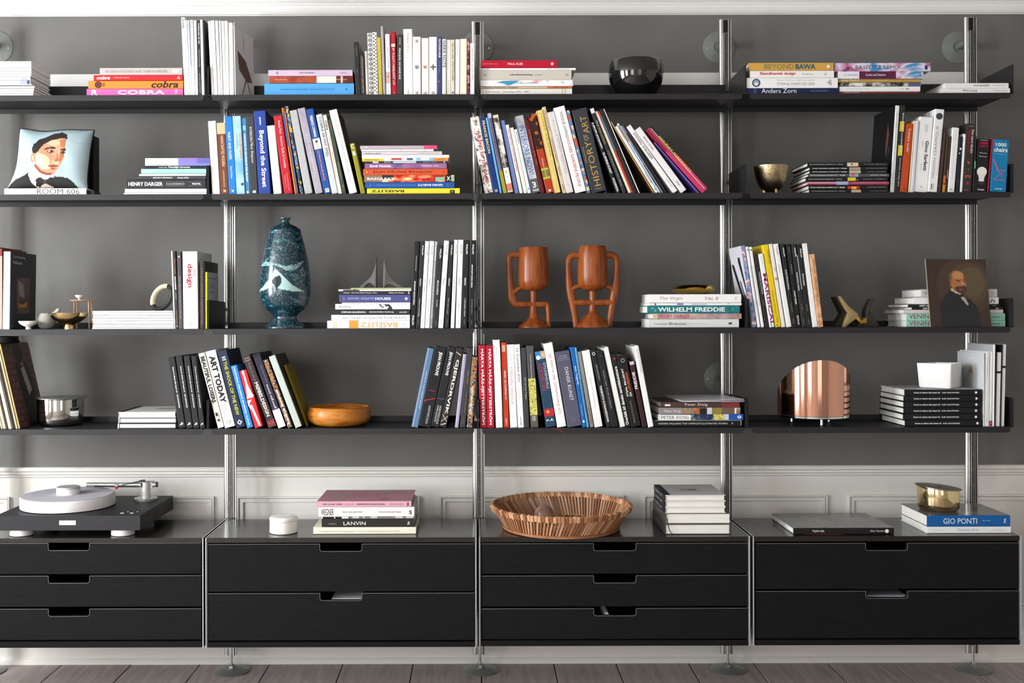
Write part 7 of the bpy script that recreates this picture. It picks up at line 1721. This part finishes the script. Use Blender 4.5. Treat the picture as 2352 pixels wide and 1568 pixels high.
# --- white folded dish on the black hardcovers
yd = -.32
kk = ppm(yd) * 6.3226
x0 = at(1980 + 1141 / 6.3226, 860, yd)[0]
t = thing('square_dish', 'white tapered angular dish on the stack of black hardcovers', 'dish', (x0, yd, z_ilse + .0006))
hd_ = (770 - 415) / kk
wt, wb_ = 667 / kk, 620 / kk
def sq(w_, z, ins=0.0, rc=.008, off=0.0):
    """rounded diamond plan: a corner slightly right of centre points to the viewer"""
    c = [(-w_ / 2 + ins, .01), (off, -w_ * .40 + ins), (w_ / 2 - ins, .01), (off, w_ * .40 - ins)]
    out_ = []
    for i in range(4):
        p0, p1, p2 = Vector(c[i - 1]), Vector(c[i]), Vector(c[(i + 1) % 4])
        a, b = p1 + (p0 - p1).normalized() * rc, p1 + (p2 - p1).normalized() * rc
        for k_ in range(5):
            s_ = k_ / 4
            q = a * (1 - s_) ** 2 + p1 * 2 * s_ * (1 - s_) + b * s_ ** 2
            out_.append((q.x, q.y, z))
    return out_
rings = [sq(wb_ * .96, 0, 0, .012, .008), sq(wb_, .003, 0, .009, .008), sq(wt, hd_, 0, .004, .008), sq(wt, hd_, .003, .004, .008), sq(wb_, .006, .005, .009, .008)]
v = [p for r_ in rings for p in r_]; n = 20
f = [(i * n + k_, i * n + (k_ + 1) % n, (i + 1) * n + (k_ + 1) % n, (i + 1) * n + k_) for i in range(4) for k_ in range(n)]
f += [tuple(range(n))[::-1], tuple(4 * n + k_ for k_ in range(n))]
mb = MB(); mb.add(v, f); mb.build('dish_body', [mat('#f4f4f5', .25)], t, 40)

# --- turntable
ytf, ytb = -.420, -.045
kf = ppm(ytf)
X0, X1 = at(-12, 1200, ytf)[0], at(322, 1200, ytf)[0]
zp0, zp1 = Z_(150, 1218, ytf), Z_(150, 1184, ytf)
xm_ = (X0 + X1) / 2
t = thing('turntable', 'dark grey record player with a thick white platter', 'record player', (xm_, (ytf + ytb) / 2, ZC))
T0 = Matrix.Translation((-xm_, -(ytf + ytb) / 2, -ZC))
mb = MB(); mb.bbox(X0, X1, ytf, ytb, zp0, zp1, .0006, mtx=T0); mb.build('plinth', [mat('#28272a', .55, bump=.03, bscale=700)], t)
wht = mat('#e3dfe0', .35)
for fx in (50.5, 282.5):
    for fy in (ytf + .045, -.165):
        xx = at(fx, 1225, ytf + .045)[0]
        mb = MB(); mb.lathe([(0, 0), (.036, 0), (.0385, .002), (.0385, zp0 - ZC), (0, zp0 - ZC)], xx, fy, 40, 0, T0 @ Matrix.Translation((0, 0, ZC))); mb.build('foot', [wht], t, 40)
xc_, yc_ = at(157, 1150, -.24)[0], -.24
mb = MB(); mb.lathe([(0, 0), (.150, 0), (.158, .002), (.158, .037), (.156, .0395), (0, .0400)], xc_, yc_, 96, 0, T0 @ Matrix.Translation((0, 0, zp1 + .001))); pl_ = mb.build('platter', [wht], t, 40)
mb = MB(); mb.lathe([(0, .0402), (.152, .0402), (.152, .0408), (0, .0408)], xc_, yc_, 96, 0, T0 @ Matrix.Translation((0, 0, zp1 + .001))); mb.build('mat', [mat('#c9c5cf', .6)], t, 40)
mb = MB(); mb.lathe([(0, 0), (.0400, 0), (.0400, .0195), (0, .0195)], xc_, yc_, 64, 0, T0 @ Matrix.Translation((0, 0, zp1 + .042))); mb.build('record_clamp', [wht], t, 40)
mb = MB(); mb.lathe([(.0385, .0195), (.0385, .021), (.0405, .0212), (.0405, .0225), (.038, .0262), (0, .0268)], xc_, yc_, 64, 0, T0 @ Matrix.Translation((0, 0, zp1 + .042))); mb.build('clamp_cap', [mat('#c9c8c8', .35, .4)], t, 40)
# badge
bx0, bx1 = at(136, 1200, ytf)[0], at(174.5, 1200, ytf)[0]
bz0, bz1 = Z_(150, 1205.5, ytf), Z_(150, 1195, ytf)
mb = MB(); mb.bbox(bx0, bx1, ytf - .0012, ytf + .0003, bz0, bz1, .0008, mtx=T0); bd = mb.build('badge', [mat('#e9e9ea', .25, .3)], t)
pr_ = Print(); frame_prints(pr_, [('BERGMANN', .15, .85, .28, '#b9b4b8', .5)], (bx0, ytf - .0012, bz0), (1, 0, 0), (0, 0, 1), (0, -1, 0), bx1 - bx0, bz1 - bz0)
lo_ = pr_.build(t); lo_.matrix_local = T0
# buttons
for bx_, w_ in ((277, .010), (299, .010)):
    xx = at(bx_ + 4, 1178, -.38)[0]
    mb = MB(); mb.bbox(xx - .006, xx + .006, -.384, -.379, zp1, zp1 + .0016, .0005, mtx=T0); mb.build('button', [mat('#f0eeee', .3)], t)
    mb = MB(); mb.lathe([(0, 0), (.0022, 0), (.0018, .0012), (0, .0014)], xx + .011, -.355, 12, 0, T0 @ Matrix.Translation((0, 0, zp1))); mb.build('indicator', [mat('#f0eeee', .3)], t, 40)
# tonearm: base disc, pillar, bearing block, counterweight, tube, lift lever, cartridge tag
ya = -.135
ka = ppm(ya)
xp = at(1408 / 4.2, 1120, ya)[0]
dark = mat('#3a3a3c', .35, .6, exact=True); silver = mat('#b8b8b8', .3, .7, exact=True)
arm = bpy.data.objects.new('tonearm', None)
B = T0 @ Matrix.Translation((xp, ya, 0))
def tp(nm_, mb, m, sm=40): return mb.build(nm_, [m], t, sm)
zA = Z_(335, 1050 + 258 / 4.2, ya)
mb = MB(); mb.lathe([(0, 0), (.040, 0), (.041, .002), (.041, .008), (.039, .010), (.0, .010)], 0, 0, 56, 0, B @ Matrix.Translation((0, 0, zp1))); tp('arm_base', mb, silver)
mb = MB(); mb.lathe([(0, .01), (.0165, .01), (.0165, zA - zp1 + .008), (.0, zA - zp1 + .008)], 0, 0, 40, 0, B @ Matrix.Translation((0, 0, zp1))); tp('arm_pillar', mb, mat('#c9c8c8', .35, .5, exact=True))
mb = MB(); mb.bbox(-.012, .026, -.004, .022, zA - .016, zA + .009, .0015, mtx=B); tp('bearing_block', mb, silver, None)
mb = MB(); mb.cyl((.024, .004, zA - .002), (.036, .004, zA - .002), .009, 28); mb.cyl((.0361, .004, zA - .002), (.041, .004, zA - .002), .0098, 28, 1)
mb.v = [tuple(B @ Vector(p)) for p in mb.v]; mb.build('counterweight', [silver, dark], t, 40)
xl_ = at(852 / 4.2, 1110, ya)[0] - xp
mb = MB(); mb.cyl((xl_, -.012, zA + .000), (-.012, -.012, zA - .001), .0088, 28); mb.v = [tuple(B @ Vector(p)) for p in mb.v]; tp('arm_tube', mb, silver)
xs_ = at(930 / 4.2, 1110, ya)[0] - xp
mb = MB(); mb.box(xs_, -.02, -.0213, -.0203, zA - .0065, zA - .001, mtx=B); tp('dark_underside', mb, dark, None)  # dark strip laid along the lower front of the arm tube
xr2 = at(1145 / 4.2, 1110, ya)[0] - xp
mb = MB(); mb.bbox(xr2 - .0045, xr2 + .0045, -.026, -.019, zA - .014, zA - .0045, .0006, mtx=B); tp('red_tab', mb, mat('#b8232c', .4), None)
mb = MB(); mb.bbox(xr2 - .006, xr2 + .006, -.025, -.018, zA - .004, zA + .003, .0006, mtx=B); tp('head_block', mb, silver, None)
mb = MB(); mb.cyl((xr2 + .010, -.020, zA - .003), (-.008, -.016, zA + .015), .0022, 12); mb.cyl((-.018, -.016, zA + .0135), (.002, -.016, zA + .016), .0035, 12); mb.v = [tuple(B @ Vector(p)) for p in mb.v]; tp('lift_lever', mb, dark)
mb = MB(); mb.cyl((-.020, -.016, zA - .02), (-.030, -.012, zp1 + .008), .0004, 6); mb.v = [tuple(B @ Vector(p)) for p in mb.v]; tp('signal_wire', mb, dark)

# --- white lidded jar
yj = -.345
kk = ppm(yj) * 3.5636
rj = 229 / 2 / kk
hj = (635 - 540) / kk
cer = mat('#e9e5df', .22, coat=.5)
lathe_thing('lidded_jar', 'squat white ceramic jar with lid', 'jar', 460 + 678 / 3.5636, yj, ZC,
  [('jar_body', [(0, 0), (rj * .94, 0), (rj, .0025), (rj * .985, hj), (rj * .95, hj + .001), (0, hj + .001)], cer),
   ('lid', [(0, hj + .0012), (rj * 1.0, hj + .0012), (rj * 1.015, hj + .003), (rj * 1.0, hj + .0115), (rj * .93, hj + .0145), (rj * .5, hj + .0165), (0, hj + .017)], cer)], None)

# --- slatted basket and ball
xb_, yb_ = at(1288.5, 1150, -.275)[0], -.275
zrim = CAMZ - .672 + .000
t = thing('slatted_basket', 'wide round basket of upright wooden slats', 'basket', (xb_, yb_, ZC))
slat_m = [pattern('basket_wood_%d' % i, c, 40, 'noise', (1, 1, .2), rough=.6) for i, c in enumerate((['#a87450', '#c08c66'], ['#c2916c', '#d9ad8a'], ['#85553a', '#a06c4c']))]
NS = 118
Rt, Rb = .240, .196
hr = zrim - ZC
slat_me = {}
for i in range(NS):
    a = 2 * math.pi * i / NS
    sk = R(5)
    p0 = Vector((Rb * math.cos(a - sk), Rb * math.sin(a - sk), .0085)); p1 = Vector((Rt * math.cos(a), Rt * math.sin(a), hr - .006))
    d = p1 - p0
    rad = Vector((math.cos(a), math.sin(a), 0))
    zax = d.normalized(); yax = zax.cross(rad).normalized(); xax = yax.cross(zax)
    m = Matrix(((xax.x, yax.x, zax.x, p0.x), (xax.y, yax.y, zax.y, p0.y), (xax.z, yax.z, zax.z, p0.z), (0, 0, 0, 1)))
    k_ = _rnd.randrange(3)
    if k_ not in slat_me:
        mb = MB(); mb.bbox(-.0030, .0030, -.0034, .0034, -.006, d.length, .0008); me = mesh('slat', mb.v, mb.f); me.materials.append(slat_m[k_]); slat_me[k_] = me
    o = bpy.data.objects.new('slat', slat_me[k_]); COL.objects.link(o); o.parent = t; o.matrix_local = m
# rim of short blocks, one between each pair of slats
rim_me = {}
for i in range(NS):
    a = 2 * math.pi * (i + .5) / NS
    k_ = _rnd.randrange(3)
    if k_ not in rim_me:
        mb = MB(); wd_ = Rt * math.pi / NS * .90
        mb.bbox(-.0045, .0065, -wd_, wd_, -.018, .001, .001); me = mesh('rim_block', mb.v, mb.f); me.materials.append(slat_m[k_]); rim_me[k_] = me
    o = bpy.data.objects.new('rim_block', rim_me[k_]); COL.objects.link(o); o.parent = t
    o.matrix_local = Matrix.Rotation(a, 4, 'Z') @ Matrix.Translation((Rt + .001 + .0018 * (i % 2), 0, hr - .001 * (i % 2))) @ Matrix.Rotation(R(22), 4, 'Y')
nf = 44
fl_me = None
for i in range(nf):
    a = 2 * math.pi * i / nf
    if fl_me is None:
        mb = MB(); mb.bbox(.030, Rb + .004, -.0042, .0042, .0005, .0070, .0008); fl_me = mesh('floor_slat', mb.v, mb.f); fl_me.materials.append(slat_m[0])
    o = bpy.data.objects.new('floor_slat', fl_me); COL.objects.link(o); o.parent = t; o.matrix_local = Matrix.Rotation(a, 4, 'Z')
mb = MB(); mb.lathe([(0, .0), (.040, .0), (.042, .003), (.040, .0085), (0, .0085)], 0, 0, 40); mb.build('centre_disc', [slat_m[1]], t, 40)
mb = MB(); mb.lathe([(Rb + .003, .0), (Rb + .008, .002), (Rb + .008, .010), (Rb + .002, .012), (Rb - .004, .008), (Rb - .004, .0), (Rb + .003, 0)], 0, 0, 92, closed=False); mb.build('base_ring', [slat_m[2]], t, 60)
rb_ = .0365
xq = at(1250.5, 1170, -.29)[0]
t = thing('ball', 'brown polished wooden ball lying in the basket', 'ball', (xq, -.29, ZC + .0072 + .0))
mb = MB()
mb.lathe([(rb_ * math.sin(math.pi * k_ / 24), rb_ - rb_ * math.cos(math.pi * k_ / 24)) for k_ in range(25)], 0, 0, 40)
mb.build('ball_body', [pattern('ball_wood', ['#6a453e', '#8c6a5e', '#b09858'], 12, 'noise', rough=.25)], t, 80)

# --- ribbon markers hanging out of two books
def by_label(start):
    return [o for o in bpy.data.objects if o.get('label', '').startswith(start)][0]
def ribbon(par, pts, y, w_, h):
    P = [at(a, b, y) for a, b in pts]
    v, f = [], []
    for i, (x, z) in enumerate(P):
        v += [(x - w_, y + .0004 * i, z), (x + w_, y + .0004 * i, z + w_ * .6), (x + w_, y + .0004 * i + .0004, z + w_ * .6), (x - w_, y + .0004 * i + .0004, z)]
    for i in range(len(P) - 1):
        a = i * 4
        f += [(a + k_, a + (k_ + 1) % 4, a + 4 + (k_ + 1) % 4, a + 4 + k_) for k_ in range(4)]
    f += [(3, 2, 1, 0), tuple(len(P) * 4 - 4 + k_ for k_ in range(4))]
    me = mesh('ribbon_marker', v, f)
    o = link('ribbon_marker', me, [h], par)
    o.matrix_parent_inverse = par.matrix_world.inverted()
bpy.context.view_layer.update()
ribbon(by_label('slate-blue encyclopedia volume'), [(1268, 983), (1276, 984.5), (1284, 987), (1291, 991), (1297, 993.5)], -.4035, .0012, '#c21c34')
ribbon(by_label('thick hardcover with charcoal boards'), [(1532, 1190), (1534, 1203), (1537, 1215), (1540, 1222), (1545, 1226)], -.407, .0013, '#1d1c1c')
